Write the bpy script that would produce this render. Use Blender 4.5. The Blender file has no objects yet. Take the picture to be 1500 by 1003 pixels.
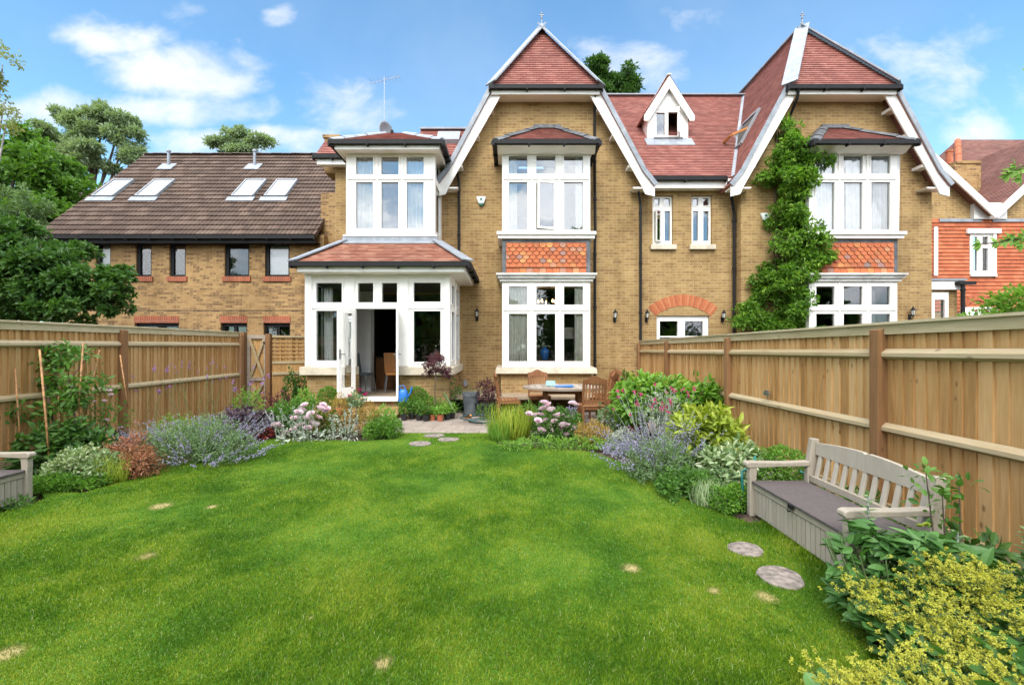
import bpy, math, random
import numpy as np
from mathutils import Vector, Matrix
R = math.radians
sc = bpy.context.scene
COL = sc.collection
# ------------------------------------------------------------ camera
F = 640.0; CH = 1.55; PX0 = 750.0; PY0 = 506.0
cam = bpy.data.objects.new("camera", bpy.data.cameras.new("camera")); COL.objects.link(cam)
cam.location = (0, 0, CH); cam.rotation_euler = (R(90), 0, 0)
cam.data.sensor_width = 36; cam.data.lens = 36*F/1500; cam.data.shift_y = 0.003
cam.data.clip_start = 0.05; cam.data.clip_end = 2000
sc.camera = cam
# ------------------------------------------------------------ light
SUN_EL, SUN_AZ = R(48), R(193)
SUN_STR, SKY_STR, EXPO = 1.5, 0.112, 1.28
sd = Vector((math.sin(SUN_AZ)*math.cos(SUN_EL), math.cos(SUN_AZ)*math.cos(SUN_EL), math.sin(SUN_EL)))
sun = bpy.data.objects.new("sun", bpy.data.lights.new("sun", 'SUN')); COL.objects.link(sun)
sun.data.energy = SUN_STR; sun.data.angle = R(34); sun.data.color = (1.0, .95, .87)
sun.rotation_euler = (-sd).to_track_quat('-Z', 'Y').to_euler()
sun.location = (0, -5, 20)
sc.view_settings.view_transform = 'Standard'; sc.view_settings.look = 'None'
sc.view_settings.exposure = EXPO; sc.view_settings.gamma = 1.0
sc.cycles.max_bounces = 7; sc.cycles.transparent_max_bounces = 16
sc.cycles.caustics_reflective = False; sc.cycles.caustics_refractive = False
sc.cycles.sample_clamp_indirect = 4.0

class NT:
    def __init__(s, tree): s.t = tree; s.n = tree.nodes; s.l = tree.links
    def node(s, typ, **kw):
        n = s.n.new(typ)
        for k, v in kw.items():
            if k.startswith('i_'):
                key = k[2:]
                key = int(key) if key.isdigit() else key.replace('_', ' ')
                s.set(n.inputs[key], v)
            else: setattr(n, k, v)
        return n
    def set(s, inp, v):
        if isinstance(v, bpy.types.NodeSocket): s.l.new(v, inp)
        else:
            if isinstance(v, (tuple, list)) and len(v) == 3 and inp.type == 'RGBA': v = (*v, 1)
            inp.default_value = v
    def math(s, op, a, b=None, c=None, clamp=False):
        n = s.n.new('ShaderNodeMath'); n.operation = op; n.use_clamp = clamp
        s.set(n.inputs[0], a)
        if b is not None: s.set(n.inputs[1], b)
        if c is not None: s.set(n.inputs[2], c)
        return n.outputs[0]
    def vmath(s, op, a, b=None):
        n = s.n.new('ShaderNodeVectorMath'); n.operation = op
        s.set(n.inputs[0], a)
        if b is not None: s.set(n.inputs[1], b)
        return n.outputs['Value'] if op in ('LENGTH', 'DOT_PRODUCT', 'DISTANCE') else n.outputs[0]
    def mix(s, f, a, b, typ='MIX'):
        n = s.n.new('ShaderNodeMix'); n.data_type = 'RGBA'; n.blend_type = typ
        s.set(n.inputs[0], f); s.set(n.inputs[6], a); s.set(n.inputs[7], b)
        return n.outputs[2]
    def noise(s, vec, scale, detail=3, rough=.55, dist=0):
        n = s.n.new('ShaderNodeTexNoise'); s.l.new(vec, n.inputs['Vector'])
        n.inputs['Scale'].default_value = scale; n.inputs['Detail'].default_value = detail
        n.inputs['Roughness'].default_value = rough; n.inputs['Distortion'].default_value = dist
        return n.outputs['Fac']
    def ramp(s, f, stops):
        n = s.n.new('ShaderNodeValToRGB'); s.set(n.inputs[0], f)
        e = n.color_ramp.elements
        while len(e) < len(stops): e.new(.5)
        for i, (p, c) in enumerate(stops):
            e[i].position = p; e[i].color = (*c, 1) if len(c) == 3 else c
        return n.outputs[0]
    def smooth(s, v, lo, hi):
        n = s.n.new('ShaderNodeMapRange'); n.interpolation_type = 'SMOOTHSTEP'
        s.set(n.inputs[0], v); n.inputs[1].default_value = lo; n.inputs[2].default_value = hi
        return n.outputs[0]
    def scalev(s, vec, v3):
        n = s.n.new('ShaderNodeMapping'); s.l.new(vec, n.inputs['Vector']); n.inputs['Scale'].default_value = v3
        return n.outputs[0]

# ------------------------------------------------------------ sky with clouds (all by direction)
w = bpy.data.worlds.new("World"); sc.world = w; w.use_nodes = True
g = NT(w.node_tree); g.n.clear()
sky = g.node('ShaderNodeTexSky', sky_type='NISHITA', sun_disc=False)
sky.sun_elevation = SUN_EL; sky.sun_rotation = SUN_AZ; sky.altitude = 50; sky.air_density = 1.0; sky.dust_density = .3; sky.ozone_density = 2.2
tc = g.node('ShaderNodeTexCoord').outputs['Generated']
def pdir(px, py):
    return Vector(((px-PX0)/F, 1, (PY0-py)/F)).normalized()
blobs = [(175,62,95,34,1.0),(255,100,125,48,1.1),(300,120,90,40,1.0),(230,165,190,30,.95),(360,205,150,26,1.0),(405,22,30,24,.65),
  (262,25,45,22,.5),(520,160,100,60,.75),(450,215,80,22,.85),(925,100,90,60,.8),(985,30,70,30,.55),(1430,205,60,45,1.15),(1330,130,140,90,.62),
  (1440,60,80,50,.5),(90,160,90,35,.9),(345,62,26,14,.5),(1500,120,60,90,.4),(620,215,120,24,.6)]
acc = None
# front half of the sky in gnomonic direction coordinates (x/y, z/y): cumulus keeps its shape up there
sep = g.node('ShaderNodeSeparateXYZ', i_0=tc)
yy = g.math('MAXIMUM', sep.outputs[1], .2)
gv = g.node('ShaderNodeCombineXYZ', i_0=g.math('DIVIDE', sep.outputs[0], yy), i_1=g.math('MULTIPLY', g.math('DIVIDE', sep.outputs[2], yy), 1.5)).outputs[0]
wn = g.node('ShaderNodeTexNoise', i_Vector=gv, i_Scale=7.0, i_Detail=5.0)
wv = g.vmath('SUBTRACT', wn.outputs['Color'], (.5,.5,.5))
wv2 = g.node('ShaderNodeVectorMath', operation='SCALE', i_0=wv); wv2.inputs['Scale'].default_value = .09
tcw = g.vmath('ADD', gv, wv2.outputs[0])
for px, py, rx, ry, s_ in blobs:
    v = g.vmath('SUBTRACT', tcw, ((px-PX0)/F, (PY0-py)/F*1.5, 0))
    v = g.vmath('MULTIPLY', v, (F/rx*.86, F/ry*.92/1.5, 0))
    r = g.vmath('LENGTH', v)
    b = g.math('MULTIPLY', g.math('SUBTRACT', 1.0, g.smooth(r, .2, 1.5)), s_)
    acc = b if acc is None else g.math('MAXIMUM', acc, b)
n1 = g.noise(gv, 5.5, 9, .6, .25)
dens = g.math('ADD', acc, g.math('MULTIPLY', g.math('SUBTRACT', n1, .5), 2.0))
front = g.math('MULTIPLY', g.smooth(dens, .30, 1.25), g.smooth(sep.outputs[1], .2, .4))
# unseen broken cloud behind the viewpoint and overhead, added as fill for facades and lawn
n2 = g.noise(g.scalev(tc, (1,1,2.2)), 2.6, 7, .55)
rear = g.math('MULTIPLY', g.smooth(n2, .34, .56), g.math('MAXIMUM', g.smooth(g.math('MULTIPLY', sep.outputs[1], -1.0), -.3, .25), g.smooth(sep.outputs[2], .74, .92)))
rear = g.math('MAXIMUM', rear, g.math('MULTIPLY', g.smooth(sep.outputs[2], .64, .76), .85))  # cloud added overhead, out of view, so the skylights reflect white
n3 = g.noise(tc, 1.8, 5)
haze = g.math('MULTIPLY', g.smooth(n3, .45, .75), .12)
cl = g.math('MAXIMUM', g.math('MULTIPLY', front, .85), g.math('MAXIMUM', rear, haze))
shade = g.noise(tc, 5.0, 3)
ccol = g.ramp(shade, [(.3, (.80,.84,.93)), (.62, (1,1,1))])
cs = g.node('ShaderNodeVectorMath', operation='SCALE', i_0=ccol); g.set(cs.inputs['Scale'], g.math('ADD', 4.5, g.math('MULTIPLY', rear, 9.0)))  # the unseen rear cloud is made brighter to soften the shade
# slightly lifted, cyan-leaning blue as in the photograph
sk = g.mix(1.0, sky.outputs[0], (.84,1.14,1.15), 'MULTIPLY')
hz = g.math('MULTIPLY', g.math('SUBTRACT', 1.0, g.smooth(sep.outputs[2], .0, .45)), .25)
sk = g.mix(hz, sk, (3.6, 4.4, 5.2))
skc = g.mix(cl, sk, cs.outputs[0])
bg = g.node('ShaderNodeBackground', i_0=skc, i_1=SKY_STR)
out = g.node('ShaderNodeOutputWorld'); g.l.new(bg.outputs[0], out.inputs[0])

# ------------------------------------------------------------ geometry helpers
def X(px, Y): return (px-PX0)*Y/F
def Z(py, Y): return CH-(py-PY0)*Y/F
def P(px, py, Y): return (X(px,Y), Y, Z(py,Y))
def G(px, py, z=0.0):
    Y = F*(CH-z)/(py-PY0); return (X(px,Y), Y)
W = {}      # world origin of every object built
class MB:
    def __init__(s): s.V=[]; s.nv=0; s.B=[]
    def add(s, V, Fs, rnd=0.0, mi=0, uv=None):
        V = np.asarray(V, float).reshape(-1,3)
        if isinstance(Fs, np.ndarray):
            groups = [(Fs, rnd, uv)]
        else:
            by = {}
            for f in Fs: by.setdefault(len(f), []).append(f)
            groups = [(np.array(a), rnd, None) for a in by.values()]
        for a, r, u in groups:
            r = np.broadcast_to(np.asarray(r, float), (len(a),))
            s.B.append((a+s.nv, r, mi, u))
        s.V.append(V); s.nv += len(V); return s
    def box(s, x0,x1,y0,y1,z0,z1, rnd=0.0, mi=0):
        x0,x1=sorted((x0,x1)); y0,y1=sorted((y0,y1)); z0,z1=sorted((z0,z1))
        v=[(x0,y0,z0),(x1,y0,z0),(x1,y1,z0),(x0,y1,z0),(x0,y0,z1),(x1,y0,z1),(x1,y1,z1),(x0,y1,z1)]
        return s.add(v,[(3,2,1,0),(4,5,6,7),(0,1,5,4),(1,2,6,5),(2,3,7,6),(3,0,4,7)],rnd,mi)
    def hexa(s, b, t, rnd=0.0, mi=0):      # bottom quad, top quad
        return s.add(list(b)+list(t),[(3,2,1,0),(4,5,6,7),(0,1,5,4),(1,2,6,5),(2,3,7,6),(3,0,4,7)],rnd,mi)
    def prism(s, poly, a, b, mp, rnd=0.0, mi=0):
        n=len(poly); v=[mp(p[0],p[1],a) for p in poly]+[mp(p[0],p[1],b) for p in poly]
        f=[tuple(range(n))[::-1],tuple(range(n,2*n))]+[(i,(i+1)%n,n+(i+1)%n,n+i) for i in range(n)]
        return s.add(v,f,rnd,mi)
    def bar(s, p, q, wd, th, up=(0,0,1), rnd=0.0, mi=0):
        p=Vector(p); q=Vector(q); d=(q-p).normalized(); u=Vector(up); sx=d.cross(u)
        if sx.length<1e-4: sx=d.cross(Vector((1,0,0)))
        sx.normalize(); u=sx.cross(d).normalized()
        c=[(-1,-1),(1,-1),(1,1),(-1,1)]
        b=[p+sx*(a*wd/2)+u*(e*th/2) for a,e in c]; t=[q+sx*(a*wd/2)+u*(e*th/2) for a,e in c]
        return s.hexa(b,t,rnd,mi)
    def tube(s, pts, r, n=8, rnd=0.0, mi=0):
        pts=[Vector(p) for p in pts]; m=len(pts)
        rs=[r]*m if not isinstance(r,(list,tuple)) else r
        V=[]; prev=None
        for i,p in enumerate(pts):
            d=(pts[min(i+1,m-1)]-pts[max(i-1,0)]).normalized()
            a=prev if prev is not None else (Vector((1,0,0)) if abs(d.x)<.9 else Vector((0,1,0)))
            a=(a-d*a.dot(d)).normalized(); prev=a; b=d.cross(a)
            for k in range(n):
                t=2*math.pi*k/n; V.append(p+(a*math.cos(t)+b*math.sin(t))*rs[i])
        f=[(i*n+k,i*n+(k+1)%n,(i+1)*n+(k+1)%n,(i+1)*n+k) for i in range(m-1) for k in range(n)]
        f+= [tuple(range(n))[::-1], tuple((m-1)*n+k for k in range(n))]
        return s.add(V,f,rnd,mi)
    def lathe(s, prof, c, n=24, sx=1.0, sy=1.0, rnd=0.0, mi=0):
        V=[(c[0]+r*sx*math.cos(2*math.pi*k/n), c[1]+r*sy*math.sin(2*math.pi*k/n), c[2]+z) for r,z in prof for k in range(n)]
        m=len(prof)
        f=[(i*n+k,i*n+(k+1)%n,(i+1)*n+(k+1)%n,(i+1)*n+k) for i in range(m-1) for k in range(n)]
        f+=[tuple(range(n))[::-1], tuple((m-1)*n+k for k in range(n))]
        return s.add(V,f,rnd,mi)
    def build(s, name, mats, parent=None, smooth=False, origin=None, bevel=0, kind=None, label=None):
        V=np.concatenate(s.V)
        if parent is None and origin is None: origin=((V[:,0].min()+V[:,0].max())/2,(V[:,1].min()+V[:,1].max())/2,V[:,2].min())
        if origin is None: origin=tuple((V.min(0)+V.max(0))/2)
        o=Vector(origin); V=V-np.array(origin)
        me=bpy.data.meshes.new(name)
        nf=sum(len(a) for a,_,_,_ in s.B); loops=np.concatenate([a.ravel() for a,_,_,_ in s.B])
        tot=np.concatenate([np.full(len(a),a.shape[1]) for a,_,_,_ in s.B])
        st=np.concatenate([[0],np.cumsum(tot)[:-1]])
        me.vertices.add(len(V)); me.vertices.foreach_set('co',V.ravel())
        me.loops.add(len(loops)); me.loops.foreach_set('vertex_index',loops.astype(np.int32))
        me.polygons.add(nf); me.polygons.foreach_set('loop_start',st.astype(np.int32))
        me.polygons.foreach_set('loop_total',tot.astype(np.int32))
        me.polygons.foreach_set('material_index',np.concatenate([np.full(len(a),mi) for a,_,mi,_ in s.B]).astype(np.int32))
        me.polygons.foreach_set('use_smooth',np.full(nf,bool(smooth)))
        at=me.attributes.new('rnd','FLOAT','FACE'); at.data.foreach_set('value',np.concatenate([r for _,r,_,_ in s.B]).astype(np.float32))
        if any(u is not None for _,_,_,u in s.B):
            uv=me.uv_layers.new(name='uv')
            uu=np.concatenate([(np.zeros((a.size,2)) if u is None else np.asarray(u,float).reshape(-1,2)) for a,_,_,u in s.B])
            uv.data.foreach_set('uv',uu.ravel().astype(np.float32))
        me.update(calc_edges=True)
        for m in (mats if isinstance(mats,(list,tuple)) else [mats]): me.materials.append(m)
        ob=bpy.data.objects.new(name,me); COL.objects.link(ob)
        if parent is not None:
            ob.parent=parent; ob.location=o-W[parent.name]
        else: ob.location=o
        W[ob.name]=o
        if bevel:
            b=ob.modifiers.new('bevel','BEVEL'); b.width=bevel; b.segments=2; b.limit_method='ANGLE'; b.harden_normals=False
        if kind: ob['kind']=kind
        if label: ob['label']=label
        return ob
def tag(o, label, cat, group=None, kind=None):
    o['label']=label; o['category']=cat
    if group: o['group']=group
    if kind: o['kind']=kind
    return o
def thing(name, label, cat, loc=(0,0,0), group=None):
    o=bpy.data.objects.new(name,None); COL.objects.link(o); o.empty_display_size=.2
    o.location=loc; W[o.name]=Vector(loc); return tag(o,label,cat,group)
def structure(o): o['kind']='structure'; return o
def copy_tree(o, parent=None):
    c=o.copy(); COL.objects.link(c); W[c.name]=W[o.name].copy()
    if parent: c.parent=parent
    for ch in o.children: copy_tree(ch,c)
    return c
def place(o, loc, rz=0, scale=None):
    o.location=loc; o.rotation_euler=(0,0,rz)
    if scale: o.scale=(scale,)*3 if not isinstance(scale,(tuple,list)) else scale
    return o

XZ=lambda a,b,t:(a,t,b)      # facade plane: a=x, b=z, t=y
YZ=lambda a,b,t:(t,a,b)      # side plane:   a=y, b=z, t=x
XY=lambda a,b,t:(a,b,t)
def clip(poly, ax, val, keep_less):
    out=[]; n=len(poly)
    for i in range(n):
        p=poly[i]; q=poly[(i+1)%n]
        ip=(p[ax]<=val+1e-9) if keep_less else (p[ax]>=val-1e-9); iq=(q[ax]<=val+1e-9) if keep_less else (q[ax]>=val-1e-9)
        if ip: out.append(p)
        if ip!=iq:
            t=(val-p[ax])/(q[ax]-p[ax]); out.append(tuple(p[k]+t*(q[k]-p[k]) for k in range(len(p))))
    res=[]
    for p in out:
        if not res or max(abs(p[k]-res[-1][k]) for k in range(len(p)))>1e-7: res.append(p)
    if len(res)>1 and max(abs(res[0][k]-res[-1][k]) for k in range(len(res[0])))<1e-7: res.pop()
    return res if len(res)>=3 else []
def plate(mb, poly, holes, t0, t1, mp=XZ, rnd=0.0, mi=0):
    """flat plate with rectangular holes (a0,a1,b0,b1): faces, outer edge and hole reveals"""
    A=sorted({min(p[0] for p in poly),max(p[0] for p in poly)}|{h[i] for h in holes for i in (0,1)})
    B=sorted({min(p[1] for p in poly),max(p[1] for p in poly)}|{h[i] for h in holes for i in (2,3)})
    for i in range(len(A)-1):
        c1=clip(clip(poly,0,A[i],False),0,A[i+1],True)
        if not c1: continue
        for j in range(len(B)-1):
            am,bm=(A[i]+A[i+1])/2,(B[j]+B[j+1])/2
            if any(h[0]<am<h[1] and h[2]<bm<h[3] for h in holes): continue
            c=clip(clip(c1,1,B[j],False),1,B[j+1],True)
            if not c: continue
            for t in (t0,t1): mb.add([mp(a,b,t) for a,b in c],[tuple(range(len(c)))],rnd,mi)
    n=len(poly)
    for i in range(n):
        p,q=poly[i],poly[(i+1)%n]; mb.add([mp(*p,t0),mp(*q,t0),mp(*q,t1),mp(*p,t1)],[(0,1,2,3)],rnd,mi)
    for h in holes:
        c=[(h[0],h[2]),(h[1],h[2]),(h[1],h[3]),(h[0],h[3])]
        for i in range(4):
            p,q=c[i],c[(i+1)%4]; mb.add([mp(*p,t0),mp(*q,t0),mp(*q,t1),mp(*p,t1)],[(0,1,2,3)],rnd,mi)
    return mb
def rect(a0,a1,b0,b1): return [(a0,b0),(a1,b0),(a1,b1),(a0,b1)]
def ring(mb, a0,a1,b0,b1, wd, t0, t1, mp=XZ):
    return plate(mb, rect(a0-wd,a1+wd,b0-wd,b1+wd), [(a0,a1,b0,b1)], t0, t1, mp)
def roofplane(mb, poly, course=.1, lift=.014, thick=.07):
    """poly: convex 3D outline, first edge = eave. Courses of tiles as overlapping steps."""
    p=[Vector(q) for q in poly]; u=(p[1]-p[0]).normalized()
    nrm=None
    for k in range(2,len(p)):
        nrm=(p[1]-p[0]).cross(p[k]-p[0])
        if nrm.length>1e-4: break
    nrm.normalize()
    if nrm.z<0: nrm=-nrm
    v=nrm.cross(u)
    if v.z<0: v=-v
    q=[((a-p[0]).dot(u),(a-p[0]).dot(v)) for a in p]
    vmax=max(a[1] for a in q); k=0
    W3=lambda a,b,h: p[0]+u*a+v*b+nrm*h
    while k*course<vmax-1e-4:
        a0,a1=k*course,min((k+1)*course,vmax)
        c=clip(clip(q,1,a0,False),1,a1,True)
        if c:
            hs=[lift*(1-(b-a0)/course) for a,b in c]
            mb.add([W3(a,b,h) for (a,b),h in zip(c,hs)],np.array([list(range(len(c)))]),0,0,np.array(c))
            low=[a for a,b in c if b<a0+1e-6]
            if len(low)>=2:
                l,r=min(low),max(low)
                mb.add([W3(l,a0,-.004),W3(r,a0,-.004),W3(r,a0,lift),W3(l,a0,lift)],np.array([[0,1,2,3]]),0,0,np.array([(l,a0),(r,a0),(r,a0+.01),(l,a0+.01)]))
        k+=1
    n=len(q)
    top=[W3(a,b,-.004) for a,b in q]; bot=[W3(a,b,-thick) for a,b in q]
    mb.add(top+bot,[tuple(range(n,2*n))]+[(i,(i+1)%n,n+(i+1)%n,n+i) for i in range(n)])
    return mb

# ------------------------------------------------------------ materials
def newmat(name):
    m=bpy.data.materials.new(name); m.use_nodes=True; g=NT(m.node_tree); g.n.clear()
    g.bs=g.node('ShaderNodeBsdfPrincipled'); g.out=g.node('ShaderNodeOutputMaterial'); g.l.new(g.bs.outputs[0],g.out.inputs[0])
    g.pos=g.node('ShaderNodeNewGeometry').outputs['Position']
    return m,g
def bump(g, h, strength=.3, dist=.01):
    b=g.node('ShaderNodeBump',i_Height=h,i_Strength=strength,i_Distance=dist); g.l.new(b.outputs[0],g.bs.inputs['Normal'])
def attr(g, name='rnd'): return g.node('ShaderNodeAttribute',attribute_name=name).outputs['Fac']
def plain(name,col,rough=.6,var=.12,scale=6,bmp=0,bscale=40,metal=0,spec=.5,dirt=None,dscale=2.3):
    m,g=newmat(name); n=g.noise(g.pos,scale,4)
    d=tuple(c*(1-var*2.2) for c in col); l=tuple(min(1,c*(1+var)) for c in col)
    c=g.ramp(n,[(.3,d),(.7,l)])
    if dirt:
        k=g.smooth(g.noise(g.pos,dscale,6,.7),.5,.72); c=g.mix(g.math('MULTIPLY',k,dirt[1]),c,dirt[0])
    g.set(g.bs.inputs['Base Color'],c); g.bs.inputs['Roughness'].default_value=rough
    g.bs.inputs['Metallic'].default_value=metal; g.bs.inputs['Specular IOR Level'].default_value=spec
    if bmp: bump(g,g.noise(g.pos,bscale,4),bmp,.005)
    return m
def leafmat(name,cols,trans=.3,rough=.5,clump=.35,spec=.35,cscale=5):
    """cols: dark, mid, light"""
    m,g=newmat(name); r=attr(g); n=g.noise(g.pos,cscale,2)
    f=g.math('ADD',g.math('MULTIPLY',r,1-clump),g.math('MULTIPLY',g.math('SUBTRACT',g.math('MULTIPLY',n,2.0),.5),clump),clamp=True)
    c=g.ramp(f,[(0,cols[0]),(.5,cols[1]),(1,cols[2])])
    g.set(g.bs.inputs['Base Color'],c); g.bs.inputs['Roughness'].default_value=rough
    g.bs.inputs['Specular IOR Level'].default_value=spec
    tr=g.node('ShaderNodeBsdfTranslucent',i_0=g.mix(1.0,c,(1.25,1.3,.55) if cols[1][1]>cols[1][0]*1.1 else (1,1,1),'MULTIPLY'))
    mx=g.node('ShaderNodeMixShader',i_0=trans); g.l.new(g.bs.outputs[0],mx.inputs[1]); g.l.new(tr.outputs[0],mx.inputs[2])
    g.l.new(mx.outputs[0],g.out.inputs[0]); return m
def brickmat(name,c1,c2,c3,mortar,stain=.3,bw=.225,bh=.075,kmix=.85):
    m,g=newmat(name); s=g.node('ShaderNodeSeparateXYZ',i_0=g.pos)
    u=g.math('ADD',s.outputs[0],s.outputs[1])
    v=g.node('ShaderNodeCombineXYZ',i_0=u,i_1=s.outputs[2]).outputs[0]
    def bt(a,b,mo):
        t=g.node('ShaderNodeTexBrick',i_Vector=v,i_Color1=a,i_Color2=b,i_Mortar=mo,i_Scale=1.0)
        t.inputs['Mortar Size'].default_value=.007; t.inputs['Mortar Smooth'].default_value=.3
        t.inputs['Brick Width'].default_value=bw; t.inputs['Row Height'].default_value=bh; return t
    t=bt(c1,c2,mortar)
    # every brick its own tone: white noise on the brick's row / column
    row=g.math('FLOOR',g.math('DIVIDE',s.outputs[2],bh)); off=g.math('MULTIPLY',g.math('MODULO',g.math('ABSOLUTE',row),2.0),bw/2)
    colm=g.math('FLOOR',g.math('DIVIDE',g.math('ADD',u,off),bw))
    wn=g.node('ShaderNodeTexWhiteNoise',noise_dimensions='2D',i_Vector=g.node('ShaderNodeCombineXYZ',i_0=row,i_1=colm).outputs[0]).outputs[0]
    k=g.smooth(wn,.45,.95)
    c=g.mix(g.math('MULTIPLY',g.math('MULTIPLY',k,kmix),g.math('SUBTRACT',1.0,t.outputs['Fac'])),t.outputs[0],c3)
    big=g.noise(g.pos,.55,6,.65); big2=g.noise(g.pos,2.4,5,.7)
    c=g.mix(1.0,c,g.ramp(big,[(.3,(1-stain,1-stain*1.05,1-stain*1.15)),(.55,(1,1,1)),(.8,(1.15,1.15,1.1))]),'MULTIPLY')
    c=g.mix(g.math('MULTIPLY',g.smooth(big2,.56,.75),stain*.7),c,tuple(x*.55 for x in c1))
    st=g.noise(g.scalev(g.pos,(3.1,3.1,.35)),1.0,6,.65,.4); c=g.mix(1.0,c,g.ramp(st,[(.33,(.80,.78,.76)),(.5,(1,1,1)),(.75,(1.07,1.07,1.08))]),'MULTIPLY')
    fine=g.noise(g.pos,30,3); c=g.mix(1.0,c,g.ramp(fine,[(.25,(.82,.82,.82)),(.75,(1.14,1.14,1.14))]),'MULTIPLY')
    g.set(g.bs.inputs['Base Color'],c); g.bs.inputs['Roughness'].default_value=.9; g.bs.inputs['Specular IOR Level'].default_value=.2
    h=g.math('SUBTRACT',g.math('MULTIPLY',fine,.25),t.outputs['Fac']); bump(g,h,.7,.006); return m
def tilemat(name,c1,c2,c3,moss=.0,tw=.17,th=.1,wave=0,mosscol=(.16,.16,.10),rough=.8):
    m,g=newmat(name); uv=g.node('ShaderNodeUVMap').outputs[0]
    t=g.node('ShaderNodeTexBrick',i_Vector=uv,i_Color1=c1,i_Color2=c2,i_Mortar=tuple(x*.35 for x in c1),i_Scale=1.0)
    t.inputs['Mortar Size'].default_value=.003; t.inputs['Brick Width'].default_value=tw; t.inputs['Row Height'].default_value=th
    s=g.node('ShaderNodeSeparateXYZ',i_0=uv)
    row=g.math('FLOOR',g.math('DIVIDE',s.outputs[1],th)); off=g.math('MULTIPLY',g.math('MODULO',row,2.0),tw/2)
    cn=g.math('FLOOR',g.math('DIVIDE',g.math('ADD',s.outputs[0],off),tw))
    wn=g.node('ShaderNodeTexWhiteNoise',noise_dimensions='2D',i_Vector=g.node('ShaderNodeCombineXYZ',i_0=row,i_1=cn).outputs[0]).outputs[0]
    c=g.mix(g.math('MULTIPLY',g.smooth(wn,.4,1.0),.8),t.outputs[0],c3)
    n=g.noise(g.pos,1.1,6,.65); c=g.mix(1.0,c,g.ramp(n,[(.3,(.78,.78,.8)),(.7,(1.15,1.12,1.1))]),'MULTIPLY')
    if moss:
        mk=g.smooth(g.noise(g.pos,3.2,8,.75),.5,.72); c=g.mix(g.math('MULTIPLY',mk,moss),c,mosscol)
        mk2=g.smooth(g.noise(g.pos,19,5,.8),.62,.7); c=g.mix(g.math('MULTIPLY',mk2,moss*.8),c,(.34,.33,.27))
    g.set(g.bs.inputs['Base Color'],c); g.bs.inputs['Roughness'].default_value=rough; g.bs.inputs['Specular IOR Level'].default_value=.3
    h=g.math('ADD',g.math('MULTIPLY',t.outputs['Fac'],-1.0),g.math('MULTIPLY',g.noise(g.pos,25,3),.3))
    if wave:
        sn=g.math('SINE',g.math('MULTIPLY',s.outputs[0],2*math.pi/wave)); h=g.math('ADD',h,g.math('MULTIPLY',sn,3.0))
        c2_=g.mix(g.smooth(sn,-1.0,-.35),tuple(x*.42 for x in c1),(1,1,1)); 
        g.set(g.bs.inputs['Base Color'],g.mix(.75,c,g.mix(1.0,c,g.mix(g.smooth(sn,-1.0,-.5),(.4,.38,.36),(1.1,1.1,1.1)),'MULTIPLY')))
    bump(g,h,.6,.008); return m
def woodmat(name,cols,rough=.75,vert=True,moss=None,gs=1.0,bw=0,kn_=.65):
    """cols dark, mid, light; grain along z if vert else along the longest horizontal"""
    m,g=newmat(name); r=attr(g)
    sh=g.node('ShaderNodeVectorMath',operation='SCALE',i_0=(7.3,3.1,5.7)); g.set(sh.inputs['Scale'],r)
    p=g.vmath('ADD',g.pos,sh.outputs[0])
    sc3=(9*gs,9*gs,.7*gs) if vert else (.7*gs,.7*gs,9*gs)
    n=g.noise(g.scalev(p,sc3),3.0,6,.62,.6)
    big=g.noise(g.pos,1.3,4)
    kn=g.node('ShaderNodeTexVoronoi',i_Vector=g.scalev(p,(7,7,4.2) if vert else (4.2,4.2,7)),i_Scale=1.0)
    knot=g.math('SUBTRACT',1.0,g.smooth(kn.outputs['Distance'],.05,.15))
    f=g.math('ADD',g.math('MULTIPLY',n,.56),g.math('ADD',g.math('MULTIPLY',r,.32),g.math('MULTIPLY',big,.20)),clamp=True)
    c=g.ramp(f,[(.28,cols[0]),(.5,cols[1]),(.75,cols[2])])
    c=g.mix(g.math('MULTIPLY',knot,kn_),c,tuple(x*.45 for x in cols[0]))
    if moss:
        nz=g.noise(g.pos,4,6,.7); c=g.mix(g.math('MULTIPLY',g.smooth(nz,.42,.68),moss[1]),c,moss[0])
    g.set(g.bs.inputs['Base Color'],c); g.bs.inputs['Roughness'].default_value=rough; g.bs.inputs['Specular IOR Level'].default_value=.25
    bump(g,n,.35,.004); return m
def glassmat(name,refl=.2,tint=(.96,.975,.97)):
    m,g=newmat(name); fr=g.node('ShaderNodeFresnel',i_IOR=1.5).outputs[0]
    f=g.math('ADD',fr,refl,clamp=True)
    tr=g.node('ShaderNodeBsdfTransparent',i_0=tint); gl=g.node('ShaderNodeBsdfGlossy',i_0=(.95,.97,1),i_Roughness=.015)
    b=g.node('ShaderNodeBump',i_Height=g.noise(g.pos,1.6,2),i_Strength=.12,i_Distance=.03); g.l.new(b.outputs[0],gl.inputs['Normal'])
    mx=g.node('ShaderNodeMixShader',i_0=f); g.l.new(tr.outputs[0],mx.inputs[1]); g.l.new(gl.outputs[0],mx.inputs[2]); g.l.new(mx.outputs[0],g.out.inputs[0]); return m
M={}
M['brick']=brickmat('yellow_brick',(.42,.28,.118),(.345,.215,.085),(.25,.145,.062),(.43,.34,.20),.32,kmix=.7)
M['brick2']=brickmat('terrace_brick',(.43,.27,.115),(.34,.20,.08),(.17,.095,.045),(.36,.28,.17),.28)
M['brickred']=brickmat('red_brick',(.40,.12,.06),(.34,.10,.05),(.28,.09,.05),(.34,.22,.16),.2,bw=.075,bh=.4)
M['archred']=plain('arch_red_brick',(.46,.13,.055),.85,.2,18,dscale=2)
M['vouss']=leafmat('arch_brick',((.36,.10,.045),(.50,.145,.06),(.56,.22,.11)),.0,.85,clump=.2)
M['plinth']=brickmat('plinth_red_brick',(.40,.13,.08),(.36,.12,.07),(.3,.1,.06),(.34,.22,.16),.2)
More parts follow.
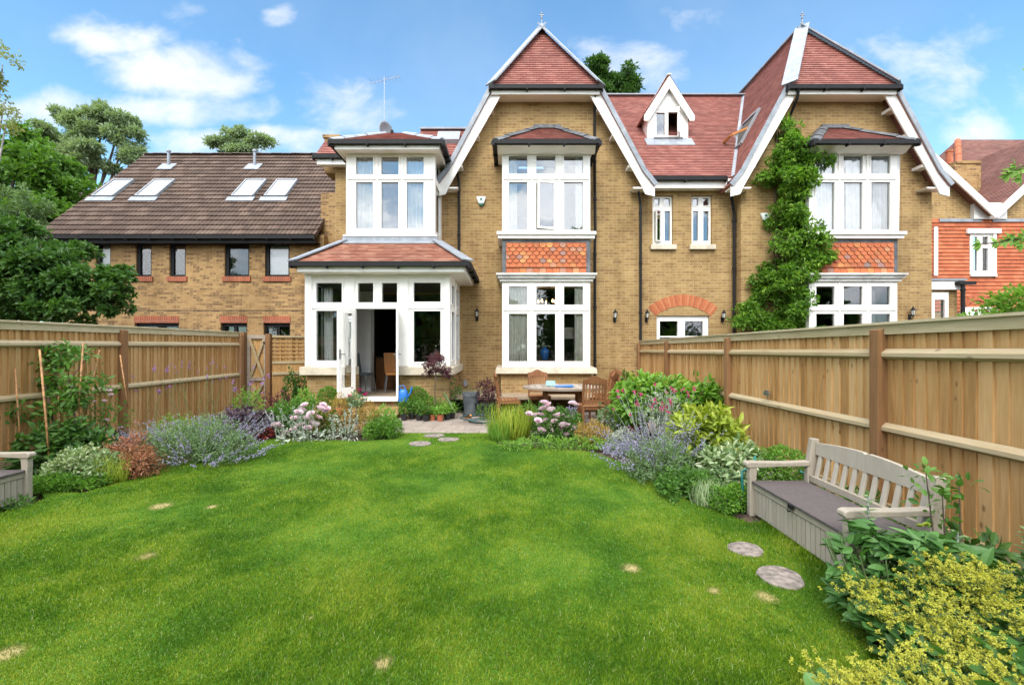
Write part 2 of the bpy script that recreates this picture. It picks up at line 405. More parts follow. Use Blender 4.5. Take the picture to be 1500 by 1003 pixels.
M['tile']=tilemat('plain_clay_tile',(.275,.10,.08),(.235,.085,.068),(.34,.145,.115),.18,mosscol=(.19,.13,.105))
M['tile_or']=tilemat('weathered_clay_tile',(.32,.135,.085),(.25,.095,.062),(.41,.22,.15),.25,mosscol=(.24,.15,.10))
M['tile_dk']=tilemat('dark_clay_tile',(.22,.10,.08),(.19,.085,.07),(.27,.14,.11),.3)
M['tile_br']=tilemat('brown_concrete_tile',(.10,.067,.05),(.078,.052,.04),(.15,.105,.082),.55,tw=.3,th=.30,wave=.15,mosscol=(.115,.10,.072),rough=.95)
M['white']=plain('white_paint',(.90,.88,.835),.4,.02,3,dirt=((.58,.56,.50),.22))
M['whitedirty']=plain('weathered_white_paint',(.66,.66,.63),.5,.08,4,dirt=((.25,.24,.2),.6))
M['stone']=plain('sill_stone',(.60,.53,.41),.85,.1,5,.2,60,dirt=((.34,.29,.2),.5))
M['black']=plain('black_plastic',(.012,.012,.013),.6,.1,5,spec=.25)
M['lead']=plain('lead_flashing',(.27,.30,.34),.5,.12,5,.15,20,dirt=((.5,.5,.5),.4))
M['leaddk']=plain('dark_ridge_tile',(.10,.105,.115),.6,.25,7,.2,20,dirt=((.3,.3,.3),.4))
M['mortar']=plain('mortar',(.5,.47,.42),.9,.15,20)
M['glass']=glassmat('window_glass',.02)
M['glass_hi']=glassmat('upper_window_glass',.10)
M['skyglass']=glassmat('skylight_glass',.75)
M['curtain']=plain('cream_curtain',(.86,.82,.72),.9,.06,8)
M['voile']=plain('white_voile',(.90,.90,.88),.9,.03,8)
M['room']=plain('room_plaster',(.30,.27,.23),.9,.05,3)
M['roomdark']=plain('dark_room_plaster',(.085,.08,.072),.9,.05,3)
M['roomwhite']=plain('white_room_wall',(.70,.70,.68),.8,.03,3)
M['roomfloor']=plain('room_floor',(.36,.28,.20),.5,.1,4)
M['kitchen']=woodmat('kitchen_wood',((.13,.055,.02),(.19,.085,.032),(.24,.12,.05)),.4)
M['orangewood']=woodmat('orange_wood',((.42,.17,.045),(.52,.23,.07),(.6,.30,.10)),.4)
M['fence']=woodmat('fence_boards',((.28,.145,.048),(.45,.26,.10),(.58,.38,.18)),.8)
M['fencerail']=woodmat('fence_rail_wood',((.28,.20,.105),(.39,.30,.175),(.48,.39,.255)),.85,False,((.36,.34,.18),.35))
M['fencecap']=woodmat('fence_cap_wood',((.30,.24,.13),(.43,.36,.22),(.54,.46,.31)),.85,False,((.30,.28,.14),.3))
M['fencepost']=woodmat('fence_post_wood',((.16,.08,.033),(.24,.125,.055),(.33,.19,.095)),.8)
M['fencegrey']=woodmat('grey_fence_wood',((.25,.20,.15),(.37,.32,.26),(.48,.43,.36)),.85,False)
M['teak']=woodmat('teak',((.15,.062,.026),(.25,.11,.045),(.36,.175,.08)),.55)
M['teakgrey']=woodmat('grey_teak',((.22,.17,.13),(.31,.26,.21),(.40,.35,.30)),.8,False)
M['bench']=woodmat('beige_bench_resin',((.30,.26,.205),(.37,.33,.27),(.44,.40,.335)),.55,True,kn_=0)
M['lid']=plain('dark_bench_lid',(.095,.078,.078),.6,.1,30,.2,80)
M['terracotta']=plain('terracotta',(.42,.13,.06),.85,.15,9,.15,40,dirt=((.5,.32,.22),.4))
M['potblack']=plain('black_pot',(.02,.021,.024),.5,.2,9)
M['potgrey']=plain('grey_pot',(.10,.115,.125),.7,.2,6)
M['soil']=plain('soil',(.075,.05,.032),.95,.4,14,.8,50)
M['teal']=plain('teal_metal',(.02,.16,.14),.4,.1,6)
M['bamboo']=plain('bamboo',(.45,.23,.09),.6,.3,18)
M['blue']=plain('blue_plastic',(.02,.16,.55),.35,.05,6)
M['ltblue']=plain('pale_blue_card',(.35,.68,.75),.6,.04,6)
M['hose']=plain('hose_rubber',(.05,.09,.09),.45,.2,9)
M['orangepl']=plain('orange_plastic',(.75,.25,.03),.4,.05,6)
M['grey']=plain('grey_plastic',(.25,.27,.29),.5,.05,6)
M['metal']=plain('grey_metal',(.35,.36,.38),.35,.1,6,metal=.8)
M['bark']=plain('bark',(.12,.085,.06),.95,.3,12,.8,25)
M['birchbark']=plain('birch_bark',(.5,.48,.44),.8,.35,12,.3,25)
M['stem']=plain('green_stem',(.10,.16,.05),.7,.2,12)
M['greystem']=plain('silver_stem',(.36,.40,.36),.8,.15,12)
M['alarm']=plain('alarm_casing',(.75,.78,.78),.35,.02,6)
M['green']=plain('green_plastic',(.02,.13,.09),.4,.02,6)
M['slab']=plain('stone_slab',(.25,.21,.18),.9,.3,24,.5,60,dirt=((.13,.12,.10),.7),dscale=11)
# ============================================================ ground, lawn, patio
def in_poly(x,y,poly):
    r=np.zeros(len(x),bool); n=len(poly); j=n-1
    for i in range(n):
        xi,yi=poly[i]; xj,yj=poly[j]
        c=((yi>y)!=(yj>y))&(x<(xj-xi)*(y-yi)/(yj-yi+1e-12)+xi); r^=c; j=i
    return r
mb=MB(); mb.add([(-300,-300,-.16),(300,-300,-.16),(300,300,-.16),(-300,300,-.16)],[(0,1,2,3)])
structure(mb.build('ground',M['soil']))
LAWN=[G(583,634),G(722,634)]+[G(*p) for p in ((728,650),(800,656),(870,662),(925,682),(965,706),(1010,732),(1060,752),(1098,766))]+\
     [(2.22,3.85),(2.22,2.9),(2.05,2.55),(1.86,2.25),(1.78,1.9),(1.9,1.2),(2.0,-5),(-6,-5),(-6.1,2.4),(-4.72,4.05),(-4.72,4.42)]+\
     [G(*p) for p in ((60,719),(120,722),(190,703),(240,684),(330,664),(372,648),(400,642),(470,643),(520,646),(578,643))]
SPOTS=[(*G(560,972),.045),(*G(925,832),.06),(*G(215,815),.06),(*G(1045,865),.04),(*G(1122,874),.06),(*G(8,958),.07),(*G(235,741),.09),(*G(310,742),.05),(*G(455,905),.02)]
def spotmask(g,c,k=1.0):
    sp=g.node('ShaderNodeSeparateXYZ',i_0=g.pos); p=g.node('ShaderNodeCombineXYZ',i_0=sp.outputs[0],i_1=sp.outputs[1]).outputs[0]
    nz=g.math('MULTIPLY',g.noise(g.pos,22,4,.7),.09)
    for x,y,r in SPOTS:
        d=g.math('ADD',g.vmath('DISTANCE',p,(x,y,0)),g.math('SUBTRACT',nz,.045)); f=g.math('MULTIPLY',g.math('SUBTRACT',1.0,g.smooth(d,r*.35,r*1.5)),k); c=g.mix(f,c,(.33,.27,.12))
    return c
def lawnmat():
    m,g=newmat('lawn_turf'); n=g.noise(g.scalev(g.pos,(1,.8,1)),1.1,5,.6,.3); n2=g.noise(g.pos,9,4,.7); n3=g.noise(g.pos,70,3)
    f=g.math('ADD',g.math('MULTIPLY',n,.7),g.math('MULTIPLY',n2,.3))
    c=g.ramp(f,[(.33,(.03,.09,.01)),(.5,(.065,.16,.018)),(.68,(.12,.22,.03))])
    c=g.mix(1.0,c,g.ramp(n3,[(.2,(.5,.5,.5)),(.8,(1.3,1.3,1.2))]),'MULTIPLY')
    c=spotmask(g,c)
    g.set(g.bs.inputs['Base Color'],c); g.bs.inputs['Roughness'].default_value=.9; g.bs.inputs['Specular IOR Level'].default_value=.1
    bump(g,n3,.8,.01); return m
mb=MB(); mb.prism(LAWN,-.15,0.0,XY); lawn=structure(mb.build('lawn',lawnmat()))
# soil of the borders (below lawn level, softly heaped)
def heap(name,x0,x1,y0,y1,z):
    nx,ny=int((x1-x0)/.12)+1,int((y1-y0)/.12)+1
    gx,gy=np.meshgrid(np.linspace(x0,x1,nx),np.linspace(y0,y1,ny)); rng=np.random.default_rng(3)
    gz=z+.018*np.sin(gx*7+gy*3)+.015*np.sin(gy*9-gx*4)+rng.normal(0,.006,gx.shape)
    V=np.stack([gx,gy,gz],-1).reshape(-1,3); i=np.arange(nx*ny).reshape(ny,nx)
    Fq=np.stack([i[:-1,:-1],i[:-1,1:],i[1:,1:],i[1:,:-1]],-1).reshape(-1,4)
    m=MB(); m.add(V,Fq); structure(m.build(name,M['soil'],smooth=True))
heap('flower_bed',-6.4,-2.12,2.4,10.6,-.05); heap('flower_bed',-.32,3.45,6.0,8.35,-.05); heap('flower_bed',1.9,3.45,.2,6.0,-.04); heap('flower_bed',1.9,3.45,8.35,11.6,-.05)
def pavemat():
    m,g=newmat('paving'); s=g.node('ShaderNodeSeparateXYZ',i_0=g.pos); v=g.node('ShaderNodeCombineXYZ',i_0=s.outputs[0],i_1=s.outputs[1]).outputs[0]
    t=g.node('ShaderNodeTexBrick',i_Vector=v,i_Color1=(.34,.285,.24),i_Color2=(.29,.245,.21),i_Mortar=(.15,.13,.11),i_Scale=1.0)
    t.inputs['Mortar Size'].default_value=.006; t.inputs['Brick Width'].default_value=.6; t.inputs['Row Height'].default_value=.45
    n=g.noise(g.pos,5,6,.7); c=g.mix(1.0,t.outputs[0],g.ramp(n,[(.3,(.7,.7,.68)),(.7,(1.12,1.1,1.08))]),'MULTIPLY')
    g.set(g.bs.inputs['Base Color'],c); g.bs.inputs['Roughness'].default_value=.85; bump(g,g.math('SUBTRACT',g.math('MULTIPLY',n,.4),t.outputs['Fac']),.5,.006); return m
mb=MB(); mb.box(-4.8,3.4,7.86,11.75,-.15,-.02); structure(mb.build('patio',pavemat(),bevel=.008))

# ============================================================ windows
RIM=.022
def window(parent,name,x0,x1,z0,z1,Y,panes,frame='white',glass='glass',th=.07,rim=.03,sill=None,mp=XZ,d=1,open_i=None,label=None):
    """frame plate with a proud casement ring round every pane; glass set back. d=+1: outside is towards smaller t"""
    m=MB(); plate(m,rect(x0,x1,z0,z1),panes,Y,Y+d*th,mp)
    for a in panes: ring(m,*a,rim,Y-d*.012,Y-d*.0005,mp)
    fr=m.build(name,M[frame],parent,label=label)
    gm=MB()
    for i,a in enumerate(panes):
        if i==open_i: continue
        gm.add([mp(a[0]-.005,a[2]-.005,Y+d*.035),mp(a[1]+.005,a[2]-.005,Y+d*.035),mp(a[1]+.005,a[3]+.005,Y+d*.035),mp(a[0]-.005,a[3]+.005,Y+d*.035)],[(0,1,2,3)])
        gm.add([mp(a[0]-.005,a[2]-.005,Y+d*.041),mp(a[1]+.005,a[2]-.005,Y+d*.041),mp(a[1]+.005,a[3]+.005,Y+d*.041),mp(a[0]-.005,a[3]+.005,Y+d*.041)],[(0,1,2,3)])
    gm.build('pane',M[glass],fr)
    return fr
def px_panes(cols,rows,Y): return [(X(a,Y),X(b,Y),Z(d_,Y),Z(c,Y)) for c,d_ in rows for a,b in cols]
def curtain(x0,x1,z0,z1,Y,label,mat='curtain',group='curtains at the windows',seed=0,waves=None,flare=0.0):
    rng=random.Random(seed); n=max(16,int((x1-x0)*70)); wv=waves or max(3,(x1-x0)*11); V=[]; rows=8
    for j in range(rows):
        z=z1+(z0-z1)*j/(rows-1); t=j/(rows-1)
        for i in range(n):
            s=i/(n-1); a=.035*(.6+.4*t); x=x0+(x1-x0)*s+flare*t*s+.008*math.sin(s*23+seed)
            V.append((x,Y+a*math.sin(s*wv*6.28+seed+.5*math.sin(s*9+seed+t))+.01*math.sin(3*t+seed*2),z))
    f=[(j*n+i,j*n+i+1,(j+1)*n+i+1,(j+1)*n+i) for j in range(rows-1) for i in range(n-1)]
    m=MB(); m.add(V,f); o=m.build('curtain',M[mat],smooth=True); s=o.modifiers.new('cloth','SOLIDIFY'); s.thickness=.004
    return tag(o,label,'curtain',group)
def room(parent,x0,x1,y0,y1,z0,z1,mat='room',floor='roomfloor'):
    m=MB(); a=[(x0,y0,z0),(x1,y0,z0),(x1,y1,z0),(x0,y1,z0),(x0,y0,z1),(x1,y0,z1),(x1,y1,z1),(x0,y1,z1)]
    m.add(a,[(4,5,6,7),(1,2,6,5),(2,3,7,6),(3,0,4,7)]); w_=m.build('interior_wall',M[mat],parent)
    m=MB(); m.box(x0,x1,y0,y1,z0-.05,z0); m.build('interior_floor',M[floor],parent); return w_
def gutter(m,p,q,r=.055):
    """square-shouldered black eaves gutter with brackets"""
    p=Vector(p); q=Vector(q); m.bar(p,q,r*2,r*1.9); n=max(2,int((q-p).length/.75))
    for i in range(n+1):
        c=p+(q-p)*(i/n); dd=(q-p).normalized()*.018; m.bar(c-dd-Vector((0,0,.03)),c+dd-Vector((0,0,.03)),r*2.25,r*2.2)
def pipe(parent,pts,r=.036,mat='black',name='drainpipe'):
    m=MB(); m.tube(pts,r,10)
    for i in range(len(pts)-1):
        p,q=Vector(pts[i]),Vector(pts[i+1]); L=(q-p).length
        if L>1.2:
            for k in range(int(L/1.5)+1):
                c=p+(q-p)*((k+.15)/(int(L/1.5)+1)); m.tube([c,c+(q-p).normalized()*.05],r*1.35,10)
    return m.build(name,M[mat],parent,smooth=False)
def hipcap(m,p,q,wd=.17,n=None,th=.03):
    """row of bonnet / ridge pieces along a hip"""
    p=Vector(p); q=Vector(q); L=(q-p).length; n=n or max(1,int(L/.42)); d=(q-p).normalized()
    sx=d.cross(Vector((0,0,1))).normalized(); up=sx.cross(d).normalized()
    if up.z<0: up=-up
    for i in range(n):
        a=p+d*(L*i/n); b=p+d*(L*(i+1)/n-.012*(n>1)); l=.008*(i%2)
        prof=[(-wd/2,-.05),(-wd*.28,.004),(0,.03),(wd*.28,.004),(wd/2,-.05)]
        V=[c+sx*x+up*(z+th*(1-j)*.3+.012+l) for j,c in enumerate((a,b)) for x,z in prof]+[c+sx*x+up*(z-.03) for c in (a,b) for x,z in prof]
        f=[(k,k+1,k+6,k+5) for k in range(4)]+[(10+k,10+k+1,k+1,k) for k in range(4)]+[(5+k,6+k,16+k,15+k) for k in range(4)]
        m.add([tuple(v) for v in V],f)

def club_tiles(parent,x0,x1,z0,z1,Y,seed):
    rng=random.Random(seed); m=MB(); nx=12; wd=(x1-x0)/nx; g_=(z1-z0-.10)/7
    m.box(x0,x1,Y+.03,Y+.05,z0,z1,.3)
    for r in range(9):
        zb=z0+.0+g_*(r-.0)+.06; off=(r%2)*wd/2
        if r<1: zb=z0
        for k in range(-1,nx+1):
            xa=x0+k*wd+off+.004; xb=xa+wd-.008
            if xb<x0+.01 or xa>x1-.01: continue
            xa=max(xa,x0); xb=min(xb,x1); zt=min(zb+g_*1.5,z1); 
            if zt-zb<.05: continue
            rv=rng.random(); 
            if r in (0,1): pts=[(xa,zb),(xb,zb)]
            else:
                cx=(xa+xb)/2; rr=(xb-xa)/2; pts=[(cx+rr*math.cos(math.pi*(1+t/6)),zb+rr+rr*math.sin(math.pi*(1+t/6))*.95) for t in range(7)]
            pts=pts+[(xb,zt),(xa,zt)]
            ly=Y+(r%2)*.001
            V=[(x,ly-.032*(1-(z-zb)/max(.01,zt-zb))+.012*0,z) for x,z in pts]+[(x,ly+.022-.0*(z-zb),z) for x,z in pts]; n=len(pts)
            m.add(V,[tuple(range(n))]+[(i,(i+1)%n,n+(i+1)%n,n+i) for i in range(n)],rv)
    return m.build('tile_hanging',M['club'],parent)
def clubmat():
    m,g=newmat('club_tiles'); r=attr(g)
    c=g.ramp(r,[(0,(.40,.105,.038)),(.45,(.48,.14,.05)),(.72,(.31,.085,.035)),(.86,(.56,.23,.07)),(.97,(.30,.16,.13)),(1,(.18,.13,.12))])
    n=g.noise(g.pos,20,4); c=g.mix(1.0,c,g.ramp(n,[(.3,(.8,.8,.8)),(.7,(1.15,1.15,1.15))]),'MULTIPLY')
    g.set(g.bs.inputs['Base Color'],c); g.bs.inputs['Roughness'].default_value=.8; return m
M['club']=clubmat()

def bay(parent,dx,open_mid=True,top='glass_hi',low='glass'):
    YB=10.9; YW=11.7; xa,xb=X(735.5,YB)+dx,X(864.5,YB)+dx; sh=lambda P_:[(a[0]+dx,a[1]+dx,a[2],a[3]) for a in P_]
    cols=[(745.5,772.5),(785.5,813.5),(826,854)]
    # brick base, plinth, stone sill
    m=MB(); m.box(xa-.03,xb+.03,YB+.05,YW,.286,.835); m.box(xa-.06,xb+.06,YB+.02,YW,-.12,.189); m.build('bay_base',M['brick'],parent)
    m=MB(); m.box(xa-.045,xb+.045,YB+.03,YW,.19,.285); m.build('plinth',M['archred'],parent)
    m=MB(); m.hexa([(xa-.17,YB-.10,.85),(xb+.17,YB-.10,.85),(xb+.17,YW,.85),(xa-.17,YW,.85)],[(xa-.15,YB-.08,.985),(xb+.15,YB-.08,.985),(xb+.15,YW,1.035),(xa-.15,YW,1.035)])
    m.build('stone_sill',M['stone'],parent,bevel=.015)
    for nm,rows,zt,zb,gl,oi in (('bay_window',[(419.5,446.5),(459.5,529)],3.14,1.0,low,None),('bay_window',[(228.5,255),(267,336.7)],6.38,4.34,top,4 if open_mid else None)):
        fr=window(parent,nm,xa,xb,zb,zt,YB,sh(px_panes(cols,rows,YB)),glass=gl,open_i=oi)
        m=MB()      # corner posts, side lights, top plates
        hh=sorted({r for rr in rows for r in rr}); zs=[Z(r,YB) for r in (rows[0][0],rows[0][1],rows[1][0],rows[1][1])]
        for xs,d in ((xa,1),(xb,-1)):
            sm=MB(); hol=[(YB+.14,YB+.66,zs[1],zs[0]),(YB+.14,YB+.66,zs[3],zs[2])]
            plate(sm,rect(YB+.071,YW,zb,zt),hol,xs,xs+d*.07,YZ); sm.build('bay_side',M['white'],fr)
            gm=MB()
            for h in hol: gm.box(xs+d*.03,xs+d*.036,h[0]-.004,h[1]+.004,h[2]-.004,h[3]+.004)
            gm.build('pane',M[gl],fr)
        m.box(xa+.07,xb-.07,YB+.071,YW,zt-.05,zt-.002)
        # mullion mouldings on face
        for px in (779,820): xm=X(px,YB)+dx; m.box(xm-.018,xm+.018,YB-.03,YB-.0005,zb+.02,zt-.03)
        zm=Z(453,YB) if zt<4 else Z(261,YB); m.box(xa+.03,xb-.03,YB-.028,YB-.0007,zm-.035,zm+.012)
        m.build('moulding',M['white'],fr)
    # upper sill, lower cornice
    m=MB(); m.box(xa-.13,xb+.13,YB-.14,YW,4.285,4.365); m.box(xa-.10,xb+.10,YB-.09,YW,4.20,4.283); m.build('window_sill',M['white'],parent,bevel=.008)
    m=MB(); m.box(xa-.15,xb+.15,YB-.16,YW,3.285,3.335); m.box(xa-.11,xb+.11,YB-.11,YW,3.215,3.283); m.box(xa-.06,xb+.06,YB-.06,YW,3.142,3.213); m.build('cornice',M['whitedirty'],parent,bevel=.008)
    # tile hung panel with lead corners
    m=MB(); m.box(xa,xa+.10,YB-.012,YW,3.337,4.2); m.box(xb-.10,xb,YB-.012,YW,3.337,4.2); m.box(xa+.1,xb-.1,YB-.014,YB+.05,4.115,4.2); m.build('lead_trim',M['leaddk'],parent)
    club_tiles(parent,xa+.101,xb-.101,3.345,4.113,YB-.01,int(dx*3)+5)
    # eaves, gutter and hipped roof
    YE=10.5; e0,e1=X(724.5,YE)+dx,X(877,YE)+dx; ze=6.47
    m=MB(); m.box(xa-.12,xb+.12,YB-.14,YW,6.382,6.45); m.hexa([(xa-.1,YB-.12,6.3),(xb+.1,YB-.12,6.3),(xb+.1,YB-.02,6.3),(xa-.1,YB-.02,6.3)],[(e0+.06,YE+.06,6.4),(e1-.06,YE+.06,6.4),(e1-.06,YB-.02,6.4),(e0+.06,YB-.02,6.4)]); m.build('soffit',M['white'],parent)
    m=MB(); gutter(m,(e0-.02,YE,ze-.035),(e1+.02,YE,ze-.035)); gutter(m,(e0,YE,ze-.037),(e0,YW,ze-.037)); gutter(m,(e1,YE,ze-.037),(e1,YW,ze-.037)); m.build('gutter',M['black'],parent)
    t0,t1=X(784,YW)+dx,X(818,YW)+dx; zt=7.36
    rf=MB(); roofplane(rf,[(e0,YE,ze),(e1,YE,ze),(t1,YW,zt),(t0,YW,zt)]); roofplane(rf,[(e0,YW,ze),(e0,YE,ze),(t0,YW,zt)]); roofplane(rf,[(e1,YE,ze),(e1,YW,ze),(t1,YW,zt)])
    ro=rf.build('bay_roof',M['tile'],parent)
    m=MB(); hipcap(m,(e0,YE,ze+.01),(t0,YW-.02,zt),.30); hipcap(m,(e1,YE,ze+.01),(t1,YW-.02,zt),.30); m.box(t0-.05,t1+.05,YW-.12,YW-.005,zt-.04,zt+.05); m.build('ridge_tiles',M['leaddk'],ro)
    return xa,xb

def casement(parent,hx,hz0,hz1,wd,Y,ang,glass='glass_hi',hinge='right',fw=.045,name='casement'):
    """open sash hinged at x=hx; ang = degrees swung out towards -Y"""
    s=-1 if hinge=='right' else 1; a=R(ang); c=MB(); gm=MB()
    ca,sa=math.cos(a)*s,math.sin(a)
    mp=lambda u,z,t:(hx+u*ca-t*sa*s*0+t*sa*(1 if s<0 else -1)*1.0*0+ (t*sa if s<0 else -t*sa), Y-u*sa-t*abs(math.cos(a)), z)
    plate(c,rect(0,wd,hz0,hz1),[(fw,wd-fw,hz0+fw,hz1-fw)],0,.045,mp)
    o=c.build(name,M['white'],parent)
    for t in (.018,.026): gm.add([mp(fw-.004,hz0+fw-.004,t),mp(wd-fw+.004,hz0+fw-.004,t),mp(wd-fw+.004,hz1-fw+.004,t),mp(fw-.004,hz1-fw+.004,t)],[(0,1,2,3)])
    gm.build('pane',M[glass],o); return o

GC=.87; GS=1.85; RZ=10.87; GY=11.35   # gable centre, slope, ridge height, bargeboard plane
def gable(parent,dx,lefttip=5.72,righttip=5.72):
    c=GC+dx; hw=lambda z:(RZ-z)/GS; YW=11.7; zh=8.24; YA=12.87
    # wall above eaves
    m=MB(); plate(m,[(c-hw(5.95)+.12,5.95),(c+hw(5.95)-.12,5.95),(c+hw(8.2)-.10,8.2),(c-hw(8.2)+.10,8.2)],[(c-.95,c+.95,5.9499,6.9)],YW,YW+.3)
    m.build('gable_wall',M['brick'],parent)
    # roof
    zf=5.74; hf=hw(zf); hh=hw(zh); rf=MB(); YB_=20.0; YF=GY-.04; YH=11.22
    sp=.22   # sprocket: flared foot
    rf1=MB()
    for s in (-1,1):
        a=[(c+s*hw(zf+.35),YF,zf+.35),(c+s*hw(zf+.35),YB_,zf+.35),(c+s*.001,YB_,RZ),(c+s*.001,YA,RZ),(c+s*hh,YF,zh)]
        roofplane(rf1,a if s>0 else [a[1],a[0],a[4],a[3],a[2]])
        b=[(c+s*(hf+.10),YF,zf-.02),(c+s*(hf+.10),YB_,zf-.02),(c+s*hw(zf+.35),YB_,zf+.35),(c+s*hw(zf+.35),YF,zf+.35)]
        roofplane(rf1,b if s>0 else [b[1],b[0],b[3],b[2]])
    roofplane(rf1,[(c-hh,YH,zh),(c+hh,YH,zh),(c,YA,RZ)],.1,.016)
    ro=rf1.build('gable_roof',M['tile'],parent)
    # lead hips, verge edge, ridge
    m=MB()
    for s in (-1,1):
        m.bar((c+s*(hh+.0),YH-.03,zh+.03),(c,YA-.03,RZ+.07),.36,.035,up=(s*.42,-.42,.52))
        m.bar((c+s*(hw(zf+.35)-.02),YF-.016,zf+.345),(c+s*(hh-.01),YF-.016,zh+.0),.11,.03,up=(0,-1,0))
        m.bar((c+s*(hf+.09),YF-.016,zf-.03),(c+s*(hw(zf+.35)-.02),YF-.016,zf+.345),.11,.03,up=(0,-1,0))
    m.bar((c,YA-.02,RZ+.045),(c,YB_,RZ+.045),.24,.04); m.build('ridge_lead',M['lead'],ro)
    m=MB(); m.lathe([(.07,-.05),(.06,.04),(.02,.08),(.016,.20),(.035,.23),(.016,.26),(.014,.34),(.03,.37),(.0,.42)],(c,YA-.03,RZ+.06),12)
    m.bar((c-.07,YA-.03,RZ+.06+.32),(c+.07,YA-.03,RZ+.06+.32),.02,.022); m.build('finial',M['lead'],ro,smooth=False)
    # bargeboards
    bw=.33; m=MB(); n=math.hypot(1,GS)
    def board(s):
        # outer edge follows roof underside; inner edge parallel, bw lower
        off=bw*n/GS*1.0
        zt=zh-.06; zb=zf-.02
        o_t=(c+s*(hw(zt)-.02),zt); o_b=(c+s*(hw(zf+.33)-.02),zf+.33); o_f=(c+s*(hf+.07),zb)
        i_f=(c+s*(hf-off+.10),zb-.02); k=(c+s*(hf+.07),zb-.1); i_f2=(c+s*(hf-off+.20),zb-.24); k2=(c+s*(hf+.07),zb-.30)
        i_t=(c+s*(hw(zt)-off),zt)
        poly=[o_t,o_b,o_f,k2,i_f2,i_f,i_t]
        if s>0: poly=poly[::-1]
        m.prism(poly,GY,GY+.045,XZ)
        m.prism([(p[0],p[1]) for p in ([(c+s*(hw(zf+.33)-.02+.0),zf+.33),(c+s*(hw(zt)-.02),zt),(c+s*(hw(zt)-.075),zt),(c+s*(hw(zf+.33)-.075),zf+.33)])],GY-.03,GY-.0005,XZ)
    board(-1); board(1)
    m.box(c-hh+.02,c+hh-.02,YH+.06,YH+.10,8.03,8.17)
    m.build('bargeboard',M['white'],parent,bevel=.006)
    m=MB(); m.box(c-hh+.06,c+hh-.06,YH+.10,YW,8.06,8.09)
    for s in (-1,1): m.hexa([(c+s*(hf-.45),GY+.046,zf-.10),(c+s*(hf+.05),GY+.046,zf-.10),(c+s*(hf+.05),YW,zf-.10),(c+s*(hf-.45),YW,zf-.10)],[(c+s*(hf-.50),GY+.046,zf-.06),(c+s*(hf+.05),GY+.046,zf-.06),(c+s*(hf+.05),YW,zf-.06),(c+s*(hf-.50),YW,zf-.06)])
    m.build('soffit',M['white'],parent)
    for s in (-1,1):
        for z in (6.3,7.1,7.8): m=MB(); m.box(c+s*(hw(z)-.30),c+s*(hw(z)-.06),GY+.05,YW,z-.10,z-.02); m.build('purlin_end',M['white'],parent)
    m=MB(); gutter(m,(c-hh-.03,YH,zh-.06),(c+hh+.03,YH,zh-.06)); m.build('gutter',M['black'],parent)

# ============================================================ HOUSE A (centre left)
HA=thing('brick_house','yellow brick gabled house with white sunroom and upper bay at its left','house',(-.6,14,0))
YW=11.7; XL,XR=-4.73,3.47
hole_sun=(-4.45,-1.62,.3,2.95); hole_ul=(-4.2,-2.25,4.35,5.9); hole_b=(-.12,1.82,.95,3.1); hole_bu=(-.08,1.82,4.4,5.9501)
m=MB(); plate(m,rect(XL,XR,-.14,5.95),[hole_sun,hole_ul,hole_b,hole_bu],YW,YW+.3); plate(m,rect(XL,-1.72,5.9502,6.42),[],YW,YW+.3)
m.box(XL,XL+.3,YW+.301,20,-.14,6.4); m.box(XR-.3,XR,YW+.301,20,-.14,5.95); m.box(XL,XR,20,20.3,-.14,6.4)
m.build('wall',M['brick'],HA)
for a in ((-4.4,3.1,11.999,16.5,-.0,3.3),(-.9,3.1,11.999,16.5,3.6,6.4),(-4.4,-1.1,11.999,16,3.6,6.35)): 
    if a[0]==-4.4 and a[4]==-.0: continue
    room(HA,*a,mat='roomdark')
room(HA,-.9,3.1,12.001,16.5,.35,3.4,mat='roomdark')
gable(HA,0); xa,xb=bay(HA,0)
casement(HA,X(813,10.9),Z(336.5,10.9),Z(267.5,10.9),.46,10.875,13)
# left wing roof
m=MB(); zE=6.52; roofplane(m,[(-5.15,11.42,zE),(-2.6,11.42,zE),(-2.6,12.0,zE+.62),(-5.15,12.0,zE+.62)]); roofplane(m,[(-2.599,11.42,zE),(-1.3,11.42,zE),(-1.3,12.45,zE+1.15),(-2.599,12.45,zE+1.15)]); 
m.box(-5.15,-2.6,12.0,20,zE+.5,zE+.61); m.box(-2.599,-1.3,12.45,20,zE+1.0,zE+1.14)
ro=m.build('wing_roof',M['tile'],HA)
m=MB(); m.bar((-2.6,12.45,zE+1.18),(-1.2,12.45,zE+1.18),.2,.05); m.build('ridge_lead',M['lead'],ro)
m=MB(); xs=-2.05; m.hexa([(xs,11.86,7.03),(xs+.62,11.86,7.03),(xs+.62,12.2,7.41),(xs,12.2,7.41)],[(xs,11.80,7.12),(xs+.62,11.80,7.12),(xs+.62,12.14,7.50),(xs,12.14,7.50)]); sk_=m.build('skylight',M['grey'],ro)
m=MB(); gutter(m,(-5.17,11.38,zE-.05),(-4.2,11.38,zE-.05)); m.build('gutter',M['black'],HA)
m=MB(); m.box(-5.1,-4.0,11.42,11.46,zE-.24,zE-.08); m.box(-5.1,-4.0,11.46,11.7,zE-.2,zE-.17); m.build('fascia',M['white'],HA)
m=MB(); m.box(-5.16,-4.75,12.02,12.6,6.3,7.25); m.box(-5.2,-4.72,11.98,12.64,7.251,7.33); m.build('parapet',M['brick2'],HA)
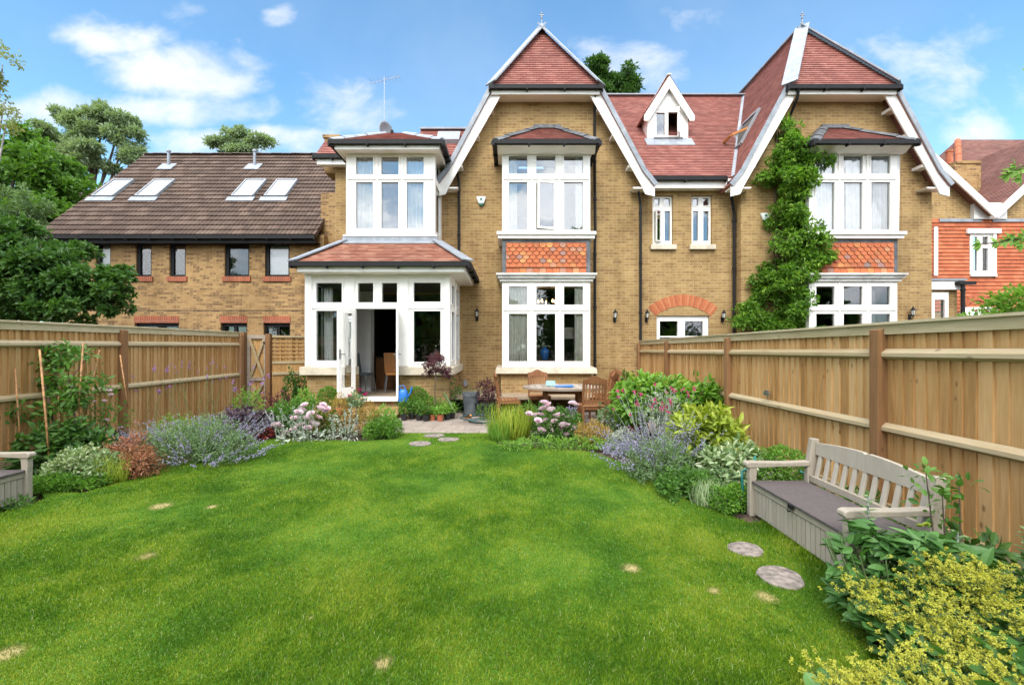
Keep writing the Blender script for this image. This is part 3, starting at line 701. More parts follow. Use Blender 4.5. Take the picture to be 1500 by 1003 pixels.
# upper left bay
YU=10.65
cu=[(521.6,546.5),(558.7,584),(595.6,620.8)]; ru=[(230,256),(267,335)]
x0,x1=X(507,YU),X(637,YU); z0,z1=4.24,6.22
fr=window(HA,'upper_bay_window',x0,x1,z0,z1,YU,px_panes(cu,ru,YU),glass='glass_hi')
zs=[Z(q,YU) for q in (230,256,267,335)]
for xs,d in ((x0,1),(x1,-1)):
    sm=MB(); hol=[(YU+.2,YU+.80,zs[1],zs[0]),(YU+.2,YU+.80,zs[3],zs[2])]; plate(sm,rect(YU+.071,YW,z0,z1),hol,xs,xs+d*.07,YZ); sm.build('bay_side',M['white'],fr)
    gm=MB(); [gm.box(xs+d*.03,xs+d*.036,h[0]-.004,h[1]+.004,h[2]-.004,h[3]+.004) for h in hol]; gm.build('pane',M['glass_hi'],fr)
m=MB()
for px in (552.6,589.8): xm=X(px,YU); m.box(xm-.018,xm+.018,YU-.03,YU-.0005,z0+.05,z1-.03)
zm=Z(261.5,YU); m.box(x0+.03,x1-.03,YU-.028,YU-.0007,zm-.03,zm+.03); m.build('moulding',M['white'],fr)
m=MB(); m.box(x0-.05,x1+.05,YU-.07,YW,4.19,4.238); m.build('window_sill',M['white'],HA,bevel=.006)
m=MB(); m.box(x0+.07,x1-.07,YU+.072,YW,z1-.04,z1-.002); m.build('ceiling_board',M['white'],HA)
YE=10.28; e0,e1=X(484,YE),X(648,YE); ze=6.38
m=MB(); m.box(e0+.08,e1-.08,YE+.05,YE+.09,6.19,6.335); m.box(e0+.08,e0+.12,YE+.091,YW,6.19,6.335); m.box(e1-.12,e1-.08,YE+.091,YW,6.19,6.335); m.box(e0+.1,e1-.1,YE+.092,YW,6.222,6.24); m.build('fascia',M['white'],HA)
m=MB(); gutter(m,(e0-.02,YE,ze-.05),(e1+.02,YE,ze-.05)); gutter(m,(e1,YE,ze-.052),(e1,YW,ze-.052)); gutter(m,(e0,YE,ze-.052),(e0,YW,ze-.052)); m.build('gutter',M['black'],HA)
ym=12.0; ta,tb=X(570,ym)-.1,X(592,ym)+.0; zt=7.38
m=MB(); roofplane(m,[(e0,YE,ze),(e1,YE,ze),(tb,ym,zt),(ta,ym,zt)]); roofplane(m,[(e0,12.6,ze),(e0,YE,ze),(ta,ym,zt)]); roofplane(m,[(e1,YE,ze),(e1,12.6,ze),(tb,ym,zt)])
ro=m.build('upper_bay_roof',M['tile'],HA)
m=MB(); hipcap(m,(e0,YE,ze+.01),(ta,ym,zt),.2); m.build('ridge_lead',M['lead'],ro); m=MB(); hipcap(m,(e1,YE,ze+.01),(tb,ym,zt),.2); m.build('ridge_lead',M['lead'],ro)
# sunroom
YS=9.8; sx0,sx1=X(447,YS),X(659,YS); XS=lambda p:X(p,YS); ZS=lambda p:Z(p,YS)
zb,zt=ZS(537),ZS(402)
pn=[(XS(463.5),XS(501),ZS(443),ZS(414.5)),(XS(463.5),XS(501),ZS(528),ZS(455)),(XS(524.5),XS(547),ZS(443),ZS(414.5)),(XS(559.5),XS(582),ZS(443),ZS(414.5)),
    (XS(606),XS(645.5),ZS(442),ZS(414)),(XS(606),XS(645.5),ZS(530),ZS(455.5))]
door=(XS(521),XS(582),zb-.001,ZS(452.5))
m=MB(); plate(m,rect(sx0,door[0],zb,zt),pn[:2],YS,YS+.08); plate(m,rect(door[1],sx1,zb,zt),pn[4:],YS,YS+.08); plate(m,rect(door[0]+.0003,door[1]-.0003,door[3],zt),pn[2:4],YS+.0003,YS+.0797)
for a in pn: ring(m,*a,.035,YS-.015,YS-.0005)
m2=[(447.5,457),(506,519),(585,598),(651,659)]
for a,b in m2: m.box(XS(a),XS(b),YS-.03,YS-.0006,zb+.02,zt-.02)
m.box(sx0+.1,sx1-.1,YS-.028,YS-.0007,ZS(452),ZS(447.5)); 
sf=m.build('sunroom_frame',M['white'],HA)
gm=MB()
for a in pn:
    for t in (.04,.046): gm.add([(a[0]-.004,YS+t,a[2]-.004),(a[1]+.004,YS+t,a[2]-.004),(a[1]+.004,YS+t,a[3]+.004),(a[0]-.004,YS+t,a[3]+.004)],[(0,1,2,3)])
gm.build('pane',M['glass'],sf)
for xs,d in ((sx0,1),(sx1,-1)):
    sm=MB(); h=[]
    for y0,y1 in ((YS+.22,YS+.78),(YS+1.02,YS+1.6)): h+=[(y0,y1,ZS(443),ZS(414.5)),(y0,y1,ZS(528),ZS(455))]
    plate(sm,rect(YS+.081,YW,zb,zt),h,xs,xs+d*.08,YZ)
    for a in h: ring(sm,*a,.035,xs-d*.015,xs-d*.0005,YZ)
    for y in (YS+.9,): sm.box(xs-d*.03,xs-d*.0006,y-.05,y+.05,zb+.02,zt-.02)
    sm.build('sunroom_side',M['white'],sf); gm=MB(); [gm.box(xs+d*.036,xs+d*.042,a[0]-.004,a[1]+.004,a[2]-.004,a[3]+.004) for a in h]; gm.build('pane',M['glass'],sf)
# stone band and brick base, with doorway gap
dxa,dxb=XS(519),XS(585); zs1,zs0=zb,ZS(549)
for nm,mat,z0_,z1_,o in (('stone_band','stone',zs0,zs1-.002,.09),('sunroom_base','brick',-.14,zs0-.001,-.03)):
    for bxs in (((sx0-o,dxa,YS-o,YS+.3,z0_,z1_),(sx0-o,sx0+.25,YS+.3005,YW-.001,z0_,z1_)),((dxb,sx1+o,YS-o,YS+.3,z0_,z1_),(sx1-.25,sx1+o,YS+.3005,YW-.001,z0_,z1_))):
        m=MB(); [m.box(*b_) for b_ in bxs]; m.build(nm,M[mat],HA,bevel=.01 if mat=='stone' else 0)
m=MB(); m.box(dxa-.02,dxb+.02,YS-.10,YS+.1,ZS(587),ZS(581)); m.build('threshold',M['white'],HA,bevel=.006)
m=MB(); m.box(dxa+.001,dxb-.001,YS+.0,YS+.3,-.14,ZS(587)-.001); m.box(-3.62,-2.46,YS-.33,YS-.031,-.14,.20); m.box(-3.62,-2.46,YS-.60,YS-.331,-.14,.07); m.build('doorstep',M['brick'],HA,bevel=.01)
# roof of sunroom
YE=9.42; e0,e1=X(427,YE),X(686,YE); ze=3.36; zt2=4.07
m=MB(); m.box(e0+.09,e1-.09,YE+.06,YE+.10,3.15,3.30); m.box(e1-.13,e1-.09,YE+.101,YW,3.15,3.30); m.box(e0+.09,e0+.13,YE+.101,YW,3.15,3.30); m.box(e0+.1,e1-.1,YE+.102,YW,3.142,3.165)
m.box(sx0-.02,sx1+.02,YS-.05,YW,zt+.001,3.14); m.build('fascia',M['white'],HA)
m=MB(); gutter(m,(e0-.02,YE,ze-.05),(e1+.02,YE,ze-.05)); gutter(m,(e1,YE,ze-.052),(e1,YW,ze-.052)); gutter(m,(e0,YE,ze-.052),(e0,YW,ze-.052)); m.build('gutter',M['black'],HA)
b0,b1=x0-.05,x1+.05; yt=YU-.03
m=MB(); roofplane(m,[(e0,YE,ze),(e1,YE,ze),(b1,yt,zt2),(b0,yt,zt2)]); roofplane(m,[(e1,YE,ze),(e1,YW,ze),(b1,YW,zt2),(b1,yt,zt2)]); roofplane(m,[(e0,YW,ze),(e0,YE,ze),(b0,yt,zt2),(b0,YW,zt2)])
ro=m.build('sunroom_roof',M['tile_or'],HA)
m=MB(); 
m.bar((e0,YE,ze+.03),(b0,yt,zt2+.04),.28,.03); m.bar((e1,YE,ze+.03),(b1,yt,zt2+.04),.28,.03); m.box(b0-.02,b1+.02,YU-.05,YU-.03,zt2-.06,4.185); m.hexa([(b0,YU-.20,zt2-.08),(b1,YU-.20,zt2-.08),(b1,YU-.03,zt2-.02),(b0,YU-.03,zt2-.02)],[(b0,YU-.20,zt2-.05),(b1,YU-.20,zt2-.05),(b1,YU-.03,zt2+.03),(b0,YU-.03,zt2+.03)])
m.build('ridge_lead',M['lead'],ro)
# french doors
def leaf(hx,ang,wd,side):
    zb_,zt_=ZS(581)+.01,ZS(452.5)-.01; a=R(ang); s=side
    # direction from hinge along the leaf, and its normal
    u=Vector((math.cos(a)*s,-math.sin(a),0)); nn=Vector((u.y,-u.x,0))
    mp=lambda p,z,t:tuple(Vector((hx,YS-.01,0))+u*p+nn*t+Vector((0,0,z)))
    m=MB(); plate(m,rect(0,wd,zb_,zt_),[(.09,wd-.09,zb_+.22,zt_-.10)],-.022,.022,mp)
    d=m.build('french_door',M['white'],HA,bevel=.004); gm=MB()
    for t in (-.004,.004): gm.add([mp(.088,zb_+.218,t),mp(wd-.088,zb_+.218,t),mp(wd-.088,zt_-.098,t),mp(.088,zt_-.098,t)],[(0,1,2,3)])
    gm.build('pane',M['glass'],d); hm=MB(); 
    zh=zb_+.95
    for t in (-1,1):
        hm.prism([(wd-.06,zh-.1),(wd-.02,zh-.1),(wd-.02,zh+.1),(wd-.06,zh+.1)],t*.023,t*.032,mp); hm.prism([(wd-.15,zh-.01),(wd-.03,zh-.01),(wd-.03,zh+.012),(wd-.15,zh+.012)],t*.06,t*.075,mp); hm.prism([(wd-.05,zh-.012),(wd-.03,zh-.012),(wd-.03,zh+.012),(wd-.05,zh+.012)],t*.033,t*.06,mp)
    hm.build('handle',M['metal'],d)
leaf(XS(520),118,.47,1); leaf(XS(583),77,.47,1)
# sunroom / kitchen interior
m=MB(); m.box(sx0+.1,3.1,YS+.31,16.5,.30,.36); m.build('interior_floor',M['roomfloor'],HA)
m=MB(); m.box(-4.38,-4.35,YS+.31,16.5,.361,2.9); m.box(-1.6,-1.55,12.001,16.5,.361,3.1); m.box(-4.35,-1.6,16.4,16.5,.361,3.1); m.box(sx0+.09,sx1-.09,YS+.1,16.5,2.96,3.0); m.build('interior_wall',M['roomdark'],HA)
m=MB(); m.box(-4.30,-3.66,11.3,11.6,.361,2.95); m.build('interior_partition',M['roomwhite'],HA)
# drainpipes
pipe(HA,[(X(872,11.3),11.3,8.15),(X(871,11.55),11.55,7.7),(X(871,11.62),11.62,7.2),(X(871,11.62),11.62,6.6),(X(872,11.6),11.6,4.6),(X(871.5,11.62),11.62,4.2),(X(871.5,11.62),11.62,-.02)])
pipe(HA,[(X(872,10.5)+.05,10.55,6.4),(X(872,10.9),10.95,6.3),(X(871,11.3),11.3,6.0),(X(871,11.62),11.62,5.6)],.03)
pipe(HA,[(X(648,10.9),10.9,6.33),(X(668,11.6),11.6,6.3),(X(672,11.6),11.62,5.9),(X(672,11.62),11.62,3.5)],.034)
pipe(HA,[(3.33,11.5,5.6),(3.42,11.62,5.3),(3.42,11.62,-.02)],.036)
# ============================================================ HOUSE B (right) incl. recessed link
DX=7.66
HB=thing('brick_house','yellow brick gabled house covered with climber beside its tall right bay','house',(8.5,14,0))
c=GC+DX; bl,br=6.13,11.24; YC=12.0
hb1=(-.12+DX,1.82+DX,.95,3.1); hb2=(-.08+DX,1.82+DX,4.4,5.9501)
m=MB(); plate(m,rect(bl,br,-.14,5.95),[hb1,hb2],YW,YW+.3); m.box(bl,bl+.3,YW+.301,20,-.14,5.95); m.box(br-.3,br,YW+.301,20,-.14,6.1)
wn=[(X(956,YC),X(986,YC),Z(359,YC),Z(286,YC)),(X(1013,YC),X(1043,YC),Z(359,YC),Z(286,YC))]
ax0,ax1=X(962,YC),X(1039,YC); az1=Z(462,YC)
plate(m,rect(XR-.1,bl+.0005,-.14,6.08),wn+[(ax0,ax1,.5,az1)],YC,YC+.25); m.box(3.3,br,20,20.3,-.14,6.4)
m.build('wall',M['brick'],HB)
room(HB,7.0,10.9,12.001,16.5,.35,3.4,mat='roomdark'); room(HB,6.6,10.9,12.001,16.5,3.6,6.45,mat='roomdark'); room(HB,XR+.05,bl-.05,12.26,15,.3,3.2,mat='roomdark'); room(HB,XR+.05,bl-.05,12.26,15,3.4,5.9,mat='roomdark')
gable(HB,DX); bay(HB,DX,open_mid=False)
for i,(a,b) in enumerate(((956,986),(1013,1043))):
    o=a-956; Yf=YC+.09
    pn=px_panes([(o+960,o+967.5),(o+975,o+983)],[(289,300),(308,352)],YC); fr=window(HB,'window',X(a,YC)-.002,X(b,YC)+.002,Z(359,YC)-.002,Z(286,YC)+.002,Yf,pn,glass='glass_hi',rim=.02,open_i=(0+2 if i==0 else None))
    m=MB(); m.box(X(a,YC)-.07,X(b,YC)+.07,YC-.09,YC+.12,Z(366,YC),Z(359,YC)); m.build('stone_sill',M['stone'],fr,bevel=.008)
casement(HB,X(969,YC),Z(353,YC),Z(307,YC),.19,YC+.10,28,hinge='right',fw=.025)
# arched kitchen window with red brick arch
pn=px_panes([(967.5,994),(1004.5,1031)],[(470,492),(494,520)],YC)
fr=window(HB,'arched_window',ax0-.002,ax1+.002,.5,az1+.03,YC+.07,pn,rim=.02)
m=MB(); cx=(ax0+ax1)/2; hwid=(ax1-ax0)/2+.06
Rr=1.28; ang=math.asin((hwid+.16)/(Rr+.18)); zc=Z(432,YC)-Rr-.20
nv=29
for k in range(nv):
    t0=-ang+2*ang*k/nv+.006; t1=-ang+2*ang*(k+1)/nv-.006
    r0,r1=Rr-.10,Rr+.21
    m.prism([(cx+r0*math.sin(t0),zc+r0*math.cos(t0)),(cx+r0*math.sin(t1),zc+r0*math.cos(t1)),(cx+r1*math.sin(t1),zc+r1*math.cos(t1)),(cx+r1*math.sin(t0),zc+r1*math.cos(t0))],YC-.012,YC+.03,XZ,rnd=(k*.37)%1)
m.build('brick_arch',M['vouss'],HB)
m=MB(); pts=[(cx+(Rr-.085)*math.sin(t),zc+(Rr-.085)*math.cos(t)) for t in np.linspace(ang*.93,-ang*.93,15)]
pts=[p for p in pts if p[1]>az1+.031]
m.prism([(ax1-.02,az1+.031)]+pts+[(ax0+.02,az1+.031)],YC+.045,YC+.09,XZ); m.build('tympanum',M['brickred'],HB)
# heart hanger seen in the left arched light
# link roof
ey=11.72; ez=6.06; ry=15.75; rz=10.52; s_=(rz-ez)/(ry-ey)
hwR=lambda z:(RZ-z)/GS
m=MB(); roofplane(m,[(GC+hwR(ez)+.02,ey,ez),(c-hwR(ez)-.02,ey,ez),(c-hwR(rz),ry,rz),(GC+hwR(rz),ry,rz)],.1,.014)
roofplane(m,[(c-hwR(rz),ry,rz),(GC+hwR(rz),ry,rz),(GC+hwR(9),17,9.0),(c-hwR(9),17,9.0)])
ro=m.build('link_roof',M['tile'],HB)
m=MB(); m.bar((GC+hwR(rz)-.3,ry,rz+.03),(c-hwR(rz)+.3,ry,rz+.03),.24,.04); m.build('ridge_lead',M['lead'],ro); m=MB()
m.bar((c-hwR(ez)-.01,ey,ez+.03),(c-hwR(rz)-.01,ry,rz+.03),.20,.03,up=(-.6,-.4,.7)); m.build('ridge_lead',M['lead'],ro)
m=MB(); gutter(m,(3.55,ey-.05,ez-.05),(5.72,ey-.05,ez-.05)); m.build('gutter',M['black'],HB)
m=MB(); m.box(3.45,5.95,ey+.02,ey+.06,ez-.28,ez-.02); m.box(3.45,5.95,ey+.061,YC,ez-.27,ez-.24); m.build('fascia',M['white'],HB)
# dormer
YD=13.3; dl,dr=X(948.5,YD),X(1008,YD); db,dt=Z(205,YD)-.02,Z(163,YD); dcx=(dl+dr)/2; da=Z(113,YD)
D=MB(); zr=lambda y: ez+s_*(y-ey)
D.hexa([(dl,YD+.02,db),(dr,YD+.02,db),(dr,YD+2.2,db+.1),(dl,YD+2.2,db+.1)],[(dl,YD+.02,dt),(dr,YD+.02,dt),(dr,YD+2.2,dt),(dl,YD+2.2,dt)])
hole=(X(958,YD),X(997,YD),Z(202,YD),Z(161,YD))
D=MB(); plate(D,[(dl,db),(dr,db),(dr,dt+.05),(dcx,da-.28),(dl,dt+.05)],[hole],YD,YD+.08); D.box(dl,dl+.06,YD+.081,YD+1.7,db,dt+.02); D.box(dr-.06,dr,YD+.081,YD+1.7,db,dt+.02)
dm=D.build('dormer',M['white'],HB)
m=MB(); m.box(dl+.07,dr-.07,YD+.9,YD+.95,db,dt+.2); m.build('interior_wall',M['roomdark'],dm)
ew=.15; 
m=MB()
for s in (-1,1):
    a=[(dcx+s*((dr-dl)/2+ew),YD-.10,dt-.17),(dcx+s*((dr-dl)/2+ew),YD+2.3,dt-.17),(dcx,YD+2.6,da+.02),(dcx,YD-.10,da+.02)]
    roofplane(m,a if s>0 else [a[1],a[0],a[3],a[2]],.1,.012,.05)
m.build('dormer_roof',M['tile_dk'],dm)
m=MB(); hwd=(dr-dl)/2+ew; sl=(da+.02-(dt-.17))/hwd
for s in (-1,1):
    pl=[(dcx,da-.05),(dcx+s*(hwd-.01),dt-.20),(dcx+s*(hwd-.01),dt-.36),(dcx+s*(hwd-.14),dt-.36),(dcx,da-.42)]
    if s<0: pl=pl[::-1]
    m.prism(pl,YD-.14-.001*(s>0),YD-.10,XZ)
m.bar((dcx,YD-.14,da+.01),(dcx,YD+2.5,da+.01),.12,.035)
m.build('bargeboard',M['white'],dm,bevel=.005)
fr=window(HB,'dormer_window',hole[0]-.001,hole[1]+.001,hole[2]-.001,hole[3]+.001,YD+.015,[(X(961.5,YD),X(974,YD),Z(198,YD),Z(165,YD)),(X(979,YD),X(993.5,YD),Z(199,YD),Z(164,YD))],glass='glass_hi',rim=.02,open_i=1)
casement(HB,X(995,YD),Z(199.5,YD),Z(163.5,YD),.33,YD+.01,62,fw=.035)
m=MB(); m.box(dl+.18,dr-.18,YD-.06,YD-.001,db+.01,db+.075); m.build('dormer_sill',M['leaddk'],dm)
m=MB(); m.hexa([(dl-.1,YD-.28,zr(YD-.28)+.02),(dr+.1,YD-.28,zr(YD-.28)+.02),(dr+.1,YD,zr(YD)+.02),(dl-.1,YD,zr(YD)+.02)],[(dl-.1,YD-.28,zr(YD-.28)+.045),(dr+.1,YD-.28,zr(YD-.28)+.045),(dr+.1,YD,zr(YD)+.05),(dl-.1,YD,zr(YD)+.05)]); m.build('lead_apron',M['lead'],dm)
# open skylight on the left slope of the right gable
def sk_pt(y,z,h=0): # on slope, lifted h along normal
    x=c-hwR(z); n=Vector((-GS,0,1)).normalized(); return Vector((x,y,z))+n*h
y0,y1,z0_,z1_=12.6,13.5,7.35,8.35
m=MB()
fr_=[sk_pt(y0,z0_,.02),sk_pt(y1,z0_,.02),sk_pt(y1,z1_,.02),sk_pt(y0,z1_,.02)]
for i in range(4): m.bar(fr_[i],fr_[(i+1)%4],.08,.10,up=(-GS,0,1))
so=m.build('skylight',M['grey'],HB)
m=MB(); m.add([tuple(sk_pt(y,z,.03)) for y,z in ((y0,z0_),(y1,z0_),(y1,z1_),(y0,z1_))],[(0,1,2,3)]); m.build('opening',M['roomdark'],so)  # dark sheet standing in for the unlit room inside the frame
# pivoted sash
cz=(z0_+z1_)/2; cc=(sk_pt(y0,cz,.03)+sk_pt(y1,cz,.03))/2; up=Vector((1/GS,0,1)).normalized(); nn=Vector((-GS,0,1)).normalized(); th=R(-38)
d2=(up*math.cos(th)+nn*math.sin(th)); 
m=MB(); hy=Vector((0,(y1-y0)/2-.06,0)); hl=.55
q=[cc-d2*hl-hy,cc-d2*hl+hy,cc+d2*hl+hy,cc+d2*hl-hy]; nrm=d2.cross(Vector((0,1,0)))
for i in range(4): m.bar(q[i],q[(i+1)%4],.07,.06,up=nrm)
m.build('sash',M['orangewood'],so); m=MB(); m.add([tuple(v) for v in q],[(0,1,2,3)]); m.build('pane',M['glass_hi'],so)
# drainpipes of house B
pipe(HB,[(5.75,11.6,5.9),(5.98,11.85,5.4),(X(1075.5,11.9),11.9,5.15),(X(1075.5,11.9),11.9,-.02)],.04)
pipe(HB,[(X(1170,11.2),11.2,8.15),(X(1168,11.3),11.3,7.95),(X(1157,11.6),11.62,7.6),(X(1157,11.62),11.62,3.5)],.036)
# low side extension at far right
YX=12.6; m=MB(); plate(m,rect(br+.0,X(1402,YX),-.14,Z(424,YX)),[(X(1366,YX),X(1388,YX),Z(480,YX),Z(434,YX))],YX,YX+.2); m.build('side_wall',M['brick'],HB)
m=MB(); m.box(br+.0,X(1407,YX),YX-.12,YX+.8,Z(425,YX)+.002,Z(412,YX)); m.build('fascia',M['white'],HB,bevel=.01)
m=MB(); m.box(br+.0,X(1408.5,YX),YX-.16,YX+.9,Z(412,YX)+.002,Z(409,YX)); m.build('flat_roof',M['grey'],HB)
fr=window(HB,'window',br+.001,X(1388,YX),Z(480,YX),Z(428,YX)-.005,YX-.03,[(X(1367,YX),X(1382,YX),Z(470,YX),Z(439,YX))])
pipe(HB,[(X(1400,YX),YX-.2,Z(416,YX)),(X(1400,YX),YX-.2,-.1)],.05); m=MB(); m.bar((X(1392,YX),YX-.2,Z(416,YX)),(X(1416,YX),YX-.2,Z(416,YX)),.14,.09); m.build('gutter',M['black'],HB)

# ============================================================ HOUSE C (orange tile hung, far right)
HC=thing('tile_hung_house','orange tile hung house with a brown roof and chimney at the right edge','house',(14.5,16,0))
YO=14.0; xo=X(1352,YO); xe=21.0
def orow():
    m=MB(); z=Z(456,YO); top=Z(324,YO); g_=.118; rng=random.Random(4)
    wx0,wx1,wz0,wz1=X(1419,YO),X(1456,YO),Z(404,YO),Z(340,YO); ar=(X(1418,YO),X(1460,YO),0,Z(442,YO))
    while z<top:
        segs=[(xo,xe)]
        for h in ((wx0,wx1,wz0,wz1),):
            if z<h[3] and z+g_>h[2]+.02: segs=[(xo,h[0]),(h[1],xe)]
        for a,b in segs:
            x=a-rng.random()*.1
            while x<b:
                xn=min(x+.166,b); xs_=max(x,a)
                if xn-xs_>.01:
                    j=rng.uniform(0,.006); m.add([(xs_+.001,YO-.035-j,z),(xn-.001,YO-.035-j,z),(xn-.001,YO-.006,z+g_+.02),(xs_+.001,YO-.006,z+g_+.02),(xs_+.001,YO-.008,z),(xn-.001,YO-.008,z)],[(0,1,2,3),(0,4,5,1)],rng.random())
                x+=.166
        z+=g_
    return m
def hungmat():
    m,g=newmat('orange_hung_tiles'); r=attr(g); c=g.ramp(r,[(0,(.42,.11,.045)),(.5,(.49,.135,.055)),(1,(.53,.17,.075))])
    n=g.noise(g.pos,1.4,5,.7); c=g.mix(1.0,c,g.ramp(n,[(.35,(.72,.68,.66)),(.6,(1.05,1.05,1.05))]),'MULTIPLY')
    g.set(g.bs.inputs['Base Color'],c); g.bs.inputs['Roughness'].default_value=.85; return m
M['hung']=hungmat()
orow().build('tile_hanging',M['hung'],HC)
m=MB(); plate(m,rect(xo,xe,-.14,Z(324,YO)),[(X(1420,YO),X(1452,YO),Z(402,YO),Z(343,YO)),(X(1408,YO),X(1452,YO),.2,Z(450,YO))],YO,YO+.3)
vx=X(1445,YO); vz=Z(322,YO)
m2=[(X(1330,YO),vz+.02),(vx-.05,vz+.02),(X(1385,YO)-1.6,vz+3.0)]
plate(m,[(X(1330,YO),vz-.03),(vx+.1,vz-.03),(X(1372,YO)-.9,vz+2.6),(X(1330,YO),vz+2.6)],[],YO+.02,YO+.3)
plate(m,[(vx-.1,vz-.031),(xe,vz-.031),(xe,vz+3.0),(vx+3.1,vz+3.0)],[],YO+.021,YO+.3)
m.build('wall',M['brick'],HC)
m=MB(); m.box(X(1374,YO),X(1436,YO),YO-.06,YO+.02,Z(325.5,YO),Z(321,YO)); m.box(X(1452,YO),X(1498,YO),YO-.06,YO+.02,Z(325.5,YO),Z(321,YO)); m.build('lead_flashing',M['lead'],HC)
sl=.93
m=MB()
m.bar((vx-3.2,YO-.28,vz+3.2*sl+.06),(vx+.03,YO-.28,vz+.05),.05,.20,up=(0,0,1)); m.bar((vx-.03,YO-.285,vz+.05),(vx+3.2,YO-.285,vz+3.2*sl+.05),.05,.20,up=(0,0,1)); m.build('bargeboard',M['white'],HC)
m=MB()
roofplane(m,[(vx,YO-.3,vz+.12),(vx,22,vz+.12),(vx-3.3,22,vz+.12+3.3*sl),(vx-3.3,YO-.3,vz+.12+3.3*sl)]); 
roofplane(m,[(vx+.4,20,vz+.5),(vx+.4,YO-.3,vz+.5),(vx+3.6,YO-.3,vz+.14+3.6*sl),(vx+3.6,20,vz+.14+3.6*sl)])
# large brown roof behind: eave low on left, ridge climbing right in view
YR=17.5; roofplane(m,[(X(1408,15.2),15.2,Z(305,15.2)),(24,15.2,Z(305,15.2)),(24,YR+1.2,Z(232,YR)+1.3),(X(1440,YR)+.2,YR+1.2,Z(232,YR)+1.3)])
roofplane(m,[(X(1408,15.2),21,Z(305,15.2)),(X(1408,15.2),15.2,Z(305,15.2)),(X(1440,YR)+.2,YR+1.2,Z(232,YR)+1.3)])
m.build('roof',M['tile_dk'],HC)
m=MB(); hipcap(m,(X(1408,15.2),15.2,Z(303,15.2)),(X(1440,YR)+.2,YR+1.2,Z(232,YR)+1.33),.2); 
m.build('ridge_tiles',M['archred'],HC)
m=MB(); m.box(vx-.5,vx+.55,YO-.1,YO+.05,vz+.0,vz+.52); m.build('valley_lead',M['whitedirty'],HC)
YK=15.6; m=MB(); m.box(X(1398,YK),X(1437,YK),YK,YK+.8,Z(305,YK),Z(240,YK)); m.box(X(1400,YK),X(1436,YK),YK-.04,YK+.84,Z(240,YK)+.002,Z(236,YK)); ck=m.build('chimney',M['brick2'],HC)
m=MB(); m.lathe([(.13,0),(.11,.05),(.10,.42),(.12,.45),(.12,.5),(.08,.5)],(X(1403,YK),YK+.3,Z(236,YK)),14); m.build('chimney_pot',M['terracotta'],ck)
fr=window(HC,'window',X(1420,YO)-.001,X(1452,YO)+.001,Z(402,YO)-.001,Z(343,YO)+.001,YO-.02,px_panes([(1422.5,1430.5),(1437.5,1446)],[(347,359),(364,397)],YO),rim=.02)
m=MB(); m.box(X(1413,YO),X(1462,YO),YO-.10,YO-.036,Z(343,YO)+.002,Z(336,YO)); m.box(X(1452,YO)+.002,X(1456.5,YO),YO-.07,YO-.0,Z(404,YO),Z(343,YO)); m.box(X(1419,YO),X(1456.5,YO),YO-.09,YO-.037,Z(404,YO)-.03,Z(402,YO)-.002); m.build('window_surround',M['white'],fr)
m=MB(); acx=X(1430,YO); R0=.62
for k in range(15):
    t0=-.95+1.9*k/15+.004; t1=-.95+1.9*(k+1)/15-.004; zc_=Z(432,YO)-R0
    m.prism([(acx+r*math.sin(t),zc_+r*math.cos(t)) for r,t in ((R0-.19,t0),(R0-.19,t1),(R0,t1),(R0,t0))],YO-.06,YO+.02,XZ)
m.build('brick_arch',M['archred'],HC)
fr=window(HC,'window',X(1405,YO),X(1460,YO),.2,Z(450,YO),YO-.045,px_panes([(1420,1429),(1436,1446)],[(454,476)],YO))
m=MB(); m.box(X(1366,YO),X(1371.5,YO),YO-.06,YO-.036,Z(404,YO),Z(333,YO)); m.build('corner_board',M['white'],HC)

# ============================================================ HOUSE D (terrace left)
HD=thing('terraced_house','long brown roofed brick terrace behind the left fence','house',(-11,17,0))
YT=15.0; tx0,tx1=-15.4,-4.6
wl=[(140,162),(199,222),(248,272),(329,365),(388,424)]; wr=(405,357)
holes=[(X(a,YT),X(b,YT),Z(405,YT),Z(356,YT)) for a,b in wl]
lw=[(197,262),(323,362),(386,425)]
lh=[(X(a,YT),X(b,YT),.6,Z(473,YT)) for a,b in lw]
m=MB(); plate(m,rect(tx0,-6.45,-.14,5.35),holes+lh,YT,YT+.3); m.box(tx0,tx0+.3,YT+.301,23,-.14,5.3)
m.prism([(YT+.01,5.351),(22.6,5.351),(19,9.1)],tx0,tx0+.28,YZ)
m.box(-6.7,tx1,YT+.31,YT+.6,-.14,6.9); m.build('wall',M['brick2'],HD)
m=MB(); m.box(-6.5,-4.7,15.2,15.31,5.2,5.6); 
m=MB(); m.box(tx0+.31,-6.8,17,17.1,0,5.2); m.box(tx0+.31,-6.8,YT+.31,17,2.5,2.6); m.build('interior_wall',M['roomdark'],HD)
for i,(a,b) in enumerate(wl):
    h=holes[i]; big=i>2; fr=window(HD,'window',h[0]-.001,h[1]+.001,h[2]-.001,h[3]+.001,YT+.06,[(h[0]+.11,h[1]-.06,h[2]+.07,h[3]-.08)],frame='black',glass='glass',rim=.02)
    m=MB(); m.box(h[0]-.06,h[1]+.06,YT-.05,YT+.05,h[2]-.17,h[2]-.002); m.build('brick_sill',M['brickred'],fr)
    if i in (4,0): m=MB(); m.box(h[0]+.02,h[1]-.02,YT+.16,YT+.17,h[2]+.02,h[3]-.02); m.build('blind',M['voile'],fr)
for i,h in enumerate(lh):
    m=MB(); m.box(h[0]-.01,h[1]+.01,YT-.015,YT+.28,h[3]+.002,h[3]+.24); m.build('brick_lintel',M['brickred'],HD)
    window(HD,'window',h[0]-.001,h[1]+.001,h[2],h[3]+.001,YT+.1,[(h[0]+.08,(h[0]+h[1])/2-.05,h[2]+.1,h[3]-.12),((h[0]+h[1])/2+.05,h[1]-.08,h[2]+.1,h[3]-.12)],frame='black',rim=.02)
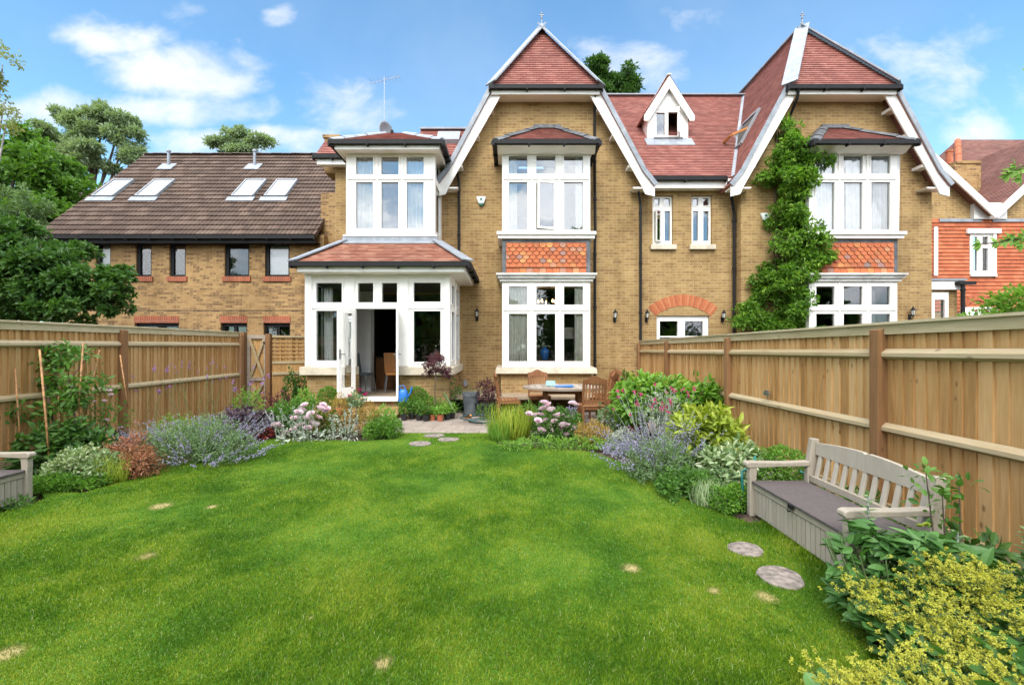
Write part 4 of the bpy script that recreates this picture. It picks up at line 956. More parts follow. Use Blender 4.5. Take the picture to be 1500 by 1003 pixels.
m=MB(); m.box(tx0,-6.5,YT-.006,YT-.0005,Z(454.3,YT)-.02,Z(454.3,YT)); m.build('damp_course',M['black'],HD)
e0,e1=-15.95,-6.57; m=MB()
roofplane(m,[(e0,14.6,5.25),(e1,14.6,5.25),(e1,19,9.85),(e0,19,9.85)],.30,.035,.1); roofplane(m,[(e1,23.4,5.25),(e0,23.4,5.25),(e0,19,9.85),(e1,19,9.85)],.30,.035,.1)
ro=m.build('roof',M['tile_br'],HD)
m=MB(); hipcap(m,(e0,19,9.87),(e1,19,9.87),.3,th=.02); m.build('ridge_tiles',M['tile_br2'] if 'tile_br2' in M else M['bark'],ro)
m=MB(); gutter(m,(e0,14.55,5.16),(e1,14.55,5.16),.06); m.box(e0,e1,14.62,14.66,4.98,5.17); m.box(e0,e1,14.661,YT,5.0,5.04); m.build('gutter',M['black'],HD)
def rp(x,y,h): # point on terrace roof
    n=Vector((0,-4.6,4.4)).normalized(); return Vector((x,y,5.25+(y-14.6)*4.6/4.4))+n*h
for k,(pxb,) in enumerate(((136,),(199,),(340,),(388,))):
    # bottom at screen y 288, top at 262
    yb=16.35; yt=17.25; xb=X(pxb+1,yb); wdt=.76
    m=MB(); q=[rp(xb,yb,.06),rp(xb+wdt,yb,.06),rp(xb+wdt,yt,.06),rp(xb,yt,.06)]
    for i in range(4): m.bar(q[i],q[(i+1)%4],.065,.10,up=(0,-1,1))
    s1=m.build('skylight',M['grey'],ro); m=MB(); m.add([tuple(rp(a,b,.09)) for a,b in ((xb,yb),(xb+wdt,yb),(xb+wdt,yt),(xb,yt))],[(0,1,2,3)]); m.build('pane',M['skyglass'] if 'skyglass' in M else M['glass_hi'],s1)
    m=MB(); m.hexa([rp(xb-.12,yb-.22,.03),rp(xb+wdt+.12,yb-.22,.03),rp(xb+wdt+.12,yb-.05,.03),rp(xb-.12,yb-.05,.03)],[rp(xb-.12,yb-.22,.055),rp(xb+wdt+.12,yb-.22,.055),rp(xb+wdt+.12,yb-.05,.075),rp(xb-.12,yb-.05,.075)]); m.build('lead_apron',M['lead'],s1)
for px in (247,373):
    y=18.2; p=rp(X(px,y),y,0); m=MB(); m.tube([p,p+Vector((0,0,.62))],.055,10); m.lathe([(.085,0),(.085,.05),(.06,.09)],p+Vector((0,0,.6)),10)
    m.hexa([rp(p.x-.3,y-.25,.03),rp(p.x+.3,y-.25,.03),rp(p.x+.3,y+.1,.03),rp(p.x-.3,y+.1,.03)],[rp(p.x-.3,y-.25,.05),rp(p.x+.3,y-.25,.05),rp(p.x+.3,y+.1,.05),rp(p.x-.3,y+.1,.05)]); m.build('vent_pipe',M['lead'],ro)
m=MB(); m.hexa([(-6.05,15.25,6.85),(-4.95,15.25,6.85),(-4.95,15.6,6.85),(-6.05,15.6,6.85)],[(-6.0,15.25,7.0),(-5.0,15.25,7.0),(-5.0,15.6,7.2),(-6.0,15.6,7.2)]); m.build('lead_flashing',M['lead'],HD)

# ============================================================ FENCES
def fence(name,label,p0,p1,zt0,zt1,posts,side,rails,gravel_top,seed,boardw=.105,wedge=.0):
    """p0->p1 ground line; side=+1: garden side lies to the left of the direction of travel"""
    p0=Vector((*p0,0)); p1=Vector((*p1,0)); L=(p1-p0).length; u=(p1-p0)/L; n=Vector((-u.y,u.x,0))*side
    r=thing(name,label,'fence',tuple((p0+p1)/2)); rng=random.Random(seed)
    pt=lambda s,t,z:tuple(p0+u*s+n*t+Vector((0,0,z))); zt=lambda s:zt0+(zt1-zt0)*s/L
    edges=[0]+[q for q in posts]+[L]
    for a,b in zip(edges[:-1],edges[1:]):
        if b-a<.3: continue
        m=MB(); s=a; k=0
        while s<b-.01:
            e=min(s+boardw+rng.uniform(-.008,.008),b); t1=rng.uniform(.004,.010); t2=rng.uniform(.018,.028)+wedge; rv=rng.random(); z0=gravel_top(s)-.02
            m.hexa([pt(s,-.01,z0),pt(e+.006,-.01,z0),pt(e+.006,t1,z0),pt(s,t2,z0)],[pt(s,-.01,zt(s)-.03),pt(e+.006,-.01,zt(e)-.03),pt(e+.006,t1,zt(e)-.03),pt(s,t2,zt(s)-.03)],rv); s=e
        m.build('fence_panel',M['fence'],r)
        for dz in rails:
            m=MB(); za,zb_=zt(a)+dz,zt(b)+dz; A=lambda s_,z:[pt(s_,.026,z-.045),pt(s_,.026,z+.05),pt(s_,.07,z+.012),pt(s_,.07,z-.02)]
            v=A(a,za)+A(b,zb_); m.add(v,[(0,1,2,3),(7,6,5,4),(0,4,5,1),(1,5,6,2),(2,6,7,3),(3,7,4,0)],rng.random()); m.build('rail',M['fencerail'],r)
        m=MB(); m.hexa([pt(a,.0265,zt(a)-.09),pt(b,.0265,zt(b)-.09),pt(b,.045,zt(b)-.09),pt(a,.045,zt(a)-.09)],[pt(a,.0265,zt(a)-.0),pt(b,.0265,zt(b)),pt(b,.045,zt(b)),pt(a,.045,zt(a))],rng.random())
        m.hexa([pt(a,-.04,zt(a)),pt(b,-.04,zt(b)),pt(b,.065,zt(b)),pt(a,.065,zt(a))],[pt(a,-.04,zt(a)+.03),pt(b,-.04,zt(b)+.03),pt(b,.065,zt(b)+.022),pt(a,.065,zt(a)+.022)],rng.random()); m.build('fence_cap',M['fencecap'],r)
        m=MB(); m.hexa([pt(a,-.015,-.14),pt(b,-.015,-.14),pt(b,.04,-.14),pt(a,.04,-.14)],[pt(a,-.015,gravel_top(a)),pt(b,-.015,gravel_top(b)),pt(b,.04,gravel_top(b)),pt(a,.04,gravel_top(a))],.5); m.build('gravel_board',M['fencerail'],r)
    for q in list(posts)+([L-.05] if L-posts[-1]>.3 else []):
        m=MB(); z=zt(q)+.0; m.hexa([pt(q-.05,-.02,-.15),pt(q+.05,-.02,-.15),pt(q+.05,.10,-.15),pt(q-.05,.10,-.15)],[pt(q-.05,-.02,z-.03),pt(q+.05,-.02,z-.03),pt(q+.05,.10,z-.045),pt(q-.05,.10,z-.045)],rng.random()); m.build('post',M['fencepost'],r,bevel=.006)
    return r
fence('wooden_fence','tall featheredge wooden fence with brown posts behind the right bench',(3.44,.2),(3.42,11.62),1.78,1.66,[.8,3.83,6.62,9.3],1,[-.27,-.94],lambda s:.12,1)
fence('wooden_fence','tall featheredge wooden fence overgrown by climbers along the left border',(-6.33,1.0),(-6.33,10.15),1.84,1.84,[3.03,6.05,9.1],-1,[-.27,-.96],lambda s:.12,2,.082,.010)
# gate and trellis section
GA=thing('garden_gate','narrow wooden gate with crossed braces at the end of the left fence','gate',(-5.9,10.25,0))
g0,g1=X(362,10.3),X(391,10.3)
m=MB(); x=g0; rng=random.Random(8)
while x<g1-.01: e=min(x+.09,g1); m.box(x,e-.003,10.34,10.36+rng.uniform(-.003,.003),.05,1.76,rng.random()); x=e
m.build('board_panel',M['fence'],GA)
m=MB(); zt_=1.80; m.box(g0,g0+.07,10.29,10.339,.05,zt_); m.box(g1-.07,g1,10.29,10.339,.05,zt_); m.box(g0+.071,g1-.071,10.29,10.339,zt_-.09,zt_); m.box(g0+.071,g1-.071,10.291,10.339,.72,.80); m.build('gate_frame',M['fencegrey'],GA)
m=MB(); m.bar((g0+.07,10.31,.80),(g1-.07,10.31,1.71),.03,.06,up=(0,0,1)); m.build('brace',M['fencerail'],GA); m=MB(); m.bar((g0+.07,10.28,1.70),(g1-.07,10.28,.81),.025,.06); m.build('brace',M['fencerail'],GA)
m=MB(); m.bar((g0+.07,10.31,.1),(g1-.07,10.31,.71),.03,.06); m.build('brace',M['fencerail'],GA)
m=MB(); m.box(g0-.12,g0-.01,10.2,10.32,-.1,1.86); m.build('post',M['fencepost'],GA,bevel=.006); m=MB(); m.box(g1+.01,g1+.12,10.2,10.32,-.1,1.82); m.build('post',M['fencepost'],GA,bevel=.006)
m=MB(); m.box(g1-.07,g1+.03,10.26,10.285,1.60,1.64); m.box(g1-.02,g1+.02,10.25,10.284,1.50,1.7); m.build('hinge',M['black'],GA)
TF=thing('trellis_fence','short wooden fence topped with square trellis between gate and sunroom','fence',(-5.1,10.6,0))
tp0=Vector((g1+.12,10.3,0)); tp1=Vector((-4.62,10.9,0)); u=(tp1-tp0).normalized(); L=(tp1-tp0).length; n=Vector((u.y,-u.x,0))
pt=lambda s,t,z:tuple(tp0+u*s+n*t+Vector((0,0,z)))
m=MB(); s=0
while s<L-.01: e=min(s+.1,L); m.hexa([pt(s,0,0),pt(e-.003,0,0),pt(e-.003,.018,0),pt(s,.018,0)],[pt(s,0,1.12),pt(e-.003,0,1.12),pt(e-.003,.018,1.12),pt(s,.018,1.12)],rng.random()); m.hexa([pt(s,-.03,1.12),pt(e-.003,-.03,1.12),pt(e-.003,-.02,1.12),pt(s,-.02,1.12)],[pt(s,-.03,1.75),pt(e-.003,-.03,1.75),pt(e-.003,-.02,1.75),pt(s,-.02,1.75)],rng.random()); s=e
m.build('fence_panel',M['fence'],TF)
m=MB(); bx=lambda s0,s1,t0,t1,z0,z1,rv=.5:m.hexa([pt(s0,t0,z0),pt(s1,t0,z0),pt(s1,t1,z0),pt(s0,t1,z0)],[pt(s0,t0,z1),pt(s1,t0,z1),pt(s1,t1,z1),pt(s0,t1,z1)],rv)
bx(0,L,-.01,.04,1.121,1.18); bx(0,L,-.01,.04,1.74,1.79); bx(0,L,.019,.05,.86,.93); m.build('rail',M['fencerail'],TF)
m=MB()
for k in range(10): s=.05+k*(L-.1)/9; bx(s-.012,s+.012,.0,.012,1.181,1.739)
for k in range(1,6): z=1.18+k*.56/6; bx(0,L,.0125,.024,z-.012,z+.012)
m.build('trellis',M['fence'],TF)

# ============================================================ BENCHES
def bench(label,group):
    """local frame: front faces -X, runs along +Y (0..L), depth in +X"""
    L,Dp,H=1.22,.60,.70; b=thing('storage_bench',label,'bench',(0,0,0),group)
    m=MB(); m.box(.05,Dp-.06,.05,L-.05,.02,.30); m.build('storage_box',M['bench'],b)
    m=MB(); y=.055
    while y<L-.06: e=min(y+.052,L-.055); m.box(.038,.049,y+.003,e-.003,.03,.245,random.random()*.5); y=e
    m.build('front_panel',M['bench'],b)
    m=MB(); m.box(.030,.0495,.05,L-.05,.25,.30); m.build('top_rail',M['bench'],b,bevel=.005)
    m=MB(); m.box(.015,Dp-.10,.045,L-.045,.302,.325); m.build('lid',M['lid'],b,bevel=.006)
    m=MB(); m.box(.008,.0145,L/2-.03,L/2+.03,.275,.31); m.tube([(.0,L/2-.02,.27),(-.006,L/2,.255),(.0,L/2+.02,.27)],.005,6); m.build('latch',M['black'],b)
    for y0 in (0,L-.055):
        m=MB(); m.prism([(0,0),(.055,0),(.055,.30),(.065,.40),(.065,.44),(0,.44),(-.005,.36),(.0,.30)],y0,y0+.055,lambda a,z,t:(a,t,z)); m.build('leg',M['bench'],b,bevel=.006)
        m=MB(); m.prism([(Dp-.075,0),(Dp-.01,0),(Dp+.035,H),(Dp-.03,H+.005),(Dp-.075,.42)],y0,y0+.06,lambda a,z,t:(a,t,z)); m.build('back_post',M['bench'],b,bevel=.008)
        m=MB(); m.prism([(-.02,.44),(-.035,.46),(-.03,.485),(.0,.495),(.3,.49),(Dp-.055,.50),(Dp-.055,.455),(.25,.45),(.07,.44)],y0-.006,y0+.066,lambda a,z,t:(a,t,z)); m.build('armrest',M['bench'],b,bevel=.008)
    # back: shaped top rail with two arches meeting in a notch
    ys=np.linspace(.061,L-.061,41); top=[]
    for y in ys:
        t=abs((y-L/2)/(L/2-.06)); z=H-.035+.045*math.sin(math.pi*min(1,(1-t)*.5+.02)) if t>.0 else H
        if t<.04: z-=.012
        top.append((y,z))
    poly=[(y,H-.135) for y in ys[::-1]]; poly=top+poly
    q=MB(); bx_=Dp-.005
    for i in range(len(ys)-1):
        a,c_=top[i],top[i+1]; q.hexa([(bx_-.005,a[0],H-.135),(bx_-.005,c_[0],H-.135),(bx_+.03,c_[0],H-.135),(bx_+.03,a[0],H-.135)],[(bx_,a[0],a[1]),(bx_,c_[0],c_[1]),(bx_+.035,c_[0],c_[1]),(bx_+.035,a[0],a[1])],.5)
    q.build('back_rail',M['bench'],b)
    for k in range(11):
        y=.115+k*(L-.23)/10; m=MB(); m.hexa([(bx_-.045,y-.02,.36),(bx_-.045,y+.02,.36),(bx_-.025,y+.02,.36),(bx_-.025,y-.02,.36)],[(bx_-.0,y-.02,H-.13),(bx_-.0,y+.02,H-.13),(bx_+.02,y+.02,H-.13),(bx_+.02,y-.02,H-.13)],.5); m.build('slat',M['bench'],b,bevel=.003)
    m=MB(); m.box(bx_-.06,bx_-.02,.061,L-.061,.325,.375); m.build('lower_rail',M['bench'],b)
    return b
b1=bench('beige storage bench with grey lid and slatted back along the right fence','beige storage benches')
b2=copy_tree(b1); b2['label']='beige storage bench cut off by the left edge of the photo'
place(b1,(2.16,2.80,0)); place(b2,(-4.78,4.36,0),R(180))
# ============================================================ patio furniture
def chair(label):
    c_=thing('garden_chair',label,'chair',(0,0,0),'slatted teak chairs round the patio table'); t=M['teak']
    sx=.23
    m=MB()
    for k in range(6): y=-.21+k*.078; m.box(-sx,sx,y,y+.066,.42,.44,k/6)
    m.build('seat',t,c_,bevel=.004)
    m=MB(); m.box(-sx+.05,sx-.05,-.215,-.19,.36,.419); m.box(-sx+.05,sx-.05,.205,.23,.36,.419); m.box(-sx+.005,-sx+.03,-.19,.2,.361,.419); m.box(sx-.03,sx-.005,-.19,.2,.361,.419); m.build('seat_frame',t,c_)
    for s in (-1,1):
        m=MB(); m.box(s*sx-.024*(s>0)-.0*(s<0),s*sx+.024*(s<0)+.0,-.225,-.18,0,.419); m.build('leg',t,c_,bevel=.004)
        m=MB(); pts=[(.235,0),(.225,.25),(.215,.45),(.235,.65),(.29,.93)]; a=s*sx; b=a-s*.042
        for (y0,z0),(y1,z1) in zip(pts[:-1],pts[1:]): m.hexa([(min(a,b),y0-.022,z0),(max(a,b),y0-.022,z0),(max(a,b),y0+.022,z0),(min(a,b),y0+.022,z0)],[(min(a,b),y1-.02,z1),(max(a,b),y1-.02,z1),(max(a,b),y1+.02,z1),(min(a,b),y1+.02,z1)])
        m.build('leg',t,c_)
    n=17; m=MB()
    for i in range(n-1):
        x0,x1=-sx+2*sx*i/(n-1),-sx+2*sx*(i+1)/(n-1); f=lambda x:.945+.05*math.exp(-(x/.10)**2)+.012*math.cos(x/sx*math.pi)
        m.hexa([(x0,.258,.85),(x1,.258,.85),(x1,.292,.85),(x0,.292,.85)],[(x0,.275,f(x0)),(x1,.275,f(x1)),(x1,.305,f(x1)),(x0,.305,f(x0))])
    m.build('crest_rail',t,c_)
    m=MB(); m.box(-sx+.043,sx-.043,.205,.235,.50,.545); m.build('back_rail',t,c_)
    for k in range(6):
        x=-.155+k*.062; m=MB(); m.hexa([(x-.017,.212,.546),(x+.017,.212,.546),(x+.017,.228,.546),(x-.017,.228,.546)],[(x-.017,.262,.85),(x+.017,.262,.85),(x+.017,.28,.85),(x-.017,.28,.85)],k/6); m.build('slat',t,c_)
    return c_
PZ=-.02
ch=chair('teak chair seen from behind in front of the patio table, nearest the roses')
spots=[(X(866,8.45),8.45,R(180+4),None),(X(790,10.0),10.0,R(5),'teak chair behind the patio table below the tall bay window sill'),
 (X(745,9.3),9.3,R(97),'teak chair at left of the patio table seen edge on'),(X(882,9.5),9.5,R(-120),'teak chair to the right of the table, just behind the front chair'),
 (X(890,10.3),10.3,R(-60),'teak chair farthest right, against the brick wall')]
for i,(x,y,a,l) in enumerate(spots):
    o=ch if i==0 else copy_tree(ch)
    if l: o['label']=l
    place(o,(x,y,PZ),a)
tc_=(X(823,9.15),9.15,PZ); TB=thing('patio_table','weathered oval wooden patio table beneath the bay window','table',tc_)
m=MB(); rx,ry=.82,.66
for k in range(12):
    x0,x1=-rx+2*rx*k/12+.004,-rx+2*rx*(k+1)/12-.004; ys=lambda x: ry*math.sqrt(max(0,1-(x/rx)**2))*.93
    m.add([(tc_[0]+x,tc_[1]+s*ys(x),.665+z) for z in (0,.028) for x,s in ((x0,-1),(x1,-1),(x1,1),(x0,1))],[(3,2,1,0),(4,5,6,7),(0,1,5,4),(1,2,6,5),(2,3,7,6),(3,0,4,7)],(k*.37)%1)
m.build('tabletop',M['teakgrey'],TB)
m=MB(); n=48; V=[];
for rr,z in ((1.0,.66),(1.0,.70),(.93,.70),(.93,.66)):
    V+=[(tc_[0]+rx*rr*math.cos(2*math.pi*k/n),tc_[1]+ry*rr*math.sin(2*math.pi*k/n),z) for k in range(n)]
m.add(V,[(i*n+k,i*n+(k+1)%n,((i+1)%4)*n+(k+1)%n,((i+1)%4)*n+k) for i in range(4) for k in range(n)]); m.build('table_rim',M['teakgrey'],TB)
for a,b in ((-.35,-.25),(.35,-.25),(-.35,.25),(.35,.25)):
    m=MB(); m.box(tc_[0]+a-.035,tc_[0]+a+.035,tc_[1]+b-.035,tc_[1]+b+.035,PZ,.659); m.build('leg',M['teak'],TB,bevel=.005)
m=MB(); m.box(tc_[0]-.314,tc_[0]+.314,tc_[1]-.265,tc_[1]-.235,.56,.658); m.build('apron',M['teak'],TB); m=MB(); m.box(tc_[0]-.314,tc_[0]+.314,tc_[1]+.235,tc_[1]+.265,.56,.658); m.build('apron',M['teak'],TB)
m=MB(); m.box(X(800,9.2),X(812,9.2)+.02,9.2,9.3,.703,.79); m.box(X(800,9.2)+.01,X(812,9.2)+.01,9.21,9.29,.791,.80); tag(m.build('tissue_box',M['ltblue'],bevel=.006),'small pale blue box standing on the patio table','box')
m=MB(); 
m.hexa([(X(812,9.1),8.95,.702),(X(838,9.1),8.9,.702),(X(839,9.1),9.2,.702),(X(814,9.1),9.22,.702)],[(X(812,9.1),8.95,.715),(X(838,9.1),8.9,.73),(X(839,9.1),9.2,.73),(X(814,9.1),9.22,.713)]); tag(m.build('folder',M['blue'],bevel=.003),'flat blue folder lying on the patio table','folder')

# ============================================================ wall lanterns, alarms, dish, aerial
def lantern(x,y,z,label):
    l=thing('wall_lantern',label,'lantern',(x,y,z),'black coach lanterns on the brick walls')
    m=MB(); m.box(x-.035,x+.035,y-.02,y-.001,z-.06,z+.08); m.tube([(x,y-.02,z-.01),(x,y-.07,z-.05),(x,y-.11,z-.02),(x,y-.11,z+.03)],.012,8); m.build('bracket',M['black'],l)
    m=MB(); m.lathe([(.0,0),(.035,.0),(.04,.02),(.03,.03)],(x,y-.11,z+.03),6); m.lathe([(.062,.15),(.05,.185),(.02,.21),(.012,.25),(.0,.26)],(x,y-.11,z+.03),6)
    for k in range(6):
        a=math.pi*k/3; m.tube([(x+.036*math.cos(a),y-.11+.036*math.sin(a),z+.055),(x+.055*math.cos(a),y-.11+.055*math.sin(a),z+.185)],.004,4)
    m.build('cage',M['black'],l)
    m=MB(); m.lathe([(.03,.0),(.048,.12)],(x,y-.11,z+.06),6); m.build('lamp_glass',M['lampglass'],l); return l
M['lampglass']=plain('frosted_glass',(.6,.6,.56),.2,.05,5)
lantern(X(699,YW),YW,Z(464,YW)-.05,'black coach lantern on the wall between sunroom and bay')
lantern(X(900,YW),YW,Z(466,YW)-.05,'black coach lantern between the bay window and the long drainpipe')
lantern(X(946.5,YC),YC,Z(466,YC)-.05,'black coach lantern on the left of the red brick arch')
lantern(X(1057.5,YC),YC,Z(466,YC)-.05,'black coach lantern on the right of the red brick arch')
lantern(X(1332,YW),YW,Z(462,YW)-.05,'black coach lantern whose tip shows above the right fence')
def alarm(x,y,z,label):
    a=thing('burglar_alarm',label,'alarm box',(x,y,z),'white alarm boxes'); m=MB()
    m.prism([(x-.125,z+.10),(x-.115,z+.13),(x+.115,z+.13),(x+.125,z+.10),(x+.07,z-.05),(x-.07,z-.05)][::-1],y-.07,y-.001,XZ); m.build('casing',M['alarm'],a,bevel=.01)
    m=MB(); m.prism([(x-.07,z-.052),(x-.04,z-.11),(x+.04,z-.11),(x+.07,z-.052)],y-.068,y-.002,XZ); m.build('strobe',M['green'],a,bevel=.006)
    m=MB(); m.lathe([(.0,0),(.03,0)],(0,0,0),16); m=MB(); m.prism([(x+.035*math.cos(t),z+.055+.03*math.sin(t)) for t in np.linspace(0,2*math.pi,15)[:-1]],y-.0735,y-.0705,XZ); m.prism([(x-.06,z+.0),(x+.06,z+.0),(x+.06,z+.008),(x-.06,z+.008)],y-.0735,y-.0705,XZ); m.build('badge',M['green'],a)
alarm(X(705,YW),YW,Z(296,YW),'white alarm box with green base left of the upper bay window')
alarm(X(1120,YW),YW,Z(320,YW),'white alarm box with green base beside the climbing plant')
DZ=thing('satellite_dish','grey satellite dish on a short mast above the flat bay roof','satellite dish',(X(563,12.1),12.1,7.2))
x,y,z=X(562,12.1),12.1,7.2
m=MB(); m.tube([(x-.04,y,z-.05),(x-.04,y,z+.35)],.018,8); m.build('mast',M['grey'],DZ)
m=MB(); V=[];nr=6;na=20
for i in range(nr):
    r=.27*i/(nr-1)
    for k in range(na): a=2*math.pi*k/na; V.append((x+.02+.9*r*r,y+r*math.cos(a)*.9,z+.27+r*math.sin(a)))
m.add(V,[(i*na+k,i*na+(k+1)%na,(i+1)*na+(k+1)%na,(i+1)*na+k) for i in range(nr-1) for k in range(na)]); o=m.build('reflector',M['grey'],DZ,smooth=True); s=o.modifiers.new('t','SOLIDIFY'); s.thickness=.012
o.rotation_euler=(0,0,R(-35))
m=MB(); m.tube([(x,y-.02,z+.08),(x+.2,y-.18,z+.1),(x+.28,y-.22,z+.14)],.01,6); m.box(x+.26,x+.33,y-.26,y-.19,z+.12,z+.19); m.build('receiver',M['black'],DZ)
AE=thing('tv_aerial','thin television aerial mast rising behind the satellite dish','aerial',(X(563,13),13,7.2)); x,y=X(563,13),13; za=Z(122,13)
m=MB(); m.tube([(x,y,7.3),(x,y,za+.2)],.008,6); m.build('mast',M['metal'],AE)
m=MB(); m.tube([(x-.45,y+.1,za+.05),(x+.5,y-.1,za+.15)],.007,5)
for k in range(9): t=k/8; px_=x-.4+.85*t; m.tube([(px_,y-.15,za+.055+.1*t),(px_,y+.15,za+.055+.1*t)],.0025,4); m.tube([(px_,y,za-.06+.1*t),(px_,y,za+.17+.1*t)],.0025,4)
m.build('antenna',M['metal'],AE)
# outside tap box / meter on wall
m=MB(); x,z=X(682,YW),Z(561,YW); m.box(x-.05,x+.05,YW-.07,YW-.001,z-.06,z+.08); m.box(x-.03,x+.03,YW-.09,YW-.07,z-.09,z-.02); tag(m.build('outdoor_socket',M['grey'],bevel=.008),'small grey outdoor socket low on the wall beside the sunroom','socket')
# little wind ornament on the right fence
m=MB(); x,y,z=3.36,5.75,Z(578,5.75); m.tube([(x,y,z-.06),(x,y,z+.03)],.006,6); m.box(x-.02,x+.0,y-.06,y+.06,z-.01,z+.03); m.box(x-.03,x+.01,y-.02,y+.02,z+.03,z+.06); tag(m.build('hose_hook',M['metal']),'small grey metal hook screwed to the right fence','hook')

# ============================================================ things seen through the windows
cl=[]
YI=11.0
def cpx(a,b,t,bt,Y,label,**k): curtain(X(a,Y),X(b,Y),Z(bt,Y),Z(t,Y),Y,label,**k)
cpx(739,774,412,533,YI,'cream curtain filling the left panes of the ground floor bay window',seed=1)
cpx(841,862,412,533,YI,'cream curtain hanging right in the ground floor bay window',seed=2)
cpx(742,757,224,342,YI,'narrow cream curtain at the left of the middle gable upper window',seed=3)
cpx(843,858,224,342,YI,'pale curtain at the right of the middle gable upper window',seed=4)
cpx(513,546,224,342,10.78,'cream gathered curtain left in the upper bay over the sunroom',seed=5)
cpx(597,636,224,342,10.78,'pale curtain right in the upper bay over the sunroom',seed=6,mat='voile')
Yr=11.0
for i,(a,b,l) in enumerate(((1185,1234,'left'),(1238,1274,'centre'),(1278,1318,'right'))):
    curtain(X(a,Yr),X(b,Yr),Z(343,Yr),Z(222,Yr),Yr,'white net curtain in the %s panes of the right house upper bay'%l,mat='voile',seed=10+i,group='white net curtains in the right bay')
curtain(XS(464),XS(478),.95,2.9,10.15,'cream curtain at the left corner inside the sunroom',seed=21,mat='voile'); curtain(XS(484),XS(500),.95,2.9,10.7,'cream curtain beside the partition inside the sunroom',seed=22)
# vase, lamp, bulbs
vx_,vy_=X(798,11.5),11.5; zb_=Z(527,11.5); VT=thing('side_table','dark side table behind the ground floor bay window','table',(vx_,12.0,.35)); m=MB(); m.box(vx_-.6,vx_+.9,11.35,11.8,zb_-.04,zb_); m.build('tabletop',M['kitchen'],VT)
for a in (-.55,.85):
    m=MB(); m.box(vx_+a-.03,vx_+a+.03,11.4,11.75,.36,zb_-.041); m.build('leg',M['kitchen'],VT)
VA=thing('ginger_jar','blue and white ginger jar holding a dark plant in the bay window','vase',(vx_,vy_,zb_))
m=MB(); m.lathe([(.0,0),(.07,0),(.075,.03),(.12,.16),(.125,.22),(.09,.28),(.05,.30),(.06,.33),(.0,.33)],(vx_,vy_,zb_),24); m.build('jar',M['jar'] if 'jar' in M else M['blue'],VA,smooth=True)
lx,ly=X(832,11.9),11.9; LA=thing('table_lamp','table lamp with cream shade in the ground floor bay window','lamp',(lx,ly,zb_)); m=MB(); m.lathe([(.24,0),(.15,.30)],(lx,ly,Z(496,11.9)),24); m.build('lamp_shade',M['curtain'],LA,smooth=True)
m=MB(); m.lathe([(.09,0),(.09,.02),(.02,.05),(.04,.2),(.02,.35),(.015,.62)],(lx,ly,.9),14); m.build('lamp_base',M['black'],LA,smooth=True)
CHN=thing('chandelier','lit chandelier with candle bulbs behind the ground floor bay window','chandelier',(X(800,12.8),12.8,2.3))
cx_,cy_,cz_=X(801,12.8),12.8,Z(444,12.8)
mm,gg=newmat('lit_bulb'); em=gg.node('ShaderNodeEmission',i_0=(1,.52,.18),i_1=9.0); gg.l.new(em.outputs[0],gg.out.inputs[0]); M['bulb']=mm
m=MB(); m.tube([(cx_,cy_,cz_-.05),(cx_,cy_,3.39)],.01,6)
for k in range(5):
    a=2*math.pi*k/5+.3; m.tube([(cx_,cy_,cz_-.05),(cx_+.15*math.cos(a),cy_+.15*math.sin(a),cz_-.12),(cx_+.26*math.cos(a),cy_+.26*math.sin(a),cz_)],.008,6)
m.build('frame',M['black'],CHN)
for k in range(5):
    a=2*math.pi*k/5+.3; m=MB(); m.lathe([(.0,0),(.02,.02),(.024,.05),(.0,.11)],(cx_+.26*math.cos(a),cy_+.26*math.sin(a),cz_),10); m.build('bulb',M['bulb'],CHN,smooth=True)
# kitchen units and dining chairs seen through the open door
KU=thing('kitchen_unit','brown wooden kitchen unit with dark worktop inside the sunroom door','cabinet',(-3.2,13,.36)); 
m=MB(); 
for k in range(4): m.box(-3.72,-3.12,11.9+k*.62,11.9+k*.62+.60,.36,1.22,k/4)
m.build('cabinet',M['kitchen'],KU,bevel=.01); m=MB(); m.box(-3.75,-3.09,11.85,14.5,1.222,1.26); m.build('worktop',M['black'],KU)
WU=thing('tall_cupboard','tall brown cupboard at the back of the kitchen','cabinet',(-2.6,15,.36)); m=MB(); m.box(-3.1,-2.0,14.9,15.5,.36,2.6); m.build('cabinet',M['kitchen'],WU)
def inchair(x,y,rz,label,mat):
    c_=thing('dining_chair',label,'chair',(0,0,0)); m=MB(); m.box(-.21,.21,-.21,.21,.44,.50); m.build('seat',M[mat],c_,bevel=.02)
    m=MB(); n=8
    for i in range(n):
        a0,a1=-.21+.42*i/n,-.21+.42*(i+1)/n; f=lambda a:.2+.05*(1-(a/.21)**2)
        m.hexa([(a0,f(a0)-.02,.45),(a1,f(a1)-.02,.45),(a1,f(a1)+.01,.45),(a0,f(a0)+.01,.45)],[(a0*1.12,f(a0)+.07,1.0),(a1*1.12,f(a1)+.07,1.0),(a1*1.12,f(a1)+.1,1.0),(a0*1.12,f(a0)+.1,1.0)])
    m.build('backrest',M[mat],c_)
    for a in (-.18,.18):
        for b in (-.18,.18): m=MB(); m.tube([(a,b,.44),(a*1.25,b*1.25,0)],.014,8); m.build('leg',M['metal'],c_)
    return place(c_,(x,y,.36),rz)
inchair(X(577,11.2),11.2,R(20),'orange backed dining chair inside the open sunroom door','orangewood')
inchair(X(530,10.9),11.0,R(75),'grey dining chair seen edge on against the white partition','potgrey')
inchair(X(636,11.6),11.6,R(-30),'orange dining chair behind the right sunroom window','orangewood')

